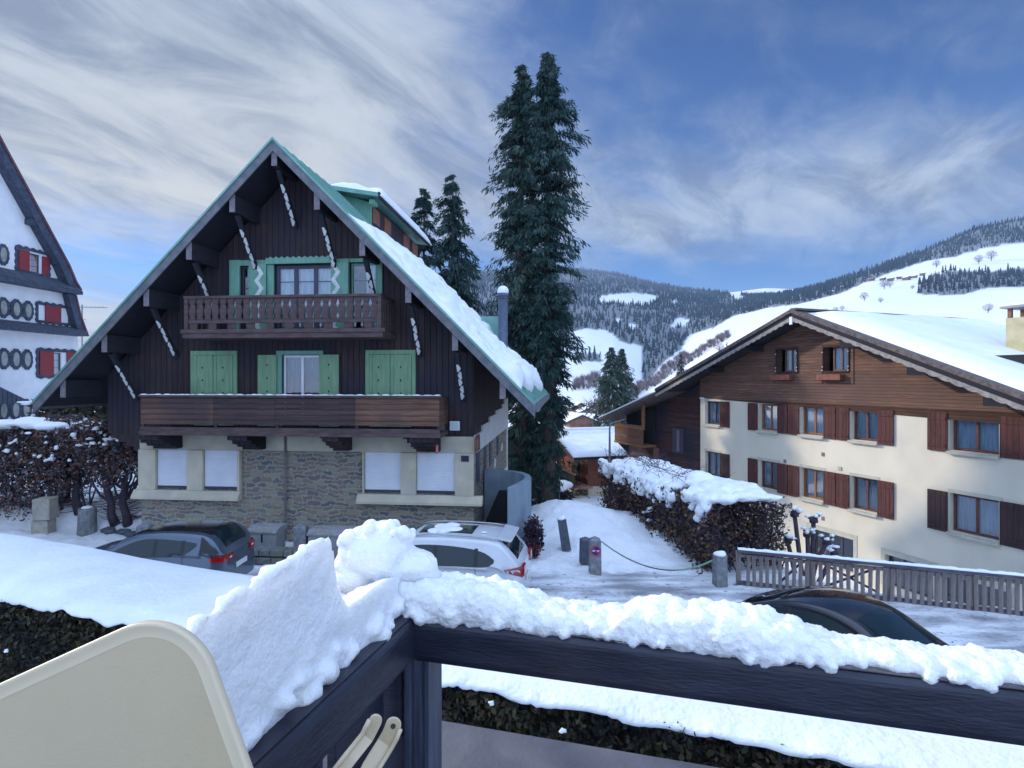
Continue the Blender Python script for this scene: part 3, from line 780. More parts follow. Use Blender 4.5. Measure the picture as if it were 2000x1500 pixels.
# middle floor: two closed pairs of shutters and the open window
def shutter_detail(u0, u1, z0, z1, s_, cols2=(0.3, 0.72)):
    b = MB()
    for fx in cols2:
        for fz in (0.18, 0.47, 0.76):
            x = u0 + (u1 - u0) * fx; z = z0 + (z1 - z0) * fz
            b.prism([(x - 0.028, z), (x, z - 0.045), (x + 0.028, z), (x, z + 0.04)], 'xz', -0.078, -0.0755)
    b.build('cut_out', dark_room, s_)
for (u0, u1) in ((-3.87, -2.34), (1.94, 3.50)):
    b = MB(); b.box(u0 - 0.02, -0.05, 4.55, u0 + 0.10, -0.002, 6.10); b.box(u1 - 0.10, -0.05, 4.55, u1 + 0.02, -0.002, 6.10); b.box(u0 + 0.10, -0.05, 5.97, u1 - 0.10, -0.002, 6.10)
    b.build('window_surround', green_pale, CH)
    mid = (u0 + u1) / 2
    for (a, c, cc2) in ((u0 + 0.11, mid - 0.008, (0.45,)), (mid + 0.008, u1 - 0.11, (0.5,))):
        b = MB(); b.box(a, -0.055, 3.7, c, -0.003, 5.96); b.box(a + 0.002, -0.075, 4.78, a + 0.10, -0.056, 5.95); b.box(c - 0.10, -0.075, 4.78, c - 0.002, -0.056, 5.95)
        s_ = b.build('shutter', green_pale, CH, bevel=0.006)
        shutter_detail(a, c, 4.5, 5.9, s_, cc2)
b = MB(); b.box(-1.00, -0.05, 3.7, -0.82, -0.002, 6.09); b.box(-0.82, -0.05, 5.97, 0.46, -0.002, 6.09); b.box(0.46, -0.05, 3.7, 0.54, -0.002, 6.09)
b.build('window_surround', green_paint, CH)
window_unit(CH, -0.80, 3.75, 0.44, 5.95, 0.06, pvc, curtain_dim, fw=0.07, mull=1)
for (a, c) in ((-1.58, -0.96), (0.44, 1.08)):
    s_ = MB().box(a, -0.115, 3.7, c, -0.06, 5.96).build('shutter', green_pale, CH, bevel=0.006)
    b = MB()
    for fz in (0.25, 0.55, 0.85):
        x = (a + c) / 2; z = 4.5 + 1.4 * fz
        b.prism([(x - 0.028, z - 0.05), (x, z - 0.09), (x + 0.028, z - 0.05), (x, z)], 'xz', -0.119, -0.1155)
    b.build('cut_out', dark_room, s_)
# purlins with zigzag-painted braces
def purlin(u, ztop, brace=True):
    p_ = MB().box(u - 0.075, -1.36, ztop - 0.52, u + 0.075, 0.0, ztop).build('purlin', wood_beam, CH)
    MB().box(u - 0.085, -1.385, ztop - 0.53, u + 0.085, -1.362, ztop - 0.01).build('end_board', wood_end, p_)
    if brace:
        z0, z1 = ztop - 0.50, ztop - 2.0
        a_, c_ = Vector((u, -1.12, z0 - 0.05)), Vector((u, -0.04, z1))
        br_ = MB().beam(a_, c_, 0.125, 0.12, up=(0, -1, 0.4)).build('brace', wood_beam, CH)
        d_ = (c_ - a_).normalized(); nrm = Vector((0, -d_.z, d_.y)); 
        if nrm.y > 0: nrm = -nrm
        b = MB(); L_ = (c_ - a_).length; k = 0; s0 = 0.42; st_ = 0.26
        off = nrm * 0.064
        while s0 + st_ < L_ - 0.02:
            P0 = a_ + d_ * s0 + off; P1 = a_ + d_ * (s0 + st_) + off
            Pm = (P0 + P1) / 2; rx = Vector((0.060, 0, 0))
            if k % 2 == 0: b.add([P0 - rx, P0 + rx * 0.1, Pm + rx, P1 - rx * 0.2, P1 - rx], [(0, 1, 2, 3, 4)])
            else: b.add([P0 + rx * 0.1, P0 + rx, P1 + rx, P1 - rx * 0.2, Pm - rx], [(0, 1, 2, 3, 4)])
            s0 += st_; k += 1
        b.build('painted_zigzag', white_zig, br_, recalc=False)
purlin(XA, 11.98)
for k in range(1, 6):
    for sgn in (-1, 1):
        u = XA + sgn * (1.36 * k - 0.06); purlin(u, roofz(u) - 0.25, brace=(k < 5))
# roof
v0r, v1r = -1.42, 10.35
def slope_poly(sgn, e=7.64, th=0.20, z0=0.0):
    x1 = XA + sgn * e
    return [(XA, ZA + z0), (x1, ZA + z0 - SL * e), (x1, ZA + z0 - SL * e - th), (XA, ZA + z0 - th)]
for sgn in (-1, 1):
    rf = MB().prism(slope_poly(sgn, th=0.10), 'xz', v0r, v1r).build('roof_slope', green_metal, CH)
    b = MB()
    k = 0; v = v0r + 0.5
    while v < v1r:
        p0 = Vector((XA + sgn * 0.05, v, ZA - 0.05 + 0.012)); p1 = Vector((XA + sgn * 7.60, v, ZA - SL * 7.60 + 0.012)); b.beam(p0, p1, 0.035, 0.05); v += 0.55
    b.build('standing_seam', green_metal, rf)
    s2 = [(XA, ZA - 0.102), (XA + sgn * 7.60, ZA - SL * 7.60 - 0.102), (XA + sgn * 7.60, ZA - SL * 7.60 - 0.20), (XA, ZA - 0.20)]
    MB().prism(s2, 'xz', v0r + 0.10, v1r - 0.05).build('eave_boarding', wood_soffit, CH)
    x1 = XA + sgn * 7.66
    fb = [(XA, ZA - 0.03), (x1, ZA - SL * 7.66 - 0.03), (x1, ZA - SL * 7.66 - 0.36), (XA, ZA - 0.36)]
    MB().prism(fb, 'xz', v0r - 0.045, v0r - 0.002).build('bargeboard', fascia, CH)
    fb = [(XA, ZA + 0.035), (x1, ZA - SL * 7.66 + 0.035), (x1, ZA - SL * 7.66 - 0.045), (XA, ZA - 0.045)]
    MB().prism(fb, 'xz', v0r - 0.075, v0r - 0.047).build('edge_trim', green_metal, CH)
    MB().box(min(x1, x1 + sgn * 0.04), v0r, ZA - SL * 7.66 - 0.22, max(x1, x1 + sgn * 0.04), v1r, ZA - SL * 7.66 + 0.02).build('eave_board', fascia, CH)
# snow on the right slope
ct, stn = math.cos(math.atan(SL)), math.sin(math.atan(SL))
def rsnow(s, t):
    v = v0r + 0.22 + (9.9 - v0r) * t
    e0 = 2.15 + 0.5 * nz3(t * 5, 1, 1) if v < 2.6 else 1.45
    e1 = 7.25 + 0.5 * nz3(t * 7, 5, 2)
    e = e0 + (e1 - e0) * s
    x = XA + e; z = ZA - SL * e
    edge = min(1, s * 9) ** 0.6 * min(1, (1 - s) * 12) ** 0.5 * min(1, t * (15 + 9 * nz3(e * 2.2, 3, 3)) + 0.0) ** 0.5 * min(1, (1 - t) * 10)
    th = 0.20 + 0.20 * nz3(e * 0.9, v * 0.9, 4) + 0.16 * nz3(e * 2.6, v * 2.6, 8) + 0.07 * nz3(e * 7, v * 7, 5) + 0.22 * max(0, s - 0.78) / 0.22
    th += 0.10 * max(0, nz3(e * 6, v * 6, 3)) * (s > 0.75)
    return ((x, v, z + 0.005), (stn, 0, ct), max(0.012, th * edge))
snow_sheet('roof_snow', CH, rsnow, 110, 90)
def lsnow(s, t):
    v = v0r + 0.1 + (9.9 - v0r) * t; e = 4.3 + 3.0 * s; x = XA - e; z = ZA - SL * e
    edge = min(1, s * 3) * min(1, (1 - s) * 9) ** 0.5 * min(1, t * 25 + 0.2)
    return ((x, v, z + 0.005), (-stn, 0, ct), max(0.01, (0.09 + 0.10 * nz3(e * 1.5, v * 1.5, 12)) * edge))
snow_sheet('roof_snow', CH, lsnow, 40, 50)
# long shed dormer on the right slope
b = MB(); zt_ = 11.83
b.add([(0.83, 3.4, roofz(0.83)), (0.83, 10.3, roofz(0.83)), (0.83, 10.3, zt_), (0.83, 3.4, zt_)], [(0, 1, 2, 3)])
dm_w = b.build('dormer_wall', planks('dormer_boards', (0.035, 0.025, 0.040), (0.075, 0.045, 0.060), 2, 0.13, grain=(6, 0.6, 9), across=1), CH, recalc=False)
MB().add([(XA, 3.4, ZA - 0.2), (0.83, 3.4, roofz(0.83)), (0.83, 3.4, zt_), (XA, 3.4, ZA - 0.05)], [(0, 1, 2, 3)]).build('dormer_cheek', green_paint, CH, recalc=False)
MB().box(0.84, 3.37, roofz(0.83) - 0.03, 0.88, 3.50, zt_).build('corner_post', green_paint, CH)
dr = [(XA - 0.2, ZA + 0.10), (1.36, 11.98), (1.36, 11.84), (XA - 0.2, ZA - 0.06)]
MB().prism(dr, 'xz', 2.8, 10.5).build('dormer_roof', green_metal, CH)
MB().box(1.362, 2.78, 11.76, 1.41, 10.52, 12.0).build('dormer_fascia', wood_beam, CH)
MB().box(0.95, 3.0, 11.62, 1.15, 3.39, 11.80).build('rafter_end', green_paint, CH)
orange = M('orange_brown_shutter', (0.20, 0.075, 0.045), (0.30, 0.12, 0.075), scale=5, rough=0.7)
for (a, c) in ((3.68, 4.42), (5.08, 5.88), (7.75, 8.65), (9.2, 10.1)):
    s_ = MB().box(0.832, a, 11.15, 0.872, c, 11.74).build('dormer_shutter', orange, CH)
def dsnow(s, t):
    x = XA - 0.25 + 2.08 * s; v = 2.85 + 7.75 * t; z = ZA + 0.10 + (11.98 - ZA - 0.10) * (x - XA + 0.2) / 1.56
    e = min(1, s * 5) ** 0.5 * min(1, (1 - s) * 9) ** 0.4 * min(1, t * 12) ** 0.5 * min(1, (1 - t) * 12) ** 0.4
    return ((x, v, z + 0.004 - 0.10 * max(0, s - 0.82)), (0, 0, 1), max(0.012, (0.40 + 0.07 * nz3(x * 2, v * 0.9, 5)) * e))
snow_sheet('dormer_snow', CH, dsnow, 30, 60)
# metal flue with its cap of snow, and the small green dormer behind it
b = MB(); b.cyl(5.45, 7.0, 6.0, 8.55, 0.2); b.cyl(5.45, 7.0, 8.55, 8.60, 0.235); b.cyl(5.45, 7.0, 8.66, 8.70, 0.235); b.cyl(5.45, 7.0, 8.76, 8.80, 0.235); b.cyl(5.45, 7.0, 8.6, 8.76, 0.16); b.cyl(5.45, 7.0, 8.8, 8.95, 0.23)
fl_ = b.build('flue', M('blue_grey_flue', (0.07, 0.10, 0.16), (0.12, 0.15, 0.21), scale=3, rough=0.5, metal=0.3), CH)
MB().ball((5.45, 7.0, 8.97), (0.25, 0.25, 0.24), 16, 8).build('snow_cap', snow, fl_, smooth=True)
b = MB(); b.box(4.45, 7.4, 6.8, 5.35, 9.0, 7.95); b.build('roof_hatch', green_metal, CH)
# floodlight, switch box, hanging sign, notice, house number
fl_ = MB().box(4.62, -0.16, 3.62, 4.92, -0.05, 3.90).build('floodlight', pvc, CH, bevel=0.01)
MB().box(4.65, -0.172, 3.65, 4.89, -0.162, 3.87).build('lens', M('lamp_lens', (0.45, 0.62, 0.60), rough=0.25), fl_)
MB().box(4.24, -0.06, 3.60, 4.45, -0.003, 3.78).build('switch_box', M('brown_box', (0.16, 0.13, 0.14), rough=0.6), CH, bevel=0.01)
hs = MB().box(5.43, -0.42, 2.98, 5.47, 0.42, 3.46).build('hanging_sign', M('carved_sign', (0.10, 0.035, 0.030), (0.20, 0.085, 0.06), scale=5, rough=0.6), CH, bevel=0.01)
MB().box(5.474, -0.30, 3.08, 5.478, -0.05, 3.36).build('emblem', M('sign_panel', (0.26, 0.15, 0.13), (0.38, 0.22, 0.18), scale=9), hs)
ns_ = MB().box(4.325, -0.78, 2.98, 4.345, -0.52, 3.24).build('red_notice', M('red_notice', (0.55, 0.07, 0.05), rough=0.5), CH)
b = MB()
for k in range(4): b.box(4.346, -0.75, 3.03 + 0.05 * k, 4.348, -0.56, 3.05 + 0.05 * k)
b.build('lettering', white_paint, ns_)
hn = MB().box(4.98, -0.20, 2.68, 5.22, -0.172, 2.86).build('number_plate', M('enamel_plate', (0.03, 0.035, 0.06), rough=0.3), CH)
cu_ = bpy.data.curves.new('number', 'FONT'); cu_.body = '230'; cu_.size = 0.14; cu_.extrude = 0.001; cu_.align_x = 'CENTER'
cu_.materials.append(M('number_paint', (0.35, 0.36, 0.42)))
tmp_ = bpy.data.objects.new('digits_curve', cu_); no_ = bpy.data.objects.new('digits', bpy.data.meshes.new_from_object(tmp_)); bpy.data.objects.remove(tmp_); col.objects.link(no_); no_.parent = hn; no_.location = (5.10, -0.175, 2.72); no_.rotation_euler = (R(90), 0, 0)
# curved parapet of the side entrance
wallc = M('blue_grey_render', (0.19, 0.25, 0.31), (0.25, 0.31, 0.37), scale=2, rough=0.85, bump=0.15)
def curved_wall(pts, th, z0, z1, name, mat):
    b = MB(); n = len(pts); L_ = []; Rr = []
    for i, p_ in enumerate(pts):
        a = Vector(pts[max(0, i - 1)]); c = Vector(pts[min(n - 1, i + 1)]); d = (c - a).normalized(); nn_ = Vector((-d.y, d.x)) * th / 2
        L_.append(Vector(p_) + nn_); Rr.append(Vector(p_) - nn_)
    vs = []
    for i in range(n):
        zt2 = z1(i / (n - 1)) if callable(z1) else z1
        vs += [(L_[i].x, L_[i].y, z0), (L_[i].x, L_[i].y, zt2), (Rr[i].x, Rr[i].y, zt2), (Rr[i].x, Rr[i].y, z0)]
    fs = []
    for i in range(n - 1):
        for k in range(4): fs.append((i * 4 + k, i * 4 + (k + 1) % 4, i * 4 + 4 + (k + 1) % 4, i * 4 + 4 + k))
    fs += [(0, 3, 2, 1), ((n - 1) * 4, (n - 1) * 4 + 1, (n - 1) * 4 + 2, (n - 1) * 4 + 3)]
    b.add(vs, fs); return b.build(name, mat, CH, bevel=0.012)
cp = [(6.60, -1.25), (6.72, -0.85), (6.85, -0.4), (6.95, 0.05), (6.98, 0.5), (6.9, 0.95), (6.7, 1.35), (6.4, 1.62), (6.0, 1.78), (5.42, 1.85)]
curved_wall(cp, 0.20, -0.3, 2.12, 'porch_wall', wallc)
MB().box(5.36, -0.95, -0.3, 6.5, -0.80, 0.95).build('porch_front_wall', concrete, CH)
MB().box(5.36, -0.78, 0.2, 6.6, 1.6, 0.45).build('porch_floor', concrete, CH)
MB().prism([(5.50, 0.46), (6.62, 0.46), (6.72, 1.5), (5.95, 1.5)], 'xz', 1.3, 1.5).build('porch_door', dark_room, CH)
# ------------------------------------------------------------------ cream apartment house on the right
RB = thing('cream_apartment_house', 'wide cream rendered house with brown shutters, timber gable and thick snow on its low roof', 'house', (12.15, 25.8, 0), -68.4)
cream = M('apartment_cream_render', (0.62, 0.57, 0.46), (0.71, 0.65, 0.53), scale=0.6, stretch=(1, 1, 0.35), rough=0.9, bump=0.12, bscale=70, c3=(0.58, 0.54, 0.45), s3=0.6)  # the wall's own cream, mottled by noise
trim_c = M('pale_stone_trim', (0.42, 0.41, 0.34), (0.50, 0.48, 0.40), scale=4, rough=0.85)
hwood = planks('horizontal_larch_boards', (0.085, 0.042, 0.030), (0.23, 0.120, 0.080), 2, 0.125, groove=0.06, grain=(0.5, 5, 8), across=0, seam=3.1, gdark=0.35, c3=(0.12, 0.070, 0.055))
hwood2 = planks('old_dark_boards', (0.035, 0.018, 0.022), (0.12, 0.050, 0.042), 2, 0.16, groove=0.07, grain=(0.5, 5, 8), across=0, gdark=0.3, c3=(0.030, 0.030, 0.045))
shut_m = planks('brown_shutter_boards', (0.060, 0.022, 0.022), (0.120, 0.046, 0.040), 0, 0.16, groove=0.06, grain=(8, 8, 0.7), across=2)
shut_old = planks('old_shutter_boards', (0.030, 0.022, 0.026), (0.080, 0.040, 0.036), 0, 0.16, groove=0.06, grain=(8, 8, 0.7), across=2)
wf_or = M('varnished_frame', (0.22, 0.09, 0.035), (0.32, 0.14, 0.055), scale=6, rough=0.45)
wf_br = M('brown_frame', (0.10, 0.035, 0.03), (0.15, 0.055, 0.045), scale=6, rough=0.45)
blue_cur = M('bluish_net_curtain', (0.42, 0.50, 0.62), (0.66, 0.72, 0.80), scale=3, stretch=(9, 1, 0.4), rough=0.9)
tile_edge = M('tile_edge', (0.07, 0.055, 0.055), (0.15, 0.12, 0.115), scale=7, rough=0.85, bump=0.4)
lace = M('bleached_valance', (0.20, 0.18, 0.17), (0.32, 0.29, 0.27), scale=8, rough=0.8)
UA, ZR = 1.72, 8.09
def rz(u): return ZR - (0.368 * (UA - u) if u < UA else 0.417 * (u - UA))
W1 = [(-4.95, -3.79), (-1.22, -0.10), (1.12, 2.28), (3.50, 4.60), (7.12, 8.55)]
holes = []
for a, c in W1: holes += [(a, 2.80, c, 4.03), (a, 0.08, c, 1.37)]
holes += [(1.60, -2.5, 3.62, -1.16), (4.90, -2.5, 6.60, -1.34), (6.80, -2.5, 8.9, -1.42)]
UE = 11.4
MB().panel([(-5.32, -3.4), (UE, -3.4), (UE, 4.18), (-5.32, 4.18)], holes, 0, 0.26).build('rendered_wall', cream, RB, recalc=False)
zu = lambda u: rz(u) - 0.34
att = [(-0.10, 5.52, 0.98, 6.52), (2.33, 5.52, 3.44, 6.50)]
MB().panel([(-5.32, 4.18), (UE, 4.18), (UE, zu(UE)), (UA, zu(UA)), (-5.32, zu(-5.32))], att, -0.03, 0.3).build('timber_gable', hwood, RB, recalc=False)
DB = 11.5
b = MB()
for u in (-5.32, UE): b.add([(u, 0, -3.4), (u, DB, -3.4), (u, DB, zu(u)), (u, 0, zu(u))], [(0, 1, 2, 3)])
b.add([(-5.32, DB, -3.4), (UE, DB, -3.4), (UE, DB, zu(UE)), (UA, DB, zu(UA)), (-5.32, DB, zu(-5.32))], [(0, 1, 2, 3, 4)])
b.build('side_wall', cream, RB, recalc=False)
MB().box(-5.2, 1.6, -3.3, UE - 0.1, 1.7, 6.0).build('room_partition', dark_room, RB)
MB().box(-5.35, -0.045, 4.14, -5.0, -0.004, 4.20).build('drip_board', white_paint, RB)
def bshutter(a, c, z0, z1, mm, bands=True):
    s_ = MB().box(a, -0.075, z0, c, -0.03, z1).build('shutter', mm, RB, bevel=0.006, seg=1)
    if bands:
        for z in (z0 + 0.14, z1 - 0.24): MB().box(a + 0.03, -0.098, z, c - 0.03, -0.076, z + 0.09).build('batten', mm, s_, bevel=0.005, seg=1)
SH = [[(-3.76, -3.10)], [(-1.86, -1.26), (-0.08, 0.49)], [(0.53, 1.09), (2.31, 2.87)], [(2.91, 3.47), (4.63, 5.25)], [(6.44, 7.08), (8.60, 9.45)]]
for row, (z0, z1) in enumerate(((2.80, 4.03), (0.08, 1.37))):
    for i, (a, c) in enumerate(W1):
        fr = wf_or if i in (1, 2) and row == 0 or i == 2 else wf_br
        window_unit(RB, a + 0.015, z0 + 0.02, c - 0.02, z1 - 0.03, 0.19, win_frame_dark if i == 0 else fr, blue_cur if i != 1 or row == 0 else blue_cur, fw=0.065, mull=1,
                    cur=(0, 1) if not (i == 1 and row == 1) else (0, 0.5))
        MB().box(a - 0.03, -0.16, z0 - 0.12, c + 0.06, 0.2, z0 - 0.02).build('window_sill', trim_c, RB, bevel=0.008)
        MB().box(a - 0.05, -0.012, z1 + 0.0, c + 0.10, 0.0, z1 + 0.12).build('lintel_band', trim_c, RB)
        for (sa, sb) in SH[i]: bshutter(sa, sb, z0 - 0.06, z1 + 0.01, shut_old if (row == 1 and i in (0, 4)) else shut_m)
# dark basement openings with stone surrounds
for k, (a, zb_, c, zt_) in enumerate(holes[-3:]):
    b = MB(); b.box(a - 0.16, -0.02, zb_, a, 0.0, zt_ + 0.2); b.box(c, -0.02, zb_, c + 0.16, 0, zt_ + 0.2); b.box(a, -0.02, zt_, c, 0, zt_ + 0.2)
    b.build('opening_surround', trim_c, RB)
    window_unit(RB, a, zb_, c, zt_, 0.2, win_frame_dark, curtain_dim if k == 1 else None, fw=0.07, mull=2)
# attic windows: folded-back shutters, surround and flower boxes
for k, (a, z0, c, z1) in enumerate(att):
    window_unit(RB, a + 0.30, z0, c - 0.02, z1, 0.12, wf_br, blue_cur, fw=0.06, mull=1, cur=(0.1, 0.6) if k == 0 else (0, 1))
    b = MB(); b.box(a - 0.06, -0.10, z0 - 0.04, a - 0.0, -0.032, z1 + 0.04); b.box(c, -0.10, z0 - 0.04, c + 0.06, -0.032, z1 + 0.04); b.box(a, -0.10, z1, c, -0.032, z1 + 0.06); b.box(a, -0.10, z0 - 0.06, c, -0.032, z0)
    b.build('attic_frame', shut_old, RB)
    b = MB()
    for x in (a - 0.03, c + 0.03):
        for z in (z0 + 0.03, z0 + 0.18, z1 - 0.2): b.ball((x, -0.11, z), 0.028, 8, 6)
    b.build('frame_bolt', pvc, RB, smooth=True)  # white bolt heads on the uprights of the attic frame
    fb = MB().box(a - 0.16, -0.32, 5.15, c - 0.16, -0.04, 5.38).build('flower_box', M('reddish_box', (0.16, 0.045, 0.035), (0.24, 0.08, 0.055), scale=6, rough=0.7), RB, bevel=0.012)
b = MB(); b.box(1.9, -0.062, 5.0, 2.26, -0.031, 6.74); b.box(3.51, -0.062, 5.0, 3.66, -0.031, 6.74); b.box(2.26, -0.062, 6.58, 3.51, -0.031, 6.74); b.build('window_boarding', hwood, RB)
# small air vents and a patch of worn lettering-like plaster repair
for (u, z) in ((2.25, 2.05), (0.30, 1.50), (2.25, -0.62)): MB().box(u - 0.07, -0.02, z - 0.08, u + 0.07, -0.001, z + 0.08).build('air_vent', wood_end, RB)
MB().box(2.95, -0.04, 1.50, 3.12, -0.001, 1.66).build('outdoor_lamp', trim_c, RB, bevel=0.01)
# roof: tiled slabs, stepped bargeboards, scalloped valance and snow
v0b, v1b = -1.2, 10.6
def slab(u0, u1, dz0, dz1, va, vb, name, mat, bev=0):
    us = [u0] + ([UA] if u0 < UA < u1 else []) + [u1]
    top = [(u, rz(u) + dz1) for u in us]; bot = [(u, rz(u) + dz0) for u in reversed(us)]
    return MB().prism(top + bot, 'xz', va, vb).build(name, mat, RB, bevel=bev)
UL = -7.7
slab(UL, 13.2, -0.20, -0.02, v0b + 0.05, v1b, 'roof_deck', tile_edge)
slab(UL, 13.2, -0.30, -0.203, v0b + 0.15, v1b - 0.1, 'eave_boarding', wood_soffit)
slab(UL, 13.2, -0.13, 0.02, v0b - 0.05, v0b + 0.048, 'upper_bargeboard', tile_edge)
slab(UL, 13.2, -0.32, -0.135, v0b + 0.02, v0b + 0.08, 'lower_bargeboard', wood_beam)
for sgn in (-1, 1):
    top = []; bot = []; u = UA; 
    lim = UL if sgn < 0 else 13.2
    n_ = 90
    for k in range(n_ + 1):
        u = UA + (lim - UA) * k / n_
        top.append((u, rz(u) - 0.30)); bot.append((u, rz(u) - 0.43 - 0.05 * abs(math.sin(k / n_ * 3.1416 * 30))))
    MB().prism(top + list(reversed(bot)), 'xz', v0b - 0.01, v0b + 0.016).build('scalloped_valance', lace, RB)
MB().box(UA - 0.07, v0b - 0.03, ZR - 0.62, UA + 0.07, v0b + 0.01, ZR - 0.30).build('finial', pvc, RB)
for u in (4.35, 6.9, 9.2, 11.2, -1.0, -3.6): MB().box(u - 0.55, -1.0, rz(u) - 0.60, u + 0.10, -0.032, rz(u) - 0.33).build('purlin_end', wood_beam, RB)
def rbs(u0, u1, va, vb, th0, seed):
    def fn(s, t):
        u = u0 + (u1 - u0) * s; v = va + (vb - va) * t
        e = min(1, s * 14) ** 0.5 * min(1, (1 - s) * 14) ** 0.5 * min(1, t * 12) ** 0.5 * min(1, (1 - t) * 14) ** 0.5
        return ((u, v, rz(u) - 0.015), (0, 0, 1), max(0.01, (th0 + 0.06 * nz3(u * 0.5, v * 0.5, seed)) * e))
    return fn
snow_sheet('roof_snow', RB, rbs(UA + 0.35, 13.1, v0b + 0.55, v1b - 0.2, 0.38, 3), 70, 50)
snow_sheet('roof_snow', RB, rbs(UL + 0.05, UA - 0.05, v0b + 0.02, v1b - 0.2, 0.26, 7), 60, 50)
MB().beam((UA, v0b + 0.1, ZR + 0.03), (UA, v1b - 0.4, ZR + 0.03), 0.30, 0.09).build('ridge_tiles', tile_edge, RB)
# chimney with cowl
chm = MB(); chm.box(6.65, 4.0, 5.0, 7.9, 5.0, 7.45); chm = chm.build('chimney', M('yellowed_render', (0.40, 0.36, 0.20), (0.50, 0.45, 0.28), scale=3, rough=0.9, bump=0.3), RB, bevel=0.01)
b = MB()
for (x, y) in ((6.68, 4.05), (6.68, 4.84), (7.2, 4.05), (7.74, 4.05), (7.74, 4.84)): b.box(x, y, 7.46, x + 0.12, y + 0.12, 7.80)
b.build('cowl_post', M('red_brick', (0.22, 0.09, 0.07), (0.30, 0.13, 0.09), scale=9), chm)
MB().box(6.52, 3.87, 7.805, 8.03, 5.13, 7.88).build('cowl_slab', concrete, chm, bevel=0.01)
MB().box(6.56, 3.9, 7.883, 7.99, 5.1, 7.95).build('snow_cap', snow, chm, bevel=0.04)
MB().box(6.6, 3.95, 5.0, 7.95, 5.05, 5.45).build('flashing', win_frame_dark, chm)
# timber wing on the left with its carved balcony
wz = lambda u: rz(UL) - 0.16 - 0.30 * (UL - u)
wt = [(-5.33, zu(-5.33) - 0.02), (-5.33, -3.6), (-12.8, -4.0), (-12.8, wz(-12.8) - 0.25), (UL, wz(UL) - 0.2)]
MB().prism([p for p in reversed(wt)], 'xz', 0.45, 8.0).build('timber_wing', hwood2, RB)
wr = MB().prism([(UL + 0.5, wz(UL) + 0.13), (-14.1, wz(-14.1)), (-14.1, wz(-14.1) - 0.15), (UL + 0.5, wz(UL) - 0.02)], 'xz', -1.15, 9.5).build('wing_roof', tile_edge, RB)
def ws(s, t):
    u = -14.15 + (UL - 0.02 + 14.15) * s; v = -1.2 + 10.6 * t
    e = min(1, s * 14) ** 0.5 * min(1, (1 - s) * 14) ** 0.5 * min(1, t * 12 + 0.1) ** 0.5 * min(1, (1 - t) * 14) ** 0.5
    return ((u, v, wz(u) + 0.005), (0, 0, 1), max(0.01, (0.22 + 0.05 * nz3(u, v, 2)) * e))
snow_sheet('roof_snow', RB, ws, 50, 40)
oak = M('golden_timber', (0.20, 0.085, 0.035), (0.34, 0.16, 0.07), scale=4, stretch=(1, 1, 5), rough=0.7, bump=0.2)
oak_d = M('red_brown_timber', (0.13, 0.05, 0.03), (0.22, 0.09, 0.05), scale=4, stretch=(1, 1, 5), rough=0.7, bump=0.2)
ub0, ub1 = -13.15, -9.85
MB().box(ub0, -0.55, 0.98, ub1, 0.44, 1.12).build('balcony_floor', oak, RB)
b = MB(); n_ = 22
for k in range(n_):
    x = ub0 + 0.02 + (ub1 - ub0 - 0.04) * k / n_; w_ = (ub1 - ub0) / n_
    b.prism([(x + 0.005, 1.14), (x + w_ - 0.005, 1.14), (x + w_ - 0.005, 1.45), (x + w_ - 0.035, 1.55), (x + w_ - 0.005, 1.65), (x + w_ - 0.005, 2.05), (x + 0.005, 2.05), (x + 0.005, 1.65), (x + 0.035, 1.55), (x + 0.005, 1.45)], 'xz', -0.53, -0.50)
b.build('carved_balustrade', oak_d, RB)
MB().box(ub0 - 0.03, -0.58, 2.06, ub1 + 0.02, -0.42, 2.30).build('handrail', oak, RB, bevel=0.01)
for x in (ub0, ub1 - 0.16): MB().box(x, -0.55, 2.305, x + 0.16, -0.40, wz(x) - 0.17).build('balcony_post', oak, RB)
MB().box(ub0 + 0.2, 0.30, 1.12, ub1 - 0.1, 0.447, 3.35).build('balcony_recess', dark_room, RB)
for x in (ub0 + 0.3, ub1 - 0.3): MB().prism([(0.445, 0.97), (-0.45, 0.97), (0.445, 0.1)], 'yz', x, x + 0.16).build('bracket', hwood2, RB)
MB().prism([(-13.0, 0.95), (-9.6, 0.95), (-9.6, -3.8), (-12.3, -3.8)], 'xz', 0.30, 0.446).build('render_panel', M('ochre_panel', (0.19, 0.10, 0.065), (0.26, 0.15, 0.10), scale=2), RB)
MB().box(-8.2, 0.36, 0.9, -7.2, 0.445, 2.3).build('wing_window', win_frame_dark, RB)
MB().box(-7.75, 0.33, 1.0, -7.55, 0.359, 2.2).build('wing_curtain', curtain_dim, RB)

# ------------------------------------------------------------------ white gabled house far left
LH = thing('white_gabled_house', 'white rendered house with red shutters, lace-edged windows and tiled string roofs at the left edge', 'house', (-30.7, 34, 0), 86)
white_r = M('white_render', (0.74, 0.76, 0.80), (0.82, 0.83, 0.86), scale=1.5, rough=0.9, bump=0.2, bscale=30)
slate = planks('dark_roof_tiles', (0.045, 0.055, 0.085), (0.10, 0.115, 0.15), 0, 0.28, groove=0.12, across=2, grain=(4, 4, 4), gdark=0.4)
navy = M('dark_blue_timber', (0.030, 0.040, 0.075), (0.065, 0.080, 0.12), scale=4, rough=0.8, bump=0.2)
red_m = M('red_shutter', (0.20, 0.014, 0.024), (0.27, 0.028, 0.032), scale=4, stretch=(5, 5, 1), rough=0.6)
rakeu = lambda z: 4.27 + (12.09 - z) * (4.27 - 0.07) / (17.78 - 12.09)
UC = -3.4
zc = 17.78 + (0.07 - UC) * 1.355
MB().panel([(2 * UC - 4.9, 10.9), (4.9, 10.9), (UC, zc)], [(1.95, 12.0, 2.75, 13.2)], 0, 0.2).build('upper_gable', white_r, LH, recalc=False)
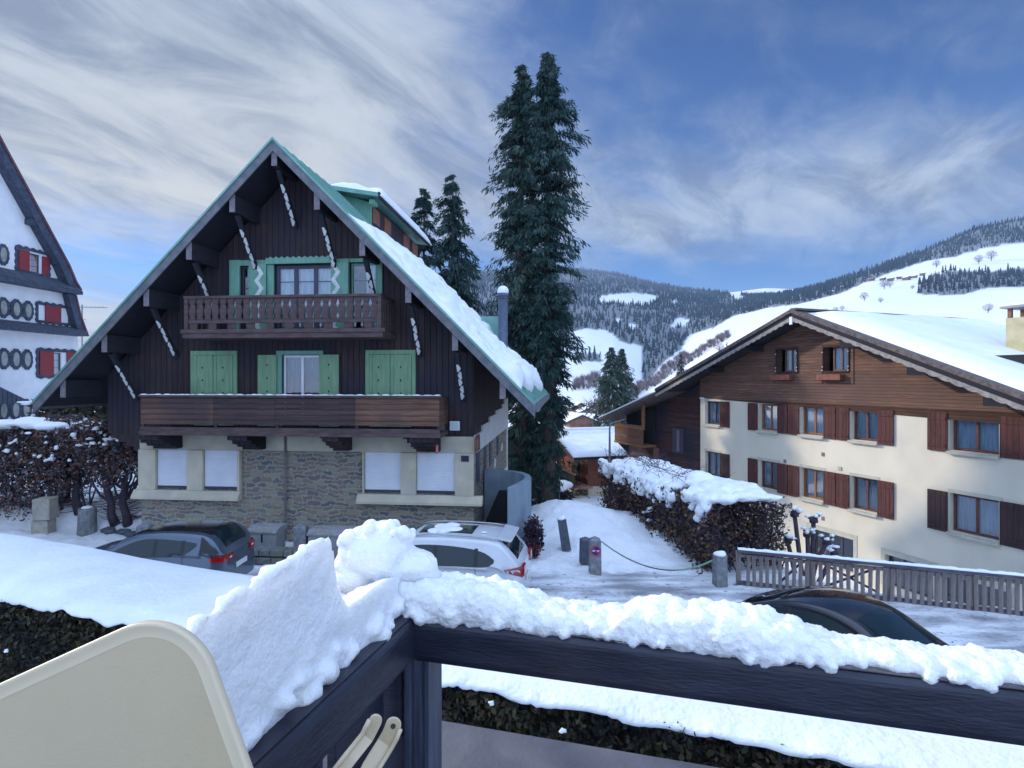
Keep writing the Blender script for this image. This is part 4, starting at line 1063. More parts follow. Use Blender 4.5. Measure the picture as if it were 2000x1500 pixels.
MB().panel([(2 * UC - 6.2, -1.0), (6.2, -1.0), (6.2, 3.0), (5.6, 8.6), (4.9, 10.9), (2 * UC - 4.9, 10.9), (2 * UC - 5.6, 8.6), (2 * UC - 6.2, 3.0)], [(3.75, 5.45, 4.35, 6.95)], 0.003, 0.2).build('lower_wall', white_r, LH, recalc=False)
MB().box(2 * UC - 4.8, 0.25, -1, 4.8, 7.0, 10.8).build('back_volume', white_r, LH)
window_unit(LH, 1.95, 12.0, 2.75, 13.2, 0.1, navy, curtain, fw=0.06, mull=0, bars=2, cur=(0, 0.5))
window_unit(LH, 3.75, 5.45, 4.35, 6.95, 0.1, navy, curtain, fw=0.06, mull=0, bars=2)
# rakes, curved eaves, string roofs
def rakeboard(pts, w_, v0, v1, name, mat):
    b = MB(); 
    up = [(p_[0], p_[1]) for p_ in pts]; lo = [(p_[0] - w_[0], p_[1] - w_[1]) for p_ in pts]
    b.prism(up + list(reversed(lo)), 'xz', v0, v1); return b.build(name, mat, LH)
top = [(UC, zc + 0.75), (-0.35, 18.95), (4.2, 12.75), (4.75, 11.75), (5.2, 11.2)]
rakeboard(top, (0.55, 0.10), -0.62, 0.0, 'roof_edge', navy)
rakeboard([(x + 0.10, z + 0.12) for x, z in top], (0.14, 0.02), -0.70, 6.0, 'roof_tiles', M('maroon_tiles', (0.10, 0.035, 0.06), (0.16, 0.07, 0.10), scale=6, rough=0.7))
rakeboard([(4.95, 10.95), (5.35, 9.6), (5.75, 8.5)], (0.55, 0.0), -0.45, 0.0, 'roof_edge', navy)
rakeboard([(5.05, 10.95), (5.45, 9.6), (6.1, 8.2)], (0.12, 0.0), -0.5, 6.0, 'roof_tiles', M('maroon_tiles', (0.10, 0.035, 0.06), (0.16, 0.07, 0.10), scale=6, rough=0.7))
for (zt2, zb2, ur) in ((11.9, 10.98, 5.1), (8.78, 8.15, 5.55)):
    b = MB(); b.prism([(0, zt2), (-0.80, zb2 + 0.32), (-0.80, zb2 + 0.24), (0, zb2 + 0.24)], 'yz', 2 * UC - ur, ur); b.build('string_roof', slate, LH)
    MB().box(2 * UC - ur, -0.84, zb2, ur + 0.06, 0.0, zb2 + 0.235).build('string_gutter', navy, LH)
for (u, z) in ((1.75, 14.9), (3.55, 12.75)): MB().box(u - 0.1, -0.5, z, u + 0.30, -0.002, z + 0.35).build('purlin_end', navy, LH)
def lace_frame(u0, u1, z0, z1):
    pts = []
    def edge(p, q, n, amp):
        p = Vector(p); q = Vector(q); d = (q - p).normalized(); nn_ = Vector((d.y, -d.x))
        for k in range(n): pts.append(tuple(p + (q - p) * (k / n) + nn_ * amp * abs(math.sin(k * 1.57))))
    edge((u0, z0), (u1, z0), 10, 0.10); edge((u1, z0), (u1, z1), 8, 0.08); edge((u1, z1), (u0, z1), 10, 0.10); edge((u0, z1), (u0, z0), 8, 0.08)
    b = MB()
    inner = [(u0 + 0.14, z0 + 0.14), (u0 + 0.14, z1 - 0.16), (u1 - 0.14, z1 - 0.16), (u1 - 0.14, z0 + 0.14)]
    tri = tessellate_polygon([[Vector((x, z, 0)) for x, z in pts], [Vector((x, z, 0)) for x, z in inner]])
    allp = pts + inner
    b.add([(x, -0.06, z) for x, z in allp], [tuple(t) for t in tri])
    n1_, n2_ = len(pts), len(inner)
    vs = [(x, -0.06, z) for x, z in allp] + [(x, 0.0, z) for x, z in allp]
    b.add(vs, [(i, (i + 1) % n1_, (i + 1) % n1_ + n1_ + n2_, i + n1_ + n2_) for i in range(n1_)])
    b.add(vs, [(n1_ + i, n1_ + (i + 1) % n2_, n1_ + (i + 1) % n2_ + n1_ + n2_, n1_ + i + n1_ + n2_) for i in range(n2_)])
    return b.build('lace_frame', navy, LH, recalc=False)
lace_frame(1.05, 3.42, 11.85, 13.45)
for (a, c, z0, z1) in ((1.22, 1.93, 12.0, 13.25), (2.85, 3.30, 11.98, 13.15)): MB().box(a, -0.09, z0, c, -0.02, z1).build('red_shutter', red_m, LH)
lace_frame(2.44, 5.0, 8.86, 10.15)
MB().box(3.08, -0.09, 8.95, 4.25, -0.02, 10.0).build('red_shutter', red_m, LH)
lace_frame(2.48, 5.5, 5.3, 7.15)
for (a, c) in ((2.66, 3.68), (4.72, 5.4)): MB().box(a, -0.09, 5.45, c, -0.02, 7.0).build('red_shutter', red_m, LH)
lace_frame(2.42, 4.95, 1.9, 3.95)
MB().box(3.08, -0.09, 1.9, 4.2, -0.02, 3.8).build('red_shutter', red_m, LH)
def ovals(us, zc2, hh=0.62):
    b = MB()
    for u in us:
        pts = [(u + (0.36 + 0.035 * (k % 2)) * math.cos(k / 24 * 6.283), zc2 + (hh + 0.05 * (k % 2)) * math.sin(k / 24 * 6.283)) for k in range(24)]
        b.prism(pts, 'xz', -0.08, 0.0)
    for k in range(len(us) - 1):
        m_ = (us[k] + us[k + 1]) / 2
        for z in (zc2 - 0.30, zc2 + 0.30): b.box(us[k] + 0.1, -0.07, z - 0.10, us[k + 1] - 0.1, -0.001, z + 0.10)
    o = b.build('oval_surround', navy, LH)
    b = MB()
    for u in us:
        pts = [(u + 0.20 * math.cos(k / 20 * 6.283), zc2 + (hh - 0.18) * math.sin(k / 20 * 6.283)) for k in range(20)]
        b.prism(pts, 'xz', -0.086, -0.081)
    b.build('oval_pane', M('old_pane', (0.22, 0.23, 0.22), (0.36, 0.36, 0.33), scale=3, rough=0.4), o)
ovals([-0.6, 0.23], 12.68)
ovals([-0.62, 0.25, 1.07, 1.86], 9.50, 0.60)
ovals([-0.5, 0.28, 1.05, 1.80], 6.42, 0.62)
ovals([-0.5, 0.25, 1.02, 1.72], 3.30, 0.62)
MB().prism([(-2.2, 5.2), (0.45, 3.9), (0.45, 3.75), (-2.2, 3.75)], 'xz', -1.4, 0.0).build('porch_roof', slate, LH)

# ------------------------------------------------------------------ small chalet down the slope
SCZ = -5.3
SM = thing('small_wooden_chalet', 'small brown wooden chalet with long balcony and white roof, down the slope', 'chalet', (4.75, 46.2, SCZ), -72.6)
sw = planks('russet_boards', (0.13, 0.045, 0.030), (0.24, 0.09, 0.055), 0, 0.22, groove=0.06, grain=(8, 8, 0.7), across=2)
sr = M('pinkish_fascia', (0.33, 0.16, 0.12), (0.44, 0.24, 0.18), scale=6, rough=0.7)
c2 = M('warm_cream_render', (0.62, 0.54, 0.40), (0.70, 0.62, 0.47), scale=2, rough=0.9)
MB().box(-3.0, 0, -1.5, 3.4, 4.4, 2.35).build('rendered_base', c2, SM)
MB().prism([(-3.0, 2.35), (3.4, 2.35), (3.4, 4.75), (0, 5.9), (-3.0, 4.85)], 'xz', -0.02, 4.38).build('timber_storey', sw, SM)
for sgn in (-1, 1):
    MB().prism([(0, 6.1), (sgn * 4.1, 4.70), (sgn * 4.1, 4.50), (0, 5.9)], 'xz', -1.5, 4.7).build('roof_slope', wood_soffit, SM)
    MB().prism([(0, 6.12), (sgn * 4.12, 4.72), (sgn * 4.12, 4.40), (0, 5.80)], 'xz', -1.56, -1.502).build('bargeboard', sr, SM)
    def f3(s, t, sgn=sgn):
        x = sgn * (0.05 + 4.05 * s); v = -1.55 + 6.25 * t
        e = min(1, (1 - s) * 12) ** 0.5 * min(1, t * 14 + 0.05) ** 0.5 * min(1, (1 - t) * 14) ** 0.5
        return ((x, v, 6.1 - 1.4 * abs(x) / 4.1), (0, 0, 1), max(0.01, (0.28 + 0.05 * nz3(x * 2, v, 3)) * e))
    snow_sheet('roof_snow', SM, f3, 24, 40)
MB().box(-0.2, -1.3, 6.22, 0.2, 4.6, 6.52).build('ridge_snow', snow, SM, bevel=0.06)
MB().box(-4.2, -1.45, 2.35, 4.2, 0.0, 2.47).build('balcony_floor', sr, SM)
olive = planks('olive_brown_boards', (0.12, 0.085, 0.050), (0.19, 0.135, 0.085), 0, 0.14, groove=0.08, grain=(8, 8, 0.7), across=2)
b = MB(); b.box(-4.2, -1.47, 2.48, 4.2, -1.42, 3.42); b.build('balcony_boards', olive, SM)
MB().box(-4.22, -1.42, 2.48, -4.18, 0, 3.42).build('balcony_boards', olive, SM)
MB().box(-4.25, -1.52, 3.43, 4.25, -1.38, 3.50).build('handrail', sr, SM)
MB().box(0.4, -0.06, 2.5, 1.9, -0.022, 4.4).build('balcony_door', dark_room, SM)
MB().box(1.2, -0.05, -1, 2.2, -0.003, 1.3).build('door', M('red_brown_door', (0.20, 0.06, 0.05), (0.27, 0.09, 0.07), scale=5), SM)
MB().box(-2.4, -0.05, -0.6, -1.0, -0.003, 1.5).build('garage_door', M('orange_brown_door', (0.26, 0.09, 0.05), (0.33, 0.13, 0.07), scale=5), SM)

# ------------------------------------------------------------------ house added just outside the left edge: it keeps the hedge and street in shade
NB = thing('added_shade_house', 'plain house with snowy roof, added out of view to shade hedge and street', 'house', (-21.5, 9.5, 0), 0)
MB().box(-4.2, -5.5, -0.5, 4.2, 5.5, 9.0).build('walls', plaster_pale, NB)
MB().prism([(-4.2, 9.0), (4.2, 9.0), (0, 11.6)], 'xz', -5.45, 5.45).build('gable', hwood, NB)
for sgn in (-1, 1):
    MB().prism([(0, 12.0), (sgn * 5.2, 8.75), (sgn * 5.2, 8.5), (0, 11.75)], 'xz', -6.3, 6.3).build('roof_slope', tile_edge, NB)
    MB().prism([(0, 12.3), (sgn * 5.2, 9.05), (sgn * 5.2, 8.76), (0, 12.01)], 'xz', -6.35, 6.35).build('roof_snow', snow, NB, bevel=0.08)
for z in (1.4, 4.2, 6.9):
    for y in (-3.4, 0.0, 3.4):
        window_unit(NB, -0.55, 0, 0.55, 1.2, 0, wf_br, curtain, fw=0.07).matrix_local = Matrix.Translation((4.28, y, z)) @ Matrix.Rotation(R(90), 4, 'Z')
        for s_ in (-0.85, 0.85): MB().box(4.202, y + s_ - 0.27, z - 0.03, 4.25, y + s_ + 0.27, z + 1.23).build('shutter', shut_m, NB)
# ------------------------------------------------------------------ trees, hedges, shrubs
bark = M('dark_bark', (0.040, 0.032, 0.034), (0.085, 0.065, 0.062), scale=6, stretch=(3, 3, 0.6), rough=0.95, bump=0.8)
bark_cold = M('purple_bark', (0.035, 0.026, 0.045), (0.075, 0.052, 0.070), scale=6, stretch=(3, 3, 0.6), rough=0.95, bump=0.6)
leafmat = M('foliage', (1, 1, 1), rough=0.75, vc='tone', spec=0.2)
def gz(x, y): return float(ground_z(np.array([x]), np.array([y]))[0])
def leaves(base, dirs, length, width, tone, name, parent, mat=leafmat):
    """one narrow kite-shaped leaf spray per row: base point, unit direction, length, width"""
    n = len(base)
    rv = rng.normal(size=(n, 3)); side = np.cross(dirs, rv); side /= np.linalg.norm(side, axis=1, keepdims=True) + 1e-9
    L_ = np.asarray(length).reshape(-1, 1) * np.ones((n, 1)); W_ = np.asarray(width).reshape(-1, 1) * np.ones((n, 1))
    V = np.stack([base, base + dirs * L_ * 0.45 + side * W_ * 0.5, base + dirs * L_, base + dirs * L_ * 0.45 - side * W_ * 0.5], 1)
    Fa = np.arange(n * 4)
    return fast_mesh(name, V.reshape(-1, 3), Fa, 4, mat, parent, colors=np.repeat(tone, 4, 0))
def conifer(name, label, x, y, zb, zt, prof, nbr, per, lsize, tone0, seed, trunk_r=0.3, group=None, droop=0.55, cone=False, frost=0.0, lean=0.0, up=0.25):
    rr = np.random.RandomState(seed)
    T_ = thing(name, label, 'tree', (x, y, zb), group=group)
    H_ = zt - zb
    MB().path([(0.1 * math.sin(k) * 0.6 + lean * k / 8, 0.05 * math.cos(k * 2), H_ * k / 8 * 0.985) for k in range(9)], [trunk_r * (1 - k / 8.4) + 0.02 for k in range(9)], 8).build('trunk', bark, T_, smooth=True)
    hz = rr.rand(nbr) ** (1.25 if cone else 1.0); hz = 1 - hz if cone else hz
    hz = np.clip(hz, 0.0, 0.995)
    pf = np.interp(hz, [p_[0] for p_ in prof], [p_[1] for p_ in prof])
    ph = rr.rand(nbr) * 6.283
    lump = 1 + 0.28 * np.sin(ph * 3 + hz * 25) + 0.22 * np.sin(ph * 2 - hz * 41 + seed)
    ln = pf * (0.55 + 0.55 * rr.rand(nbr) ** 0.6) * lump
    ln = np.where(rr.rand(nbr) < 0.08, ln * 1.22, ln)
    t = (rr.rand(nbr, per) ** 0.75)
    tt = t * ln[:, None]
    bz = hz[:, None] * H_ + up * tt - droop * (t ** 2.2) * ln[:, None] * (0.8 + 0.4 * rr.rand(nbr, 1))
    bx = np.cos(ph)[:, None] * tt + lean * hz[:, None]; by = np.sin(ph)[:, None] * tt
    spread = 0.045 + 0.06 * ln[:, None] * np.ones_like(t)
    bx = bx + rr.normal(size=bx.shape) * spread; by = by + rr.normal(size=bx.shape) * spread; bz = bz + rr.normal(size=bx.shape) * spread * 0.5
    B = np.stack([bx, by, bz], -1).reshape(-1, 3)
    n = len(B)
    out_ = np.stack([np.repeat(np.cos(ph), per), np.repeat(np.sin(ph), per), np.zeros(n)], 1)
    d = out_ * 0.75 + rr.normal(size=(n, 3)) * 0.45; d[:, 2] -= 0.7 + 0.7 * rr.rand(n); d /= np.linalg.norm(d, axis=1, keepdims=True)
    ls = lsize * (0.6 + 0.8 * rr.rand(n)) * np.repeat(0.45 + 0.55 * np.clip(pf / (0.45 * max(q_[1] for q_ in prof)), 0, 1), per)
    pn = fbm(B[:, 0] * 1.3 + seed + B[:, 1], B[:, 2] * 0.9, 3)[:, None]
    tone = np.array(tone0) * (0.75 + 0.5 * rr.rand(n, 1) + 1.3 * pn)
    tone[:, 0:1] += 0.03 * np.clip(pn, 0, 1)
    if frost:
        fm = (rr.rand(n) < frost * np.clip((d[:, 2] + 1.0) * 1.2, 0.2, 1))[:, None]
        tone = np.where(fm, np.array([0.55, 0.58, 0.62]), tone)
    leaves(B, d, ls, ls * 0.20, np.clip(tone, 0.006, 1), 'crown', T_)
    # visible bare limbs reaching beyond the sprays
    b = MB(); idx = rr.permutation(nbr)[:70]
    for i in idx[:48]:
        p0 = Vector((lean * hz[i], 0, hz[i] * H_)); k = ln[i]
        pts = [p0 + Vector((math.cos(ph[i]) * k * s, math.sin(ph[i]) * k * s, up * k * s - droop * s ** 2.2 * k)) for s in (0, 0.35, 0.7, 1.0)]
        b.path(pts, [0.05, 0.035, 0.02, 0.008], 4, cap=False)
    b.build('limbs', bark, T_, recalc=False)
    return T_
col_prof = [(0, 0.35), (0.06, 0.55), (0.2, 0.95), (0.45, 1.5), (0.6, 1.65), (0.72, 1.6), (0.82, 1.35), (0.90, 0.95), (0.95, 0.55), (0.985, 0.28), (1, 0.08)]
gB = 'tall twin conifers beside the timber chalet'
conifer('tall_conifer', 'tallest dark conifer, right one of the twin spires beside the timber chalet', 2.05, 32, -1.9, 23.65, [(a, b * 0.98) for a, b in col_prof], 640, 92, 0.33, (0.030, 0.066, 0.062), 11, 0.42, droop=0.5, up=0.30)
conifer('tall_conifer', 'slightly lower dark conifer, left one of the twin spires beside the timber chalet', 0.55, 32.5, -2.0, 23.2, [(a, max(b * 1.02, 0.95 if a < 0.5 else 0) * 0.95) for a, b in col_prof], 600, 92, 0.33, (0.032, 0.068, 0.060), 12, 0.40, droop=0.5, up=0.30)
cp_ = [(0, 3.0), (0.3, 2.9), (0.5, 2.5), (0.7, 1.9), (0.85, 1.15), (0.94, 0.6), (0.985, 0.35), (1, 0.1)]
conifer('conifer', 'right-hand drooping conifer rising behind the snowy slope of the chalet roof', -4.2, 40, -3, 19.7, cp_, 380, 90, 0.40, (0.030, 0.064, 0.062), 13, 0.3, droop=0.75, up=0.3)
conifer('conifer', 'left-hand drooping conifer, half behind the dormer of the chalet roof', -6.3, 40.5, -3, 18.8, [(a, b * 0.85) for a, b in cp_], 330, 90, 0.40, (0.030, 0.064, 0.062), 14, 0.3, droop=0.75, up=0.3)
sp_ = [(0, 4.0), (0.2, 3.7), (0.5, 2.6), (0.75, 1.4), (0.9, 0.7), (1, 0.1)]
zz = gz(13.5, 75)
conifer('spruce', 'left spruce of the pair standing over the roof of the apartment house wing', 13.1, 75, zz, 9.4, sp_, 260, 46, 0.55, (0.040, 0.070, 0.055), 15, 0.25, cone=True, frost=0.09, droop=0.45, up=0.15)
conifer('spruce', 'right spruce of the pair standing over the roof of the apartment house wing', 14.9, 77, zz, 9.3, sp_, 260, 46, 0.55, (0.040, 0.070, 0.055), 16, 0.25, cone=True, frost=0.09, droop=0.45, up=0.15)
conifer('spruce', 'dark conifer foliage low beside the small wooden chalet', 1.2, 44, -5.5, 4.0, sp_, 260, 40, 0.5, (0.022, 0.046, 0.036), 17, 0.2, cone=True, droop=0.5)
zz = gz(41, 138)
conifer('young_spruce', 'small lone spruce seen just above the snowy roof edge of the apartment house', 41.0, 138, zz - 1, 11.3, [(a, b * 0.62) for a, b in sp_], 160, 24, 0.9, (0.05, 0.06, 0.06), 18, 0.15, cone=True, frost=0.2)
# bare trees dotted over the sunny meadow
def bare_tree(label, px, py, d, hh, seed, name='bare_tree', group=None, spread=0.45, twigs=420, tone=(0.10, 0.08, 0.08)):
    x = (px - 1000) / 1110 * d; zb = gz(x, d) - 0.2
    rr = random.Random(seed)
    T_ = thing(name, label, 'tree', (x, d, zb), group=group)
    MB().path([(0, 0, 0), (0.02 * hh, 0, 0.3 * hh), (0, 0.01 * hh, 0.75 * hh)], [0.03 * hh, 0.022 * hh, 0.006 * hh], 6).build('trunk', bark, T_)
    b = MB(); 
    for k in range(26):
        a = rr.uniform(0, 6.28); z0 = rr.uniform(0.18, 0.55) * hh; l = rr.uniform(0.25, 0.5) * hh * spread * 2
        p1 = Vector((math.cos(a) * l * 0.5, math.sin(a) * l * 0.5, z0 + l * 0.45)); p2 = Vector((math.cos(a) * l, math.sin(a) * l, z0 + l * rr.uniform(0.6, 1.2)))
        b.path([(0, 0, z0), p1, p2], [0.010 * hh, 0.006 * hh, 0.002 * hh], 4, cap=False)
    b.build('branches', bark, T_, recalc=False)
    r2 = np.random.RandomState(seed)
    u = r2.normal(size=(twigs, 3)); u /= np.linalg.norm(u, axis=1, keepdims=True); rad = r2.rand(twigs, 1) ** 0.4
    B = u * rad * np.array([[spread * hh, spread * hh, 0.40 * hh]]); B[:, 2] += 0.62 * hh
    d_ = u + r2.normal(size=u.shape) * 0.4; d_[:, 2] += 0.5; d_ /= np.linalg.norm(d_, axis=1, keepdims=True)
    leaves(B, d_, 0.16 * hh, 0.018 * hh, np.array(tone) * (0.7 + 0.6 * r2.rand(twigs, 1)), 'crown', T_)
gM = 'leafless trees dotted over the sunny meadow'
for k, (px, d, hh, lab) in enumerate([
    (1829, 1620, 22, 'bare tree just under the forest edge on the sunny meadow'), (1727, 1330, 22, 'bare tree right of the hillside chalets, tallest of its pair'), (1738, 1350, 16, 'smaller bare tree of the pair below the hillside chalets'),
    (1688, 1130, 17, 'round bare tree alone in the middle of the sunny meadow'), (1720, 1060, 10, 'faint small bare tree low on the sunny meadow'), (1912, 1560, 24, 'bare tree left of the dark clump high on the meadow'),
    (1936, 1580, 28, 'dark bushy tree above the dark plantation'), (1700, 1540, 16, 'bare tree at the left end of the hillside chalets'), (1930, 560, 9, 'pale bare shrub just above the snowy roof ridge'),
    (1782, 1260, 9, 'small bush at the left corner of the dark plantation'), (1632, 1000, 10, 'bare tree at the left foot of the meadow'), (1612, 980, 11, 'leftmost bare tree beside the meadow foot'), (1645, 1010, 9, 'thin bare tree right of two others at the meadow foot'),
    (1405, 700, 12, 'bare tree at the top of the left snow field'), (1228, 430, 10, 'bare tree at the edge of the valley meadow'), (1190, 640, 12, 'bare tree at the forest edge over the valley meadow'),
    (1478, 640, 11, 'bare tree just left of the apartment house ridge')]):
    bare_tree(lab, px, 0, d, hh, 100 + k, group=gM)
def dark_tree(label, px, d, hh, seed):
    x = (px - 1000) / 1110 * d
    conifer('small_conifer', label, x, d, gz(x, d) - 0.3, gz(x, d) + hh, [(0, 0.22 * hh), (0.5, 0.15 * hh), (1, 0.01 * hh)], 60, 12, 0.10 * hh, (0.022, 0.040, 0.045), seed, 0.02 * hh, cone=True, group='single conifers on the slopes')
dark_tree('lone dark fir standing out on the valley meadow', 1181, 640, 20, 201)
dark_tree('fir at the bottom of the gully right of the twin spruces', 1243, 420, 14, 202)
dark_tree('fir beside the snow field left of the roof ridge', 1420, 560, 14, 203)
dark_tree('smaller fir beside the snow field left of the roof ridge', 1432, 565, 12, 204)
dark_tree('fir on the left part of the meadow above the roof ridge', 1485, 640, 12, 205)

# leaf clouds for hedges
def cloud(n, sampler, size, tones, name, parent, seed, wid=0.55, upb=0.0):
    rr = np.random.RandomState(seed)
    B = sampler(rr, n)
    d = rr.normal(size=B.shape); d[:, 2] += upb; d /= np.linalg.norm(d, axis=1, keepdims=True)
    ti = rr.randint(0, len(tones), len(B)); nz_ = fbm(B[:, 0] * 2.1 + B[:, 1], B[:, 2] * 2.1 + seed, 3)
    sel = np.clip((nz_ + 0.5) * len(tones), 0, len(tones) - 1).astype(int)
    ti = np.where(rr.rand(len(B)) < 0.55, sel, ti)
    tone = np.array(tones)[ti] * (0.65 + 0.7 * rr.rand(len(B), 1))
    s_ = size * (0.6 + 0.8 * rr.rand(len(B)))
    return leaves(B, d, s_, s_ * wid, tone, name, parent)
def twig_mesh(lines, name, parent, mat, n=4):
    b = MB()
    for pts, r0, r1 in lines:
        m_ = len(pts); b.path(pts, [r0 + (r1 - r0) * k / (m_ - 1) for k in range(m_)], n, cap=False)
    return b.build(name, mat, parent, recalc=False)
def snow_lumps(name, parent, blobs, voxel, disp, mat=snow, dscale=0.3, smooth_it=2):
    """fuses overlapping lumps of snow into one surface"""
    b = MB()
    for c, r in blobs: b.ball(c, r, 12, 8)
    o = b.build(name, mat, parent, recalc=False)
    m_ = o.modifiers.new('fuse', 'REMESH'); m_.mode = 'VOXEL'; m_.voxel_size = voxel; m_.use_smooth_shade = True
    sm = o.modifiers.new('soften', 'SMOOTH'); sm.iterations = smooth_it; sm.factor = 0.5
    if disp:
        tx = bpy.data.textures.new(name, 'CLOUDS'); tx.noise_scale = dscale; tx.noise_depth = 3
        dm_ = o.modifiers.new('crumble', 'DISPLACE'); dm_.texture = tx; dm_.strength = disp; dm_.mid_level = 0.5
    return o
def patches(name, parent, blobs):
    for k, (c, r) in enumerate(blobs):
        MB().ball((0, 0, 0), r, 10, 7, lambda d, k=k: 0.85 + 0.55 * nz3(d.x * 1.6 + k * 3.1, d.y * 1.6, d.z * 1.6) + 0.2 * nz3(d.x * 4, d.y * 4 + k, d.z * 4)).build(name, snow, parent, smooth=True, loc=c)
# --- copper hedge at the left edge
HL = thing('copper_hedge', 'dense copper-brown beech hedge with a snow cap at the left edge of the street', 'hedge', (-16.6, 20.3, 0))
def s_left(rr, n):
    x = rr.uniform(-4.5, 2.0, n); y = rr.uniform(-0.9, 1.0, n); top = 3.55 - 0.05 * (x + 1) ** 2 * 0.3 + 0.25 * fbm(x * 1.5, y * 2, 3)
    z = 0.3 + (top - 0.3) * rr.rand(n) ** 0.7
    keep = (z < top) & ~((x > 0.9) & (z < 1.6 + 0.3 * np.sin(x * 9)))
    e = fbm(x * 1.7, z * 1.7, 3)
    return np.stack([x, y + e * 0.6, z], 1)[keep]
tones_c = [(0.050, 0.040, 0.065), (0.11, 0.060, 0.065), (0.18, 0.090, 0.065), (0.085, 0.070, 0.080), (0.14, 0.080, 0.075), (0.060, 0.070, 0.080), (0.23, 0.13, 0.095), (0.30, 0.30, 0.36)]
cloud(22000, s_left, 0.13, tones_c, 'foliage', HL, 21)
L_ = []
rr = random.Random(4)
for k in range(26):
    x = rr.uniform(-4.3, 1.8); L_.append(([(x, rr.uniform(-0.4, 0.4), 0.0), (x + rr.uniform(-0.3, 0.3), rr.uniform(-0.5, 0.5), 1.2), (x + rr.uniform(-0.7, 0.7), rr.uniform(-0.6, 0.6), 2.9)], 0.05, 0.012))
twig_mesh(L_, 'stems', HL, bark_cold)
bl = []
for k in range(60):
    x = rr.uniform(-4.6, 1.35); bl.append(((x, rr.uniform(-0.8, 0.8), 3.62 - 0.035 * (x + 1) ** 2 + rr.uniform(-0.06, 0.05)), (rr.uniform(0.3, 0.6), rr.uniform(0.25, 0.5), rr.uniform(0.10, 0.19))))
for k in range(26): bl.append(((rr.uniform(-3.5, 1.9), -1.0 + rr.uniform(-0.1, 0.1), rr.uniform(2.4, 3.4)), (rr.uniform(0.06, 0.16), 0.08, rr.uniform(0.05, 0.10))))
snow_lumps('snow_cap', HL, bl, 0.06, 0.06)
# --- gnarled hornbeams with leafy tops and bare trunks
def hornbeam(label, x, y, seed, width=1.2, two=False):
    z0 = gz(x, y) - 0.1
    T_ = thing('hornbeam', label, 'tree', (x, y, z0), group='gnarled hornbeams left of the timber chalet')
    rr = random.Random(seed); L_ = []
    for s in range(2 if two else 1):
        bx = s * 0.42 - (0.2 if two else 0); tw = []
        p = Vector((bx, 0, 0)); pts = [p.copy()]
        for k in range(4): p = p + Vector((rr.uniform(-0.12, 0.12), rr.uniform(-0.1, 0.1), 0.42)); pts.append(p.copy())
        tw.append((pts, 0.15, 0.09)); 
        b = MB(); b.path(pts, [0.17, 0.13, 0.12, 0.11, 0.10], 8); b.build('trunk', bark_cold, T_, smooth=True)
        for k in range(9):
            a = rr.uniform(0, 6.28); q0 = pts[rr.choice((2, 3, 4))]
            q1 = q0 + Vector((math.cos(a) * 0.35, math.sin(a) * 0.2, 0.25)); q2 = q1 + Vector((math.cos(a) * 0.3, math.sin(a) * 0.2, 0.55)); q3 = q2 + Vector((rr.uniform(-0.3, 0.3), 0, 0.5))
            L_.append(([q0, q1, q2, q3], 0.055, 0.012))
        for k in range(34):
            q0 = pts[rr.choice((0, 1, 2, 3))] + Vector((0, 0, rr.uniform(0.1, 0.4))); sg = rr.choice((-1, 1))
            q1 = q0 + Vector((sg * rr.uniform(0.2, 0.5), rr.uniform(-0.2, 0.2), rr.uniform(-0.1, 0.2))); q2 = q1 + Vector((sg * rr.uniform(0.2, 0.6), rr.uniform(-0.2, 0.2), rr.uniform(-0.25, 0.25)))
            L_.append(([q0, q1, q2], 0.014, 0.005))
    twig_mesh(L_, 'branches', T_, bark_cold)
    def smp(r_, n):
        x_ = r_.uniform(-width, width, n); y_ = r_.uniform(-0.7, 0.7, n); lo_ = 1.75 + 0.35 * np.sin(x_ * 4 + seed); hi_ = 3.05 + 0.2 * np.sin(x_ * 3 + seed)
        return np.stack([x_, y_, lo_ + (hi_ - lo_) * r_.rand(n) ** 0.8], 1)
    cloud(5200, smp, 0.12, tones_c, 'foliage', T_, seed + 50)
    bl = [((rr.uniform(-width, width), rr.uniform(-0.7, 0.3), rr.choice((3.05, 3.0, 2.85, 2.6, 2.3)) + rr.uniform(-0.1, 0.1)), (rr.uniform(0.04, 0.15), rr.uniform(0.05, 0.12), rr.uniform(0.03, 0.06))) for k in range(44)]
    patches('snow_patch', T_, bl)
hornbeam('gnarled hornbeam with two bare trunks and a leafy top next to the chalet corner', -13.45, 19.6, 31, 1.2, True)
hornbeam('gnarled hornbeam with a leaning trunk behind the round stone post', -15.2, 20.0, 32, 1.15)
hornbeam('gnarled hornbeam merging into the copper hedge', -16.2, 20.6, 33, 1.0)
# olive shrubs behind, between the white house and the chalet eaves
SB = thing('olive_shrub', 'olive-brown evergreen shrub with snow on it under the left chalet eave', 'shrub', (-23.5, 31, gz(-23.5, 31)))
def s_sb(r_, n):
    u = r_.normal(size=(n, 3)); u /= np.linalg.norm(u, axis=1, keepdims=True); return u * r_.rand(n, 1) ** 0.4 * np.array([[2.6, 1.2, 1.8]]) + np.array([[0, 0, 1.6]])
cloud(3500, s_sb, 0.30, [(0.07, 0.055, 0.035), (0.05, 0.055, 0.04), (0.10, 0.07, 0.05)], 'foliage', SB, 61)
patches('snow_patch', SB, [((rr.uniform(-2, 2), -1.2, rr.uniform(2.4, 3.3)), (rr.uniform(0.3, 0.8), 0.3, 0.10)) for k in range(9)])
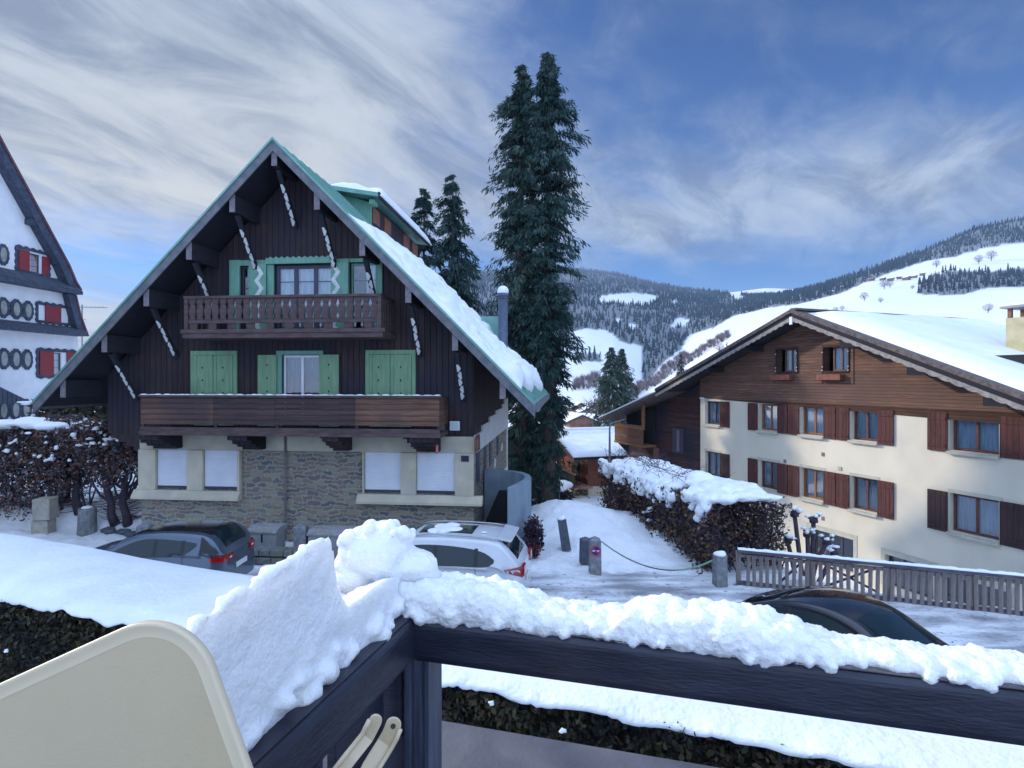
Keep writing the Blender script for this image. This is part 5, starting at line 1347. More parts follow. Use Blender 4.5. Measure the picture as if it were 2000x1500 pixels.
# --- long hedge right of the path, running away down the slope
HR = thing('snow_capped_hedge', 'long dark purple-brown hedge under thick lumpy snow beside the path down the slope', 'hedge', (6.35, 15.3, 0))
ax = Vector((5.0 - 6.35, 24.8 - 15.3, 0)); LH_ = ax.length; ax.normalize(); pr = Vector((ax.y, -ax.x, 0))
def hedge_pt(s, w_, z): p = ax * s + pr * w_; return p.x, p.y, z
def htop(s): return 1.55 + 0.30 * np.exp(-((s - 1.0) / 2.0) ** 2) + 0.02 * s - 0.05 * np.maximum(s - 8, 0)
def hbot(s): return -0.1 - 0.09 * np.maximum(s - 1.5, 0) - 0.05 * np.maximum(s - 6, 0)
def s_right(r_, n):
    s = r_.rand(n) * LH_; w_ = r_.uniform(-1.1, 1.1, n); k = r_.rand(n)
    edge = r_.rand(n) < 0.65; w_ = np.where(edge, np.sign(w_) * (1.0 + 0.15 * r_.normal(size=n)) + 0.35 * fbm(s * 1.3, k * 3, 3), w_)
    z = hbot(s) + (htop(s) - hbot(s)) * k
    return np.stack([ax.x * s + pr.x * w_, ax.y * s + pr.y * w_, z + 0.1 * fbm(s * 2, w_ * 2, 2)], 1)
tones_r = [(0.045, 0.036, 0.055), (0.070, 0.050, 0.060), (0.095, 0.060, 0.052), (0.055, 0.052, 0.062), (0.15, 0.085, 0.050), (0.065, 0.045, 0.055), (0.19, 0.11, 0.065)]
cloud(34000, s_right, 0.11, tones_r, 'foliage', HR, 41)
L_ = []
for k in range(420):
    s = rr.uniform(0, LH_); w_ = rr.choice((-1, 1)) * rr.uniform(0.4, 1.15); zb_ = float(hbot(s)); zt_ = float(htop(s))
    h0 = zb_ + (zt_ - zb_) * rr.uniform(0, 0.4)
    L_.append(([hedge_pt(s, w_ * 0.5, h0), hedge_pt(s + rr.uniform(-0.3, 0.3), w_ * 0.9, h0 + 0.6), hedge_pt(s + rr.uniform(-0.5, 0.5), w_ * 1.12, min(zt_ + 0.15, h0 + 1.3))], 0.02, 0.006))
for k in range(140):
    s = rr.uniform(2.5, LH_ + 0.4); L_.append(([hedge_pt(s, rr.uniform(-1, 1), float(htop(s))), hedge_pt(s + rr.uniform(-0.2, 0.2), rr.uniform(-1.2, 1.2), float(htop(s)) + rr.uniform(0.4, 0.75))], 0.010, 0.004))
twig_mesh(L_, 'twigs', HR, bark_cold)
bl = []
for k in range(150):
    s = rr.uniform(0.0, LH_ - 0.5); w_ = rr.uniform(-0.95, 0.95); big = 1.0 if s < 5 else 0.75
    p = hedge_pt(s, w_, float(htop(s)) + 0.05 + (0.20 if s < 2.6 else 0.05) * (1 - abs(w_) ** 2))
    bl.append((p, (rr.uniform(0.22, 0.5) * big, rr.uniform(0.22, 0.5) * big, rr.uniform(0.08, 0.16))))
bl.append((hedge_pt(2.2, -0.3, float(htop(2.0)) + 0.34), (0.45, 0.35, 0.20)))
for k in range(150):
    s = rr.uniform(0.1, LH_); w_ = -1.05 - rr.uniform(-0.05, 0.15); z = float(htop(s)) - abs(rr.gauss(0, 0.26))
    p = hedge_pt(s, w_, z); q = rr.uniform(0.07, 0.2); bl.append((p, (q, q, q * 0.8)))
for k in range(14):
    s = rr.uniform(3, LH_); p = hedge_pt(s, -1.12, rr.uniform(-0.6, 1.0)); q = rr.uniform(0.04, 0.10); bl.append((p, (q * 1.5, q, q * 0.7)))
snow_lumps('snow_cap', HR, bl, 0.045, 0.10, dscale=0.18)
# --- round snowy shrub in front of the small chalet, dark shrub by the porch, pollarded shrub by the fence
RS = thing('round_shrub', 'rounded dark shrub wearing a thick cap of snow in front of the small wooden chalet', 'shrub', (2.55, 34.5, gz(2.55, 34.5)))
def s_rs(r_, n):
    u = r_.normal(size=(n, 3)); u /= np.linalg.norm(u, axis=1, keepdims=True); return u * r_.rand(n, 1) ** 0.35 * np.array([[1.15, 0.9, 0.75]]) + np.array([[0, 0, 0.95]])
cloud(2600, s_rs, 0.16, [(0.05, 0.03, 0.06), (0.03, 0.03, 0.05), (0.09, 0.04, 0.05)], 'foliage', RS, 62)
snow_lumps('snow_cap', RS, [((rr.uniform(-0.9, 0.9), rr.uniform(-0.6, 0.4), 1.62 + rr.uniform(-0.12, 0.1)), (0.35, 0.35, 0.22)) for k in range(22)], 0.06, 0.07)
for k in (0, 1):
    tag(MB().cyl(0, 0, -0.3, 2.2, 0.025, n=6).build('garden_stake', metal_grey, loc=(1.35 + 1.45 * k, 33.6, gz(1.4 + 1.4 * k, 33.6))),
        ('thin dark stake left of the round snowy shrub', 'thin dark stake in front of the round snowy shrub')[k], 'stake', 'thin stakes by the round shrub')
PS = thing('porch_shrub', 'small dark red-leaved shrub growing against the curved porch wall', 'shrub', (0.62, 16.3, gz(0.62, 16.3)))
def s_ps(r_, n):
    u = r_.normal(size=(n, 3)); u /= np.linalg.norm(u, axis=1, keepdims=True); return u * r_.rand(n, 1) ** 0.35 * np.array([[0.30, 0.35, 0.60]]) + np.array([[0, 0, 0.6]])
cloud(1500, s_ps, 0.09, [(0.05, 0.02, 0.04), (0.02, 0.02, 0.035), (0.11, 0.035, 0.04)], 'foliage', PS, 63)
twig_mesh([([(0, 0, 0), (rr.uniform(-0.1, 0.1), 0, 0.5), (rr.uniform(-0.35, 0.35), rr.uniform(-0.2, 0.2), 1.1)], 0.012, 0.004) for k in range(12)], 'stems', PS, bark_cold)
PL = thing('pollarded_shrub', 'knobbly pollarded shrub with snow on its stubby branches behind the wooden fence', 'shrub', (8.35, 16.2, gz(8.35, 16.2) - 0.05))
zf = 0.0 - (gz(8.35, 16.2) - 0.05)
b = MB(); bl = []
for (p0, p1, p2) in [((0, 0, 0), (-0.1, 0, 1.2), (-0.30, 0, zf + 1.35)), ((0, 0, 0), (0.2, 0, 1.0), (0.30, 0.1, zf + 1.15)), ((0, 0, 0.4), (-0.3, 0, 1.2), (-0.5, 0, zf + 0.6)), ((0.1, 0, 0.6), (0.3, 0, 1.4), (0.62, 0, zf + 0.55)), ((0, 0, 0.5), (0.1, 0, 1.6), (0.12, 0.1, zf + 0.75)), ((0, 0, 0.5), (0.35, 0, 0.8), (0.9, 0.1, zf + 0.2))]:
    b.path([p0, p1, p2], [0.09, 0.07, 0.06], 8); b.ball(p2, (0.12, 0.12, 0.10), 8, 6, lambda d: 1 + 0.2 * math.sin(d.x * 9 + d.z * 7))
    for k in range(5):
        a = rr.uniform(0, 6.28); q = Vector(p2) + Vector((math.cos(a) * 0.16, math.sin(a) * 0.1, rr.uniform(0.03, 0.16))); b.path([p2, q], [0.04, 0.03], 5)
        bl.append((q + Vector((0, 0, 0.04)), (rr.uniform(0.06, 0.12), 0.08, 0.05)))
b.build('branches', bark_cold, PL, smooth=True, recalc=False)
patches('snow_patch', PL, bl)
# --- clipped hedge under the balcony, with its pillow of snow
NH = thing('clipped_hedge', 'clipped dark green hedge under a long smooth pillow of snow, running just below the balcony', 'hedge', (0, 3.55, 0))
hd = Vector((1, -0.339, 0)).normalized(); hp = Vector((0.339, 1, 0)).normalized()
zE = CAMZ - 1.94
def s_near(r_, n):
    s = r_.uniform(-8.5, 4.2, n); face = r_.rand(n) < 0.8
    w_ = np.where(face, 0.10 * r_.rand(n) - 0.04 + 0.07 * fbm(s * 3, np.zeros(n), 2), r_.uniform(0, 1.3, n)); k = r_.rand(n)
    z = np.where(face, zE - 0.03 - 2.3 * k ** 1.6, zE - 0.22 - 0.1 * k)
    w_ = w_ + np.where(face, 0.09 * fbm(s * 4, z * 4, 3), 0)
    return np.stack([hd.x * s + hp.x * w_, hd.y * s + hp.y * w_, z], 1)
tones_n = [(0.018, 0.026, 0.016), (0.035, 0.036, 0.018), (0.030, 0.022, 0.020), (0.055, 0.048, 0.026), (0.014, 0.016, 0.016), (0.07, 0.045, 0.03)]
cloud(70000, s_near, 0.045, tones_n, 'foliage', NH, 71, wid=0.6)
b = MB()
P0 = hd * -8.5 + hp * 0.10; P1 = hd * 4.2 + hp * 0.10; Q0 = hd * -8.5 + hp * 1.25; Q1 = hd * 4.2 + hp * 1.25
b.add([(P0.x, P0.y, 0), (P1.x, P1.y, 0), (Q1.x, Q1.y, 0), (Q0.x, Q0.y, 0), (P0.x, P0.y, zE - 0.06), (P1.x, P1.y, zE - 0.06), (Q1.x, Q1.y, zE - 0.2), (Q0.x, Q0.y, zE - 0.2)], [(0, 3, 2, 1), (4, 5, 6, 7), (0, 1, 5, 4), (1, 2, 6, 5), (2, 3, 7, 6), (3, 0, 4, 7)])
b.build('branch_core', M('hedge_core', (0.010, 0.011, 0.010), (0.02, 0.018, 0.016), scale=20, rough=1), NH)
def nsn(s, t):
    u = -8.5 + 12.7 * s; lo_ = -0.07 + 0.02 * math.sin(u * 2.1) + 0.03 * nz3(u * 2, 0, 1)
    w_ = lo_ + (1.35 - lo_) * t
    arch = math.sin(math.pi * min(1, max(0.0, t))) ** 0.55
    th = (max(0.06, 0.20 - 0.049 * (u + 5)) + 0.04 * nz3(u * 0.5, t * 0.7, 5) + 0.02 * nz3(u * 2, t * 3, 9)) * arch
    if t == 0: th = 0.02
    droop = 0.02 - 0.06 * max(0, 1 - t * 10) * (0.75 + 1.2 * nz3(u * 1.7, 2, 2) + 0.6 * nz3(u * 6, 2, 2)) + 0.012 * nz3(u * 31, 0, 5) * (t < 0.04)
    p = hd * u + hp * w_
    return ((p.x, p.y, zE + droop - 0.14 * t), (0, 0, 1), max(0.025, th))
snow_sheet('snow_pillow', NH, nsn, 420, 40, mat=M('soft_snow', (0.74, 0.77, 0.81), (0.83, 0.85, 0.88), scale=2.5, rough=0.6, bump=0.5, bscale=22, spec=0.3))
bl = [((hd * s + hp * -0.10 + Vector((0, 0, zE - zz_))), (q, q * 0.7, q * 0.8)) for s, zz_, q in [(-5.2, 0.28, 0.045), (-4.6, 0.42, 0.035), (-3.75, 0.55, 0.06), (-3.4, 0.36, 0.03), (-5.6, 0.16, 0.05), (0.35, 0.13, 0.035), (1.0, 0.22, 0.025), (-0.1, 0.05, 0.03), (1.6, 0.2, 0.02), (-4.2, 0.6, 0.03)]]
patches('snow_crumb', NH, [(c, (r[0] * 0.7, r[1] * 0.5, r[2] * 0.6)) for c, r in bl])
# ------------------------------------------------------------------ street furniture
gran = M('granite_post', (0.13, 0.14, 0.16), (0.26, 0.27, 0.29), scale=7, rough=0.9, bump=0.6, c3=(0.15, 0.16, 0.13))
gran_pale = M('pale_stone_block', (0.30, 0.28, 0.24), (0.42, 0.39, 0.32), scale=5, rough=0.9, bump=0.5)
dark_post = M('dark_stone_post', (0.05, 0.06, 0.085), (0.10, 0.11, 0.14), scale=7, rough=0.85, bump=0.4)
def gpost(label, x, y, w_, h, mat=gran, point=0.10, tilt=None, z=None, name='stone_post', snowcap=False, group=None, rz_=6):
    z = gz(x, y) - 0.1 if z is None else z
    b = MB(); a = w_ / 2
    b.add([(-a, -a, 0), (a, -a, 0), (a, a, 0), (-a, a, 0), (-a * 0.92, -a * 0.92, h - point), (a * 0.92, -a * 0.92, h - point), (a * 0.92, a * 0.92, h - point), (-a * 0.92, a * 0.92, h - point), (0, 0, h)],
          [(0, 3, 2, 1), (0, 1, 5, 4), (1, 2, 6, 5), (2, 3, 7, 6), (3, 0, 4, 7), (4, 5, 8), (5, 6, 8), (6, 7, 8), (7, 4, 8)])
    T_ = thing(name, label, 'post', (x, y, z), rz_, group)
    if tilt: T_.rotation_euler = (R(tilt[0]), R(tilt[1]), 0)
    b.build('shaft', mat, T_, bevel=0.012)
    if snowcap: snow_lumps('snow_cap', T_, [((0, 0, h), (a * 1.1, a * 1.1, 0.07)), ((a * 0.4, 0, h + 0.03), (a * 0.6, a * 0.7, 0.06))], 0.02, 0.02, dscale=0.1)
    return T_
gP = 'granite posts along the foot of the stone wall'
gpost('pointed granite post below the left window bay, behind the dark car', -10.45, 16.2, 0.36, 1.20, group=gP)
gpost('pointed granite post over the middle of the dark car roof', -8.1, 16.25, 0.36, 1.15, group=gP)
gpost('pointed granite post standing between the two long troughs', -6.05, 16.3, 0.36, 1.15, group=gP)
# low trough-like benches of granite
def trough(label, x0, x1, y, z1, slots):
    T_ = thing('stone_trough', label, 'trough', (x0, y, 0), -5.5, 'granite troughs below the chalet wall')
    L_ = x1 - x0
    b = MB(); b.box(0, 0, -0.1, L_, 0.55, z1 - 0.16); b.build('body', concrete, T_, bevel=0.015)
    b = MB(); b.prism([(-0.04, z1 - 0.158), (-0.04, z1 - 0.10), (0.14, z1), (0.60, z1), (0.60, z1 - 0.158)], 'yz', -0.03, L_ + 0.03); b.build('sloping_lid', stone_grey, T_, bevel=0.01)
    for s in slots: MB().box(L_ * s - 0.025, -0.012, z1 - 0.42, L_ * s + 0.025, -0.002, z1 - 0.18).build('slot', dark_room, T_)
trough('short granite trough at the left, above the dark car', -7.6, -6.75, 16.35, 0.92, (0.5,))
trough('long granite trough left of the white car', -5.8, -4.0, 16.15, 0.90, (0.35, 0.75))
trough('granite trough directly behind the white car roof', -3.75, -1.4, 15.95, 0.88, (0.3, 0.7))
T_ = thing('kerb_wall', 'low row of rough pale stones in front of the troughs', 'low wall', (-7.9, 15.9, 0), -4)
b = MB(); rr = random.Random(8)
for r_ in range(2):
    x = 0
    while x < 3.4:
        l = rr.uniform(0.22, 0.42); b.box(x + 0.01, rr.uniform(0, 0.04), 0.02 + r_ * 0.22, x + l - 0.01, 0.4, 0.22 + r_ * 0.22 - 0.015); x += l
b.build('stones', gran, T_, bevel=0.03)
# left side
T_ = thing('square_stone_pillar', 'pillar of two stacked pale stone blocks at the end of the copper hedge', 'pillar', (-15.6, 18.95, gz(-15.6, 18.95) - 0.12), 8)
MB().box(-0.26, -0.24, 0, 0.24, 0.24, 0.58).build('block', gran_pale, T_, bevel=0.03)
MB().box(-0.22, -0.25, 0.59, 0.30, 0.24, 1.30).build('block', gran_pale, T_, bevel=0.03)
T_ = thing('round_stone_post', 'thick round grey stone post with a dab of snow, left of the chalet corner', 'post', (-14.35, 19.2, gz(-14.35, 19.2) - 0.1))
MB().path([(0, 0, 0), (0, 0, 0.5), (0.01, 0, 0.98)], [0.30, 0.27, 0.26], 14).build('shaft', gran, T_, smooth=False, bevel=0.015)
MB().ball((0, 0, 0.99), (0.17, 0.17, 0.06), 12, 6).build('snow_cap', snow, T_, smooth=True)
rr = random.Random(12)
for k in range(7):
    x = -13.6 + k * 0.34 + rr.uniform(-0.1, 0.1); y = 19.1 - k * 0.12 + rr.uniform(-0.15, 0.15); q = rr.uniform(0.16, 0.28)
    o = MB().ball((0, 0, 0), (q, q * 0.8, q * 0.45), 9, 6, lambda d, k=k: 1 + 0.25 * nz3(d.x * 2 + k, d.y * 2, d.z * 2)).build('rock', dark_post, loc=(x, y, gz(x, y) + 0.05))
    tag(o, 'dark rough rock in the row of rocks between the round post and the dark car', 'rock', 'dark rocks by the round post')
T_ = thing('low_garden_wall', 'low smooth snow-dusted wall joining the left corner of the stone house', 'low wall', (-14.2, 20.3, 0), -5)
MB().box(-0.6, 0, -0.3, 4.0, 0.3, 1.05).build('wall', plaster_pale, T_, bevel=0.02)
# posts of the path on the right
gpost('tilted dark post half buried in the ploughed snow near the porch', 1.62, 16.9, 0.27, 0.95, dark_post, 0.02, tilt=(0, -9), snowcap=True, name='leaning_post', z=0.12)
gpost('short dark pointed post just left of the post with the round sign', 2.06, 15.95, 0.30, 0.75, dark_post, 0.08, z=0.03, name='stone_post')
SP = gpost('tall grey post carrying the round no-parking sign', 2.22, 15.2, 0.31, 1.05, gran, 0.09, z=-0.05, name='sign_post', rz_=0)
ring = MB(); 
def disc(r0, r1, y, n=32, cz=0.70):
    b = MB()
    vs = []; fs = []
    for k in range(n):
        a = 2 * math.pi * k / n; vs += [(r0 * math.cos(a), y, cz + r0 * math.sin(a)), (r1 * math.cos(a), y, cz + r1 * math.sin(a))]
    for k in range(n): fs.append((2 * k, 2 * k + 1, (2 * k + 3) % (2 * n), (2 * k + 2) % (2 * n)))
    b.add(vs, fs); return b
NP = thing('no_parking_sign', 'round red and blue no-parking sign on the tall grey post', 'sign', (2.22, 15.2, -0.05))
o = MB(); o.path([(0, -0.165, 0.70), (0, -0.155, 0.70)], 0.145, 32); o.build('plate', M('sign_blue', (0.02, 0.015, 0.20), rough=0.4), NP)
redp = M('sign_red', (0.50, 0.05, 0.05), (0.40, 0.09, 0.08), scale=9, rough=0.5)
disc(0.112, 0.144, -0.168).build('red_ring', redp, NP, recalc=False)
b = MB(); d_ = Vector((0.78, 0, -0.62)).normalized(); n_ = Vector((0.62, 0, 0.78)).normalized(); c_ = Vector((0, -0.1675, 0.70))
b.add([c_ + d_ * 0.113 + n_ * 0.014, c_ - d_ * 0.113 + n_ * 0.014, c_ - d_ * 0.113 - n_ * 0.014, c_ + d_ * 0.113 - n_ * 0.014], [(0, 1, 2, 3)]); b.build('red_bar', redp, NP, recalc=False)
b = MB()
for sx in (-1, 1): b.add([(sx * 0.095, -0.1665, 0.715), (sx * 0.02, -0.1665, 0.70 + 0.01), (sx * 0.03, -0.1665, 0.682), (sx * 0.09, -0.1665, 0.685)], [(0, 1, 2, 3)])
b.build('tow_symbol', white_paint, NP, recalc=False)
gpost('grey stone post with a cap of snow beside the left end of the wooden fence', 5.23, 14.3, 0.29, 0.82, gran, 0.02, z=-0.03, snowcap=True)
# chain between the two posts
CHN = thing('barrier_chain', 'rusty chain hanging between the sign post and the snow-capped post, half covered in green hose', 'chain', (0, 0, 0))
A_, B_ = Vector((2.39, 15.15, 0.86)), Vector((5.06, 14.32, 0.63))
def chain_pt(t): p = A_.lerp(B_, t); p.z -= 0.50 * 4 * t * (1 - t) * (0.85 + 0.15 * t) ; return p
b = MB(); nl = 60
for k in range(nl):
    t0 = k / 88; p = chain_pt(t0); q = chain_pt(t0 + 1 / 88); d = (q - p).normalized(); up = Vector((0, 0, 1)) if k % 2 else d.cross(Vector((0, 0, 1)))
    s_ = d.cross(up).normalized() if k % 2 else Vector((0, 0, 1)); s_ = (s_ - d * s_.dot(d)).normalized()
    c = (p + q) / 2; pts = []
    for a in range(9):
        an = a / 8 * 6.283; pts.append(c + d * math.cos(an) * 0.029 + s_ * math.sin(an) * 0.015)
    b.path(pts, 0.006, 5, cap=False)
b.build('links', M('rusty_steel', (0.05, 0.04, 0.05), (0.10, 0.07, 0.06), scale=20, rough=0.7, metal=0.5), CHN, recalc=False)
MB().path([chain_pt(0.68 + 0.32 * k / 8) for k in range(9)], 0.024, 8).build('green_hose', M('green_hose', (0.10, 0.26, 0.17), (0.20, 0.34, 0.26), scale=8, rough=0.6), CHN, smooth=True)
# ------------------------------------------------------------------ wooden fence
FN = thing('wooden_fence', 'weathered brown slatted wooden fence with a line of snow along its top rail', 'fence', (5.72, 14.35, 0))
f_d = Vector((11.9 - 5.72, 12.25 - 14.35, 0)); FL = f_d.length; f_d.normalize(); f_a = math.degrees(math.atan2(f_d.y, f_d.x)); FN.rotation_euler = (0, 0, R(f_a))
fwood = M('weathered_fence_wood', (0.15, 0.125, 0.12), (0.27, 0.23, 0.21), scale=3, stretch=(3, 3, 0.7), rough=0.9, bump=0.5)
fdark = M('dark_rail_wood', (0.055, 0.05, 0.075), (0.11, 0.10, 0.13), scale=4, rough=0.8, bump=0.4)
def fz(s): return 0.0
MB().beam((-0.02, 0, 0.86), (FL, 0, 0.84), 0.14, 0.075).build('top_rail', fdark, FN, bevel=0.008)
MB().beam((-0.02, 0.02, 0.745), (FL, 0.02, 0.725), 0.05, 0.08).build('upper_rail', fwood, FN)
MB().beam((-0.02, 0.02, 0.06), (FL, 0.02, 0.04), 0.06, 0.09).build('lower_rail', fdark, FN)
slat = None; x = 0.22; rr = random.Random(2); k = 0
while x < FL:
    if slat is None: slat = MB().box(-0.042, -0.014, 0.0, 0.042, 0.014, 0.78).build('slat', fwood, FN); o = slat
    else: o = slat.copy(); col.objects.link(o)
    o.location = (x, -0.022, 0.0 + rr.uniform(-0.01, 0.01)); o.rotation_euler = (0, R(rr.uniform(-1.5, 1.5)), 0)
    x += 0.148
for x in (0, 1.62, 3.25, 4.87, 6.4): MB().box(x - 0.06, 0.0, -0.25, x + 0.06, 0.12, 0.83).build('fence_post', fwood, FN, bevel=0.008)
snow_sheet('rail_snow', FN, lambda s, t: ((-0.02 + FL * s, -0.068 + 0.136 * t, 0.899 - 0.02 * s), (0, 0, 1), max(0.008, (0.040 + 0.028 * nz3(s * 34, 0, 2) + 0.012 * nz3(s * 110, 1, 2)) * (0.35 if t in (0, 1) else 1))), 300, 6)
for a, c in (((1.9, 0.16, 0.10), (3.1, 0.16, 0.72)), ((3.1, 0.16, 0.12), (1.9, 0.16, 0.70)), ((0.95, 0.16, 0.1), (1.5, 0.16, 0.72))): MB().beam(a, c, 0.03, 0.05).build('cross_brace', fdark, FN)
# ------------------------------------------------------------------ street lamp, aerial
SLx, SLy = 6.1, 35.5
SLz = gz(SLx, SLy) - 0.2
SL_ = thing('street_lamp', 'slim grey street lamp with a short arm beside the small chalet roof', 'street lamp', (SLx, SLy, SLz))
zt_ = 2.45 - SLz
MB().path([(0, 0, 0), (0, 0, zt_ - 2.2), (0, 0, zt_ - 0.3), (0.05, 0, zt_ - 0.08), (0.25, 0, zt_ + 0.03)], [0.09, 0.075, 0.055, 0.05, 0.045], 8).build('pole', metal_grey, SL_, smooth=True)
MB().beam((0.25, 0, zt_ + 0.03), (0.95, 0, zt_ + 0.22), 0.14, 0.06, taper=0.8).build('lamp_head', metal_grey, SL_, bevel=0.01)
AM = thing('aerial_mast', 'thin television aerial mast against the bright sky left of the chalet roof', 'aerial', (-43.5, 57.5, gz(-43.5, 57.5)))
h_ = 12.7 - gz(-43.5, 57.5)
MB().path([(0, 0, 0), (0, 0, h_)], 0.07, 6).build('mast', metal_grey, AM)
b = MB(); b.beam((-0.3, 0, h_ - 0.25), (2.6, 0, h_ - 0.3), 0.06, 0.06)
for k in range(6): b.beam((0.2 + 0.4 * k, -0.3, h_ - 0.25), (0.2 + 0.4 * k, 0.3, h_ - 0.25), 0.04, 0.04)
b.beam((-0.5, 0, h_ - 1.5), (0.4, 0, h_ - 1.5), 0.05, 0.05); b.build('aerial_arms', metal_grey, AM)
# ------------------------------------------------------------------ distant chalets
fc_wood = M('far_timber', (0.16, 0.085, 0.06), (0.24, 0.13, 0.09), scale=0.6, rough=0.9)
fc_wall = M('far_render', (0.55, 0.50, 0.42), rough=0.9)
def far_chalet(label, px, d, w_, rz_, group, wallm=fc_wall):
    x = (px - 1000) / 1110 * d; z = gz(x, d)
    T_ = thing('distant_chalet', label, 'chalet', (x, d, z - 0.02 * w_), rz_, group)
    h = w_ * 0.32; a = w_ / 2; l = w_ * 1.1
    MB().box(-a, 0, -h, a, l, h).build('base_wall', wallm, T_)
    MB().prism([(-a, h), (a, h), (a, h * 1.9), (0, h * 2.5), (-a, h * 1.9)], 'xz', -0.01 * w_, l).build('timber_front', fc_wood, T_)
    rf = MB().prism([(-a * 1.35, h * 1.72), (0, h * 2.6), (a * 1.35, h * 1.72), (a * 1.35, h * 1.62), (0, h * 2.5), (-a * 1.35, h * 1.62)], 'xz', -l * 0.13, l * 1.1).build('roof', wood_soffit, T_)
    MB().prism([(-a * 1.35, h * 1.73), (-a * 1.3, h * 1.86), (0, h * 2.76), (a * 1.3, h * 1.86), (a * 1.35, h * 1.73), (0, h * 2.61)], 'xz', -l * 0.12, l * 1.1).build('roof_snow', snow, rf)
    MB().box(-a * 0.8, -0.07 * w_, h * 1.05, a * 0.8, -0.012 * w_, h * 1.25).build('balcony', fc_wood, T_)
    b = MB(); b.box(-a * 0.5, -0.006 * w_, h * 0.2, -a * 0.2, -0.001 * w_, h * 0.7); b.build('window', win_frame_dark, T_)
    b = MB(); b.box(a * 0.2, -0.006 * w_, h * 0.2, a * 0.5, -0.001 * w_, h * 0.7); b.build('window', win_frame_dark, T_)
gV = 'chalets in the valley between the tall conifers and the spruces'
far_chalet('valley chalet with long pale roof, uppermost and left', 1132, 300, 9, 40, gV)
far_chalet('small valley chalet with triangular gable, right below the uppermost one', 1150, 270, 7, 5, gV, fc_wood)
far_chalet('valley chalet half hidden by the left spruce', 1164, 330, 8, 30, gV, fc_wood)
far_chalet('nearest valley chalet, its dark gable just above the small chalet roof', 1136, 150, 6.5, 12, gV)
far_chalet('valley chalet behind the nearest one, cream walls showing', 1143, 190, 6, 35, gV)
far_chalet('valley chalet beside the spruce trunks, wide snowy roof', 1160, 165, 6.5, 50, gV)
gH = 'chalets strung along the sunny hillside under the ridge forest'
for k, (px, d, lab) in enumerate([(1706, 1560, 'orange-brown hillside chalet at the left end of the hamlet'), (1728, 1540, 'dark hillside chalet second from the left'), (1745, 1500, 'wide hillside chalet in the middle left of the hamlet'),
    (1762, 1520, 'hillside chalet in the middle of the hamlet'), (1776, 1480, 'tallest looking hillside chalet right of the middle'), (1790, 1500, 'hillside chalet second from the right'), (1806, 1530, 'low hillside chalet at the right end of the hamlet'),
    (1628, 1500, 'hillside chalet alone lower left of the hamlet'), (1650, 1560, 'hillside chalet between the lone one and the hamlet')]):
    far_chalet(lab, px, d, (11, 10, 12, 11, 13, 10, 10, 9, 9)[k], 20 + 13 * k % 50, gH, fc_wood)

# ------------------------------------------------------------------ cars
def paint(name, c, rough=0.25, metal=0.3):
    return M(name, c, tuple(x * 0.92 for x in c), scale=2, rough=rough, metal=metal, coat=0.6, bump=0.0)
car_glass = M('tinted_car_glass', (0.010, 0.022, 0.028), rough=0.03, spec=0.45)
tyre_m = M('tyre_rubber', (0.015, 0.015, 0.017), rough=0.85)
rim_m = M('alloy_rim', (0.45, 0.46, 0.48), rough=0.3, metal=0.9)
black_pl = M('black_plastic', (0.018, 0.019, 0.022), rough=0.5)
red_l = M('tail_light_red', (0.30, 0.008, 0.010), rough=0.12, coat=0.5)
wh_l = M('clear_lens', (0.65, 0.67, 0.7), rough=0.15)
def interp(pts, x):
    xs = [p_[0] for p_ in pts]; ys = [p_[1] for p_ in pts]
    # smooth interpolation of the profile
    i = 0
    while i < len(xs) - 2 and x > xs[i + 1]: i += 1
    t = min(1, max(0, (x - xs[i]) / (xs[i + 1] - xs[i])))
    m0 = (ys[i + 1] - ys[i - 1]) / (xs[i + 1] - xs[i - 1]) if i > 0 else (ys[1] - ys[0]) / (xs[1] - xs[0])
    m1 = (ys[i + 2] - ys[i]) / (xs[i + 2] - xs[i]) if i < len(xs) - 2 else (ys[-1] - ys[-2]) / (xs[-1] - xs[-2])
    h = xs[i + 1] - xs[i]; t2, t3 = t * t, t * t * t
    return (2 * t3 - 3 * t2 + 1) * ys[i] + (t3 - 2 * t2 + t) * h * m0 + (-2 * t3 + 3 * t2) * ys[i + 1] + (t3 - t2) * h * m1
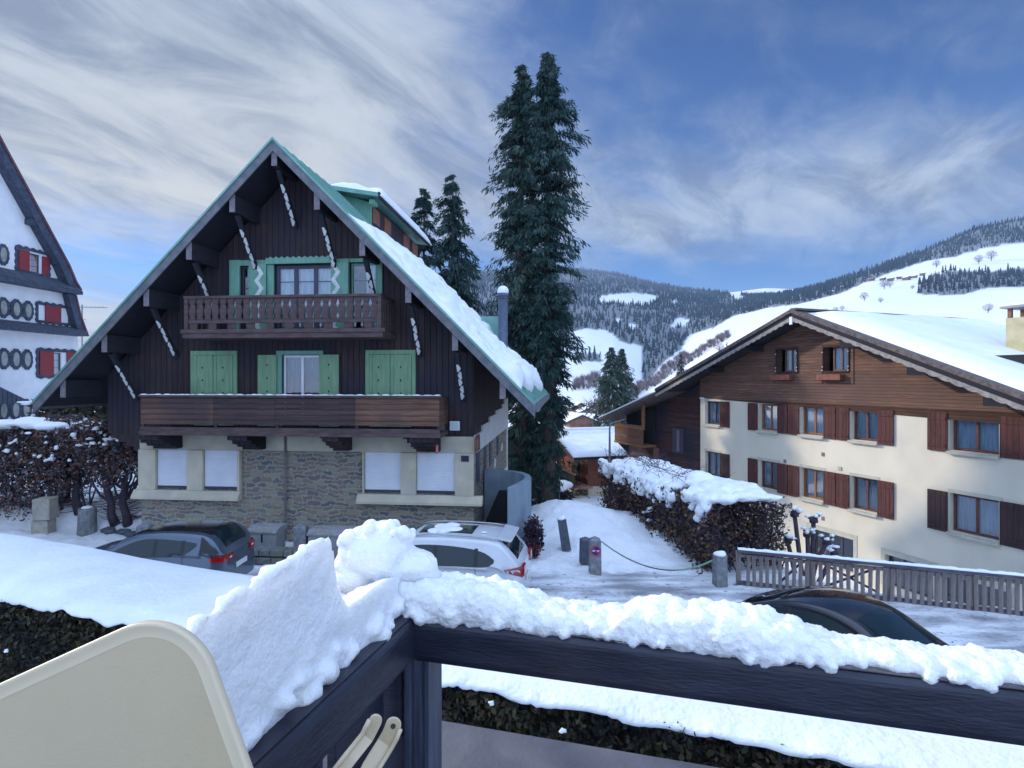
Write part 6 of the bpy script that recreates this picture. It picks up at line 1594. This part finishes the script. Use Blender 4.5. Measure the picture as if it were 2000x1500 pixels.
def make_car(name, label, loc, heading, L_, Wd, top, belt, side_windows, wshield, rwin, wheels, wr, body_m, roof_m=None, group=None, tail=None, z0=0.24, tumble=0.24, roof_rng=None, head=None):
    """car built along +x = forward, x measured from the rear bumper; side profile given by 'top' and 'belt' curves"""
    T_ = thing(name, label, 'car', loc, heading, group)
    def hw(x):                     # half width in plan, rounded at both ends
        a = x / L_; e0 = 1 - max(0, (0.10 - a) / 0.10) ** 2.2 * 0.20; e1 = 1 - max(0, (a - 0.86) / 0.14) ** 2 * 0.26
        return Wd / 2 * e0 * e1
    def ys(x, z):
        b_ = interp(belt, x); w_ = hw(x)
        if z <= b_:
            t = (z - z0) / max(0.05, (b_ - z0)); k = 0.93 + 0.10 * math.sin(math.pi * min(1, max(0, t)) ** 0.8) * 0.8 - 0.015 * t
            return w_ * min(1.0, k)
        return w_ * 0.985 * (1 - tumble * (z - b_) / 0.62)
    def section(x):
        zt = interp(top, x); pts = []
        r = min(0.11, (zt - z0) * 0.2)
        nz_ = 16
        for k in range(nz_ + 1):
            z = z0 + (zt - r - z0) * k / nz_; pts.append((ys(x, z), z))
        y0_, z_ = pts[-1]
        for k in range(1, 6):
            a = k / 5 * math.pi / 2; pts.append((y0_ - r * 1.1 * (1 - math.cos(a)), z_ + r * 0.80 * math.sin(a)))
        y1_, z1_ = pts[-1]
        for k in range(1, 7):
            f = 1 - k / 6; pts.append((y1_ * f, z1_ + 0.045 * (1 - f * f)))
        return pts
    n = 96; b = MB(); secs = []
    for i in range(n + 1):
        x = L_ * i / n; s = section(x); secs.append(s); m_ = len(s)
    m_ = len(secs[0])
    for i, s in enumerate(secs):
        x = L_ * i / n
        for (y, z) in s: b.v.append((x, y, z))
        for (y, z) in reversed(s[:-1]): b.v.append((x, -y, z))
    rw = 2 * m_ - 1
    for i in range(n):
        for k in range(rw - 1):
            a = i * rw + k
            xm = L_ * (i + 0.5) / n; zm = (b.v[a][2] + b.v[a + 1][2]) / 2
            if any(math.hypot(xm - wx, zm - wr) < wr + 0.06 for wx in wheels) and zm < wr * 2.1 and (k < 8 or k > rw - 9): continue
            b.f.append((a, a + rw, a + rw + 1, a + 1))
    b.f.append(tuple(range(rw))); b.f.append(tuple(n * rw + k for k in reversed(range(rw))))
    body = b.build('body', body_m, T_, smooth=True, recalc=True)
    es = body.modifiers.new('edges', 'EDGE_SPLIT'); es.split_angle = R(38)
    # underbody so that the arches are dark, not empty
    MB().box(0.15, -Wd * 0.40, z0 + 0.005, L_ - 0.15, Wd * 0.40, z0 + 0.45).build('underbody', black_pl, T_)
    def spatch(poly, nm, mat, off, both=True, nx=22, nzz=8, parent=None):
        """patch on the body side bounded below/above by curves: poly = [(x, zlow, zhigh)...]"""
        for sg in ((1, -1) if both else (1,)):
            b = MB()
            for (x, zl, zh) in poly:
                for k in range(nzz + 1):
                    z = zl + (zh - zl) * k / nzz; b.v.append((x, sg * (ys(x, z) + off), z))
            for i in range(len(poly) - 1):
                for k in range(nzz):
                    a = i * (nzz + 1) + k; b.f.append((a, a + 1, a + nzz + 2, a + nzz + 1))
            o = b.build(nm, mat, parent or T_, smooth=True, recalc=False)
    for (lo, hi, xs0, xs1) in side_windows:
        P_ = []
        for k in range(25):
            x = xs0 + (xs1 - xs0) * k / 24; zl = interp(lo, x); zh = interp(hi, x); P_.append((x, zl, max(zl + 0.004, zh)))
        spatch(P_, 'side_window', car_glass, 0.005)
    def tpatch(x0, x1, fr, nm, mat, off, nx=14, ny=12, taper=0.0):
        b = MB()
        for i in range(nx + 1):
            x = x0 + (x1 - x0) * i / nx; s = section(x); yr = s[-6][0] * (fr - taper * i / nx)
            for k in range(ny + 1):
                y = -yr + 2 * yr * k / ny
                f = abs(y) / max(1e-3, s[-7][0]); z = s[-7][1] + 0.045 * (1 - min(1, f) ** 2)
                b.v.append((x, y, z + off))
        for i in range(nx):
            for k in range(ny):
                a = i * (ny + 1) + k; b.f.append((a, a + ny + 1, a + ny + 2, a + 1))
        return b.build(nm, mat, T_, smooth=True, recalc=False)
    tpatch(wshield[0], wshield[1], 1.02, 'windscreen', car_glass, 0.008)
    tpatch(rwin[0], rwin[1], 0.95, 'rear_window', car_glass, 0.008)
    if roof_m:
        tpatch(roof_rng[0], roof_rng[1], 1.07, 'roof_panel', roof_m, 0.006)
    for wx in wheels:
        for sg in (1, -1):
            w_ = thing('wheel', None, None); w_.parent = T_; w_.location = (wx, sg * (Wd / 2 - 0.11), wr)
            b = MB(); b.path([(0, -0.10, 0), (0, -0.07, 0), (0, 0.07, 0), (0, 0.10, 0)], [wr * 0.93, wr, wr, wr * 0.93], 28); b.build('tyre', tyre_m, w_, smooth=False)
            b = MB()
            for k in range(5):
                a = k / 5 * 6.283; b.beam((0, sg * 0.105, 0), (math.cos(a) * wr * 0.62, sg * 0.105, math.sin(a) * wr * 0.62), 0.02, 0.07)
            b.path([(0, sg * 0.09, 0), (0, sg * 0.103, 0)], wr * 0.66, 24); b.build('rim', rim_m, w_)
    for sg in (1, -1):
        if tail:
            b = MB(); (xa, xb, za, zb_, slant) = tail
            for i in range(9):
                x = xa + (xb - xa) * i / 8; zl = za + slant * i / 8 * 0.5; zh = zb_ - slant * 0.2 * i / 8
                for k in range(5):
                    z = zl + (zh - zl) * k / 4; b.v.append((x, sg * (ys(x, z) + 0.010), z))
            for i in range(8):
                for k in range(4):
                    a = i * 5 + k; b.f.append((a, a + 1, a + 6, a + 5))
            yb = ys(0.0, (za + zb_) / 2); b.box(-0.03, min(sg * (yb - 0.26), sg * (yb + 0.008)), za + 0.02, 0.03, max(sg * (yb - 0.26), sg * (yb + 0.008)), zb_ - 0.02)
            o = b.build('tail_light', red_l, T_, smooth=False, recalc=False)
            MB().box(-0.036, sg * (hw(0) - 0.16) - 0.05, za + (zb_ - za) * 0.35, -0.031, sg * (hw(0) - 0.16) + 0.05, za + (zb_ - za) * 0.6).build('reversing_lens', wh_l, o)
        if head:
            xa, za = head; b = MB(); b.ball((xa, sg * (hw(xa) - 0.17), za), (0.20, 0.16, 0.09), 12, 8); b.build('headlight', wh_l, T_, smooth=True)
        MB().ball((wshield[0] if wshield[0] < wshield[1] else wshield[1], 0, 0), 0.001, 3, 2)
        mx = max(wshield) - 0.35; zb2 = interp(belt, mx)
        b = MB(); b.ball((mx, sg * (ys(mx, zb2) + 0.14), zb2 + 0.08), (0.07, 0.11, 0.075), 12, 8); b.beam((mx + 0.02, sg * (ys(mx, zb2) - 0.02), zb2 + 0.03), (mx, sg * (ys(mx, zb2) + 0.08), zb2 + 0.05), 0.05, 0.03)
        b.build('wing_mirror', body_m if not roof_m else black_pl, T_, smooth=True)
    T_['hwf'] = 0
    return T_, ys, spatch, tpatch, section
# --- white SUV
white_p = paint('white_car_paint', (0.62, 0.65, 0.70), 0.22, 0.0)
L1 = 4.62
top1 = [(0, 0.98), (0.10, 1.14), (0.22, 1.30), (0.50, 1.56), (0.75, 1.64), (1.3, 1.675), (2.0, 1.68), (2.65, 1.63), (3.0, 1.48), (3.45, 1.18), (3.7, 1.07), (4.2, 0.98), (4.5, 0.84), (L1, 0.62)]
belt1 = [(0, 1.02), (1.0, 1.05), (2.5, 1.00), (3.5, 0.98), (4.2, 0.88), (L1, 0.60)]
sw1 = [([(0.62, 1.20), (0.80, 1.10), (1.5, 1.085), (2.6, 1.06), (3.3, 1.04)], [(0.62, 1.24), (0.85, 1.38), (1.3, 1.47), (2.2, 1.50), (2.75, 1.42), (3.2, 1.12), (3.3, 1.045)], 0.64, 3.22)]
SV, ys1, sp1, tp1, sec1 = make_car('white_suv', 'white estate-shaped SUV with panoramic roof, parked in front of the chalet', (0.36, 13.5, -0.12), 171, L1, 1.88, top1, belt1, sw1, (3.42, 2.72), (0.14, 0.50), (0.93, 3.72), 0.36, white_p, tail=(0.0, 0.40, 0.86, 1.12, 0.30), head=(4.28, 0.80))
b = MB()
tp1(1.25, 1.85, 0.72, 'roof_glass', car_glass, 0.010); tp1(2.05, 2.55, 0.72, 'roof_glass', car_glass, 0.010)
for (xa, xb) in ((1.02, 1.10), (1.98, 2.06)): sp1([(xa + (xb - xa) * k / 3, 1.09, 1.47) for k in range(4)], 'window_pillar', black_pl, 0.008)
sp1([(0.62 + 2.7 * k / 24, 1.052 - 0.012 * k / 24, 1.072 - 0.012 * k / 24) for k in range(25)], 'chrome_strip', rim_m, 0.010)
sp1([(0.30 + 3.5 * k / 24, 0.842, 0.852) for k in range(25)], 'body_crease_shadow', M('crease_shadow', (0.30, 0.32, 0.36), rough=0.5), 0.004)  # dark strip: shadow of the crease painted along the car side
for xg in (1.06, 2.02, 3.05): sp1([(xg, 0.45, 1.05), (xg + 0.012, 0.45, 1.05)], 'door_gap', black_pl, 0.006)
for xg in (1.20, 2.18): sp1([(xg + 0.20 * k / 4, 0.90, 0.925) for k in range(5)], 'door_handle', white_p, 0.030)
b = MB()
for sg in (1, -1):
    MB().path([(0.62 + 2.2 * k / 10, sg * (sec1(0.62 + 2.2 * k / 10)[-8][0] - 0.02), sec1(0.62 + 2.2 * k / 10)[-8][1] + 0.055) for k in range(11)], 0.016, 6).build('roof_rail', rim_m, SV, smooth=True)
MB().prism([(0.26, 1.63), (0.62, 1.70), (0.62, 1.64), (0.30, 1.585)], 'xz', -0.60, 0.60).build('roof_spoiler', white_p, SV, bevel=0.015)
MB().box(-0.03, -0.26, 0.62, -0.012, 0.26, 0.74).build('number_plate', white_paint, SV)
sp1([(0.02 + 0.16 * k / 5, 0.50, 0.54) for k in range(6)], 'rear_reflector', red_l, 0.012)
sp1([(0.05 + 4.4 * k / 24, 0.245, 0.33) for k in range(25)], 'sill_cladding', black_pl, 0.008)
bl = [((x, y, 1.70), (0.22, 0.20, 0.06)) for x, y in ((1.75, 0.1), (1.95, 0.2), (2.1, -0.1), (1.9, -0.25), (2.15, 0.3), (1.98, 0.0))] + [((1.95, 0.45, 1.72), (0.12, 0.10, 0.07)), ((1.0, 0.25, 1.70), (0.09, 0.06, 0.02))]
snow_lumps('roof_snow', SV, bl, 0.025, 0.03, dscale=0.15)
# --- dark grey-blue compact SUV with a black roof
grey_p = paint('blue_grey_car_paint', (0.085, 0.115, 0.16), 0.25, 0.4)
L2 = 4.05
top2 = [(0, 0.98), (0.08, 1.12), (0.20, 1.30), (0.42, 1.47), (0.8, 1.535), (1.5, 1.555), (2.1, 1.51), (2.5, 1.38), (2.95, 1.12), (3.15, 1.06), (3.6, 0.98), (3.9, 0.82), (L2, 0.60)]
belt2 = [(0, 1.02), (0.9, 1.04), (2.0, 0.98), (3.0, 0.95), (3.6, 0.88), (L2, 0.58)]
sw2 = [([(0.60, 1.30), (0.95, 1.06), (1.6, 1.03), (2.8, 1.00)], [(0.60, 1.31), (0.95, 1.36), (1.5, 1.40), (2.0, 1.385), (2.45, 1.22), (2.8, 1.005)], 0.66, 2.76)]
DK, ys2, sp2, tp2, sec2 = make_car('dark_compact_car', 'dark blue-grey compact car with a black roof, left of the white car', (-6.75, 14.15, 0), 178.5, L2, 1.74, top2, belt2, sw2, (2.92, 2.20), (0.10, 0.44), (0.75, 3.25), 0.33, grey_p, roof_m=paint('black_roof_paint', (0.012, 0.012, 0.018), 0.2, 0.2), roof_rng=(0.42, 2.16), tail=(0.01, 0.34, 0.86, 1.04, 0.06), head=(3.78, 0.74))
sp2([(0.15 + 0.42 * k / 8, 1.10, 1.10 + 0.36 * min(1, (k + 0.5) / 8)) for k in range(9)], 'black_quarter_panel', black_pl, 0.006)
for (xa, xb) in ((0.95, 1.02), (1.62, 1.69)): sp2([(xa + (xb - xa) * k / 3, 1.05, 1.38) for k in range(4)], 'window_pillar', black_pl, 0.008)
for xg in (0.98, 1.66, 2.66): sp2([(xg, 0.45, 1.02), (xg + 0.010, 0.45, 1.02)], 'door_gap', black_pl, 0.006)
for xg in (1.78,): sp2([(xg + 0.20 * k / 4, 0.88, 0.905) for k in range(5)], 'door_handle', grey_p, 0.030)
sp2([(0.05 + 3.8 * k / 24, 0.245, 0.40) for k in range(25)], 'sill_cladding', black_pl, 0.008)
MB().path([(0.55, 0.1, 1.54), (0.30, 0.1, 1.72)], [0.008, 0.003], 5).build('aerial', black_pl, DK)
MB().box(-0.03, -0.26, 0.60, -0.012, 0.26, 0.72).build('number_plate', white_paint, DK)
# --- dark coupe in the foreground on the right
blk_p = paint('black_car_paint', (0.015, 0.018, 0.026), 0.12, 0.2)
L3 = 3.9
top3 = [(0, 0.86), (0.15, 0.98), (0.5, 1.12), (1.0, 1.32), (1.5, 1.43), (2.0, 1.45), (2.5, 1.36), (3.0, 1.12), (3.3, 0.98), (3.6, 0.88), (3.8, 0.76), (L3, 0.55)]
belt3 = [(0, 0.88), (1.0, 0.96), (2.0, 0.92), (3.0, 0.88), (3.6, 0.80), (L3, 0.52)]
sw3 = [([(0.75, 1.04), (1.2, 0.99), (2.0, 0.96), (3.0, 0.93)], [(0.75, 1.06), (1.1, 1.22), (1.6, 1.31), (2.1, 1.30), (2.6, 1.16), (3.0, 0.935)], 0.78, 2.96)]
CP, ys3, sp3, tp3, sec3 = make_car('black_coupe', 'low black rounded car half hidden by the snowy railing, parked along the wooden fence', (4.72, 11.25, 0), -56, L3, 1.78, top3, belt3, sw3, (3.18, 2.42), (0.30, 1.05), (0.85, 3.35), 0.33, blk_p, tail=(0.02, 0.34, 0.74, 0.90, 0.05), head=(3.7, 0.66))
CP.scale = (0.92, 0.92, 0.97)
for (xa, xb) in ((1.30, 1.36),): sp3([(xa + (xb - xa) * k / 3, 0.98, 1.30) for k in range(4)], 'window_pillar', black_pl, 0.008)
# ------------------------------------------------------------------ balcony in front of the camera
rail_m = M('dark_stained_timber', (0.008, 0.010, 0.024), (0.022, 0.026, 0.046), scale=5, stretch=(1, 1, 5), rough=0.5, bump=0.25, bscale=30, c3=(0.050, 0.038, 0.042), s3=1.6)
rail_top = M('worn_wet_timber', (0.055, 0.050, 0.062), (0.12, 0.10, 0.10), scale=6, stretch=(0.7, 6, 3), rough=0.4, bump=0.3, bscale=30)
rd = Vector((0.965, -0.2625, 0)).normalized(); rp = Vector((0.2625, 0.965, 0)).normalized()     # along the front rail, outwards
Cn = Vector((-0.268, 1.555, 0)); zT = CAMZ - 0.66
BL = thing('balcony_railing', 'dark stained timber balcony railing meeting at a corner post in the foreground', 'railing', (Cn.x, Cn.y, CAMZ - 1.64), math.degrees(math.atan2(rd.y, rd.x)))
zt = 1.64 - 0.66                       # rail top above the balcony floor, local
def rprof(h=0.118, w_=0.15, r=0.022):
    """rounded beam profile (across, height)"""
    pts = []
    for cx_, cz_, a0 in ((w_ - r, zt - r, 0), (r, zt - r, 90), (r, zt - h + r, 180), (w_ - r, zt - h + r, 270)):
        for k in range(5):
            a = R(a0 + 90 * k / 4); pts.append((cx_ + r * math.cos(a), cz_ + r * math.sin(a)))
    return pts
MB().prism(rprof(), 'yz', 0.0, 3.2).build('front_rail', rail_m, BL, smooth=False)
MB().box(0.03, 0.012, zt + 0.0015, 3.2, 0.138, zt + 0.004).build('rail_top_board', rail_top, BL)
MB().prism([(-x, z) for x, z in rprof()][::-1], 'xz', -2.6, 0.15).build('side_rail', rail_m, BL)
MB().box(-0.138, -2.6, zt + 0.0015, -0.012, 0.02, zt + 0.004).build('rail_top_board', rail_m, BL)
# corner post with milled grooves
b = MB(); pp = [(-0.045, 0.03), (-0.028, 0.03), (-0.024, 0.036), (-0.018, 0.036), (-0.014, 0.03), (0.004, 0.03), (0.008, 0.036), (0.014, 0.036), (0.018, 0.03), (0.030, 0.03), (0.030, 0.125), (-0.045, 0.125)]
b.prism(pp, 'xy', -0.3, zt - 0.119); b.build('corner_post', M('worn_post_timber', (0.035, 0.045, 0.08), (0.085, 0.10, 0.15), scale=5, stretch=(5, 5, 0.6), rough=0.55, bump=0.3, bscale=30), BL)
MB().box(-0.125, 0.02, -0.3, -0.052, 0.125, zt - 0.119).build('corner_post', rail_m, BL, bevel=0.004)
MB().box(2.9, 0.03, -0.3, 2.98, 0.12, zt - 0.119).build('rail_post', rail_m, BL)
# boarded infill under the side rail
for k in range(9):
    y1 = 0.0 - 0.02 - k * 0.285
    MB().box(-0.105, y1 - 0.235 + (0.0 if k else 0.0), 0.10, -0.080, y1, zt - 0.16).build('infill_board', rail_m, BL, bevel=0.003)
MB().box(-0.078, -2.6, zt - 0.42, -0.035, 0.015, zt - 0.33).build('middle_rail', rail_m, BL, bevel=0.004)
MB().box(-0.078, -2.6, 0.10, -0.035, 0.015, 0.19).build('lower_rail', rail_m, BL, bevel=0.004)
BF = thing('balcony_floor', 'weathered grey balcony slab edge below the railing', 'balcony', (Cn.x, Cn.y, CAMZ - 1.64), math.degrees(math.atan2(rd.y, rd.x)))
MB().box(-1.05, -3.5, -0.22, 4.5, 1.12, 0.0).build('slab', M('wet_shadowed_concrete', (0.07, 0.07, 0.085), (0.15, 0.14, 0.15), scale=3, rough=0.7, bump=0.3, bscale=40, c3=(0.055, 0.06, 0.085), s3=1.1), BF, bevel=0.01)  # dark blotches put both wetness and shadow into the slab colour
# ------------------------------------------------------------------ snow on the railing
ow = Matrix.Rotation(math.atan2(rd.y, rd.x), 4, 'Z')
def W_(a, c, z): return Cn + rd * a + rp * c + Vector((0, 0, z))
rr = random.Random(31)
bl = []
def hgt(a):
    return float(np.interp(a, [-0.2, 0.0, 0.2, 0.35, 0.5, 0.62, 0.75, 0.88, 0.95, 1.03, 1.25, 1.45, 1.7, 2.0, 3.0], [0.10, 0.085, 0.092, 0.048, 0.038, 0.070, 0.085, 0.085, 0.070, 0.032, 0.026, 0.030, 0.025, 0.022, 0.02]))
a = -0.16
while a < 2.9:
    h = hgt(a); fr = float(np.interp(a, [-0.2, 0.1, 0.35, 0.5, 0.8, 1.0, 1.06, 1.12, 1.3, 1.45, 1.6, 3], [0.03, 0.02, 0.015, 0.035, 0.015, 0.02, 0.05, 0.055, 0.03, 0.05, 0.045, 0.05]))
    for c in (fr + 0.02, 0.075, 0.12):
        q = rr.uniform(0.030, 0.05)
        bl.append((W_(a + rr.uniform(-0.015, 0.015), c + rr.uniform(-0.008, 0.008), zT + h * rr.uniform(0.25, 0.48)), (q, rr.uniform(0.028, 0.042), h * rr.uniform(0.5, 0.68) + 0.008)))
    if rr.random() < 0.75:
        q = rr.uniform(0.008, 0.02); bl.append((W_(a, fr - rr.uniform(0.0, 0.02), zT + rr.uniform(0.0, h * 0.5)), (q, q, q)))
    if rr.random() < 0.5:
        q = rr.uniform(0.010, 0.024); bl.append((W_(a, rr.uniform(0.04, 0.13), zT + h * 0.95), (q, q, q * 0.8)))
    a += 0.022
RSN = snow_lumps('rail_snow', None, bl, 0.005, 0.013, mat=snow_near, dscale=0.014, smooth_it=14)
tag(RSN, 'long crumbly ridge of old snow lying on the front railing', 'snow', 'lumps of snow on the railing')
# big slab of snow standing on the side rail
yz = [(1.262, -0.350), (1.272, -0.40), (1.285, -0.45), (1.33, -0.53), (1.52, -0.53), (1.64, -0.56), (1.64, -0.655), (1.45, -0.664), (1.25, -0.664), (1.0, -0.664), (0.70, -0.664), (0.62, -0.62), (0.70, -0.50), (0.80, -0.43), (0.8985, -0.386),
      (0.96, -0.372), (1.03, -0.366), (1.10, -0.360), (1.17, -0.352), (1.24, -0.338)]
def slab_pt(y, z, off): return Vector((-0.33 + 0.272 * (y - 1.555) - off, y, CAMZ + z))
b = MB(); nrm_ = rd
def prism3(pts, o0, o1):
    n = len(pts); vs = [slab_pt(y, z, o0) for y, z in pts] + [slab_pt(y, -0.664 + (z + 0.664) * 0.72, o1) for y, z in pts]
    tri = tessellate_polygon([[Vector((y, z, 0)) for y, z in pts]])
    return vs, [tuple(t) for t in tri] + [tuple(i + n for i in reversed(t)) for t in tri] + [(i, (i + 1) % n, (i + 1) % n + n, i + n) for i in range(n)]
b.add(*prism3(yz, -0.012, 0.085))
for k in range(70):
    t = rr.random(); y = 0.75 + 0.85 * t; q = rr.uniform(0.012, 0.03)
    b.ball(slab_pt(y, -0.655 + rr.uniform(0.0, 0.08) * rr.random(), -0.012 + rr.uniform(-0.01, 0.02)), (q, q, q * 0.8), 10, 6)
for k in range(40):
    i = rr.randrange(14, 19); (y0, z0_), (y1, z1_) = yz[i], yz[i + 1]; t = rr.random(); q = rr.uniform(0.006, 0.013)
    b.ball(slab_pt(y0 + (y1 - y0) * t, z0_ + (z1_ - z0_) * t - 0.004, rr.uniform(-0.010, 0.008)), (q, q, q), 8, 6)
o = b.build('snow_slab', snow_near, None, recalc=False)
m_ = o.modifiers.new('fuse', 'REMESH'); m_.mode = 'VOXEL'; m_.voxel_size = 0.0065; m_.use_smooth_shade = True
sm = o.modifiers.new('soften', 'SMOOTH'); sm.iterations = 3; sm.factor = 0.5
tx = bpy.data.textures.new('slab_lumps', 'CLOUDS'); tx.noise_scale = 0.16; tx.noise_depth = 2
d1 = o.modifiers.new('lumps', 'DISPLACE'); d1.texture = tx; d1.strength = 0.022; d1.mid_level = 0.5
tx = bpy.data.textures.new('slab_grain', 'CLOUDS'); tx.noise_scale = 0.018; tx.noise_depth = 3
d2 = o.modifiers.new('grain', 'DISPLACE'); d2.texture = tx; d2.strength = 0.007; d2.mid_level = 0.5
tag(o, 'large upright slab of snow with a pointed tip standing on the side railing', 'snow', 'lumps of snow on the railing')
# the broken-off chunk on the corner
bl = [((-0.395, 1.66, CAMZ - 0.505), (0.115, 0.085, 0.078)), ((-0.425, 1.67, CAMZ - 0.50), (0.080, 0.075, 0.070)), ((-0.375, 1.68, CAMZ - 0.460), (0.060, 0.05, 0.042)), ((-0.30, 1.66, CAMZ - 0.545), (0.085, 0.07, 0.050)), ((-0.46, 1.64, CAMZ - 0.57), (0.055, 0.055, 0.05)), ((-0.41, 1.64, CAMZ - 0.455), (0.03, 0.03, 0.025)), ((-0.255, 1.66, CAMZ - 0.575), (0.05, 0.05, 0.03))]
for k in range(50):
    a_ = rr.uniform(0, 6.28); q = rr.uniform(0.010, 0.022); bl.append(((-0.385 + 0.115 * math.cos(a_), 1.65 + rr.uniform(-0.05, 0.05), CAMZ - 0.505 + 0.078 * math.sin(a_)), (q, q, q)))
SN = snow_lumps('snow_chunk', None, bl, 0.005, 0.010, mat=snow_near, dscale=0.02, smooth_it=5)
tag(SN, 'rounded chunk of snow perched on the corner of the railing, right of the big slab', 'snow', 'lumps of snow on the railing')
# ------------------------------------------------------------------ cream folding table leaning at the lower left
cream_p = M('cream_enamel', (0.47, 0.375, 0.225), (0.51, 0.405, 0.25), c3=(0.44, 0.36, 0.23), scale=9, rough=0.42, bump=0.12, bscale=260)
cream_e = M('cream_enamel_edge', (0.60, 0.50, 0.33), (0.64, 0.53, 0.36), scale=2, rough=0.4)
# plane of the top: spanned by the left-running edge and the downward edge
P0 = Vector((-0.352, 0.62, -0.238)); eL = Vector((-0.215, 0.0, -0.098)).normalized(); eD = Vector((0.060, -0.03, -0.24)); eD = (eD - eL * eD.dot(eL)).normalized()
eN = eL.cross(eD).normalized()
if eN.y > 0: eN = -eN
TB = thing('folding_table', 'cream folding table tipped on edge, its rounded corner and leg bars in the foreground', 'table', (P0.x, P0.y, CAMZ + P0.z))
def tpt(a, d, n_): return eL * a + eD * d + eN * n_
def outline(inset, rad, La=0.75, Ld=0.85):
    pts = []
    cs = [(rad, rad, 180, 270), (La - rad, rad, 270, 360), (La - rad, Ld - rad, 0, 90), (rad, Ld - rad, 90, 180)]
    for ca, cd, a0, a1 in cs:
        for k in range(13):
            a = R(a0 + (a1 - a0) * k / 12); rr_ = rad - inset
            pts.append((ca + rr_ * math.cos(a), cd + rr_ * math.sin(a)))
    return pts
b = MB(); rings = [(0.012, -0.008), (0.004, -0.008), (0.0, -0.004), (0.0, 0.003), (0.0015, 0.005), (0.0035, 0.005), (0.006, 0.0035), (0.016, 0.0024)]
N_ = None
for ins, nn_ in rings:
    o_ = outline(ins, 0.08)
    N_ = len(o_)
    b.v += [tuple(tpt(a, d, nn_)) for a, d in o_]
for r_ in range(len(rings) - 1):
    for k in range(N_):
        a = r_ * N_ + k; c = r_ * N_ + (k + 1) % N_; b.f.append((a, c, c + N_, a + N_))
b.build('rolled_edge', cream_e, TB, smooth=True)
b = MB(); b.v = [tuple(tpt(a, d, 0.002)) for a, d in outline(0.015, 0.08)] + [tuple(tpt(a, d, -0.006)) for a, d in outline(0.015, 0.08)]
b.f = [tuple(range(N_)), tuple(reversed(range(N_, 2 * N_)))] + [(k, (k + 1) % N_, (k + 1) % N_ + N_, k + N_) for k in range(N_)]
b.build('tabletop', cream_p, TB)
def leg_bar(pts, w_, t, hole=None):
    """channel-section bar following pts (local to the table), with a rounded head"""
    b = MB(); view = Vector((0.15, -1, 0.25)).normalized()
    n = len(pts); L2_ = []; R2_ = []
    for i, p in enumerate(pts):
        d = (Vector(pts[min(i + 1, n - 1)]) - Vector(pts[max(0, i - 1)])).normalized(); s = d.cross(view).normalized()
        L2_.append((Vector(p) - s * w_ / 2, d, s)); R2_.append((Vector(p) + s * w_ / 2, d, s))
    out_ = [x[0] for x in L2_]
    e, d, s = L2_[-1]; c = Vector(pts[-1])
    for k in range(1, 12):
        a = math.pi * k / 12; out_.append(c - s * math.cos(a) * w_ / 2 + d * math.sin(a) * w_ / 2)
    out_ += [x[0] for x in reversed(R2_)]
    m_ = len(out_)
    fr_ = [q + view * 0 for q in out_]; bk = [q - view * t for q in out_]
    u_ = (Vector(pts[1]) - Vector(pts[0])).normalized(); s_ = u_.cross(view).normalized()
    tri = tessellate_polygon([[Vector((q.dot(s_), q.dot(u_), 0)) for q in out_]])
    b.add(fr_ + bk, [tuple(t_) for t_ in tri] + [tuple(i + m_ for i in reversed(t_)) for t_ in tri] + [(i, (i + 1) % m_, (i + 1) % m_ + m_, i + m_) for i in range(m_)])
    lg = b.build('leg', cream_e, TB, bevel=0.0015)
    # turned-up flange down one side
    f = MB(); f.path([x[0] + view * 0.004 for x in (R2_ if hole else L2_)], 0.0038, 6); f.build('flange', cream_e, lg, smooth=True)
    if hole:
        h = MB(); c2_ = c + view * 0.0012; h.path([c2_, c2_ - view * 0.004], 0.0042, 14); h.build('pivot_hole', M('hole_shadow', (0.05, 0.045, 0.035), rough=0.9), lg)
    return lg
def ray(px, py, d): return Vector(((px - 1000) / 1110 * d, d, -(py - 740) / 1110 * d)) - P0
leg_bar([ray(640, 1540, 0.86), ray(686, 1480, 0.88), ray(718, 1440, 0.90), ray(724, 1428, 0.90), ray(733, 1410, 0.90)], 0.020, 0.010, None)
leg_bar([ray(700, 1545, 0.88), ray(722, 1500, 0.90), ray(752, 1452, 0.92), ray(761, 1436, 0.92), ray(768, 1418, 0.92)], 0.025, 0.009, True)
# ------------------------------------------------------------------ air
hz_ = MB().box(-4900, -4900, -420, 4900, 4900, 780).build('haze', None)
tag(hz_, kind='stuff')
m = bpy.data.materials.new('haze_air'); m.use_nodes = True
T = NT(m.node_tree)
v_ = T.n('VolumePrincipled', inp={'Color': (0.50, 0.70, 1.0, 1), 'Density': 0.0001, 'Anisotropy': 0.0})
T.n('OutputMaterial', inp={'Volume': v_.outputs[0]})
hz_.data.materials.append(m)
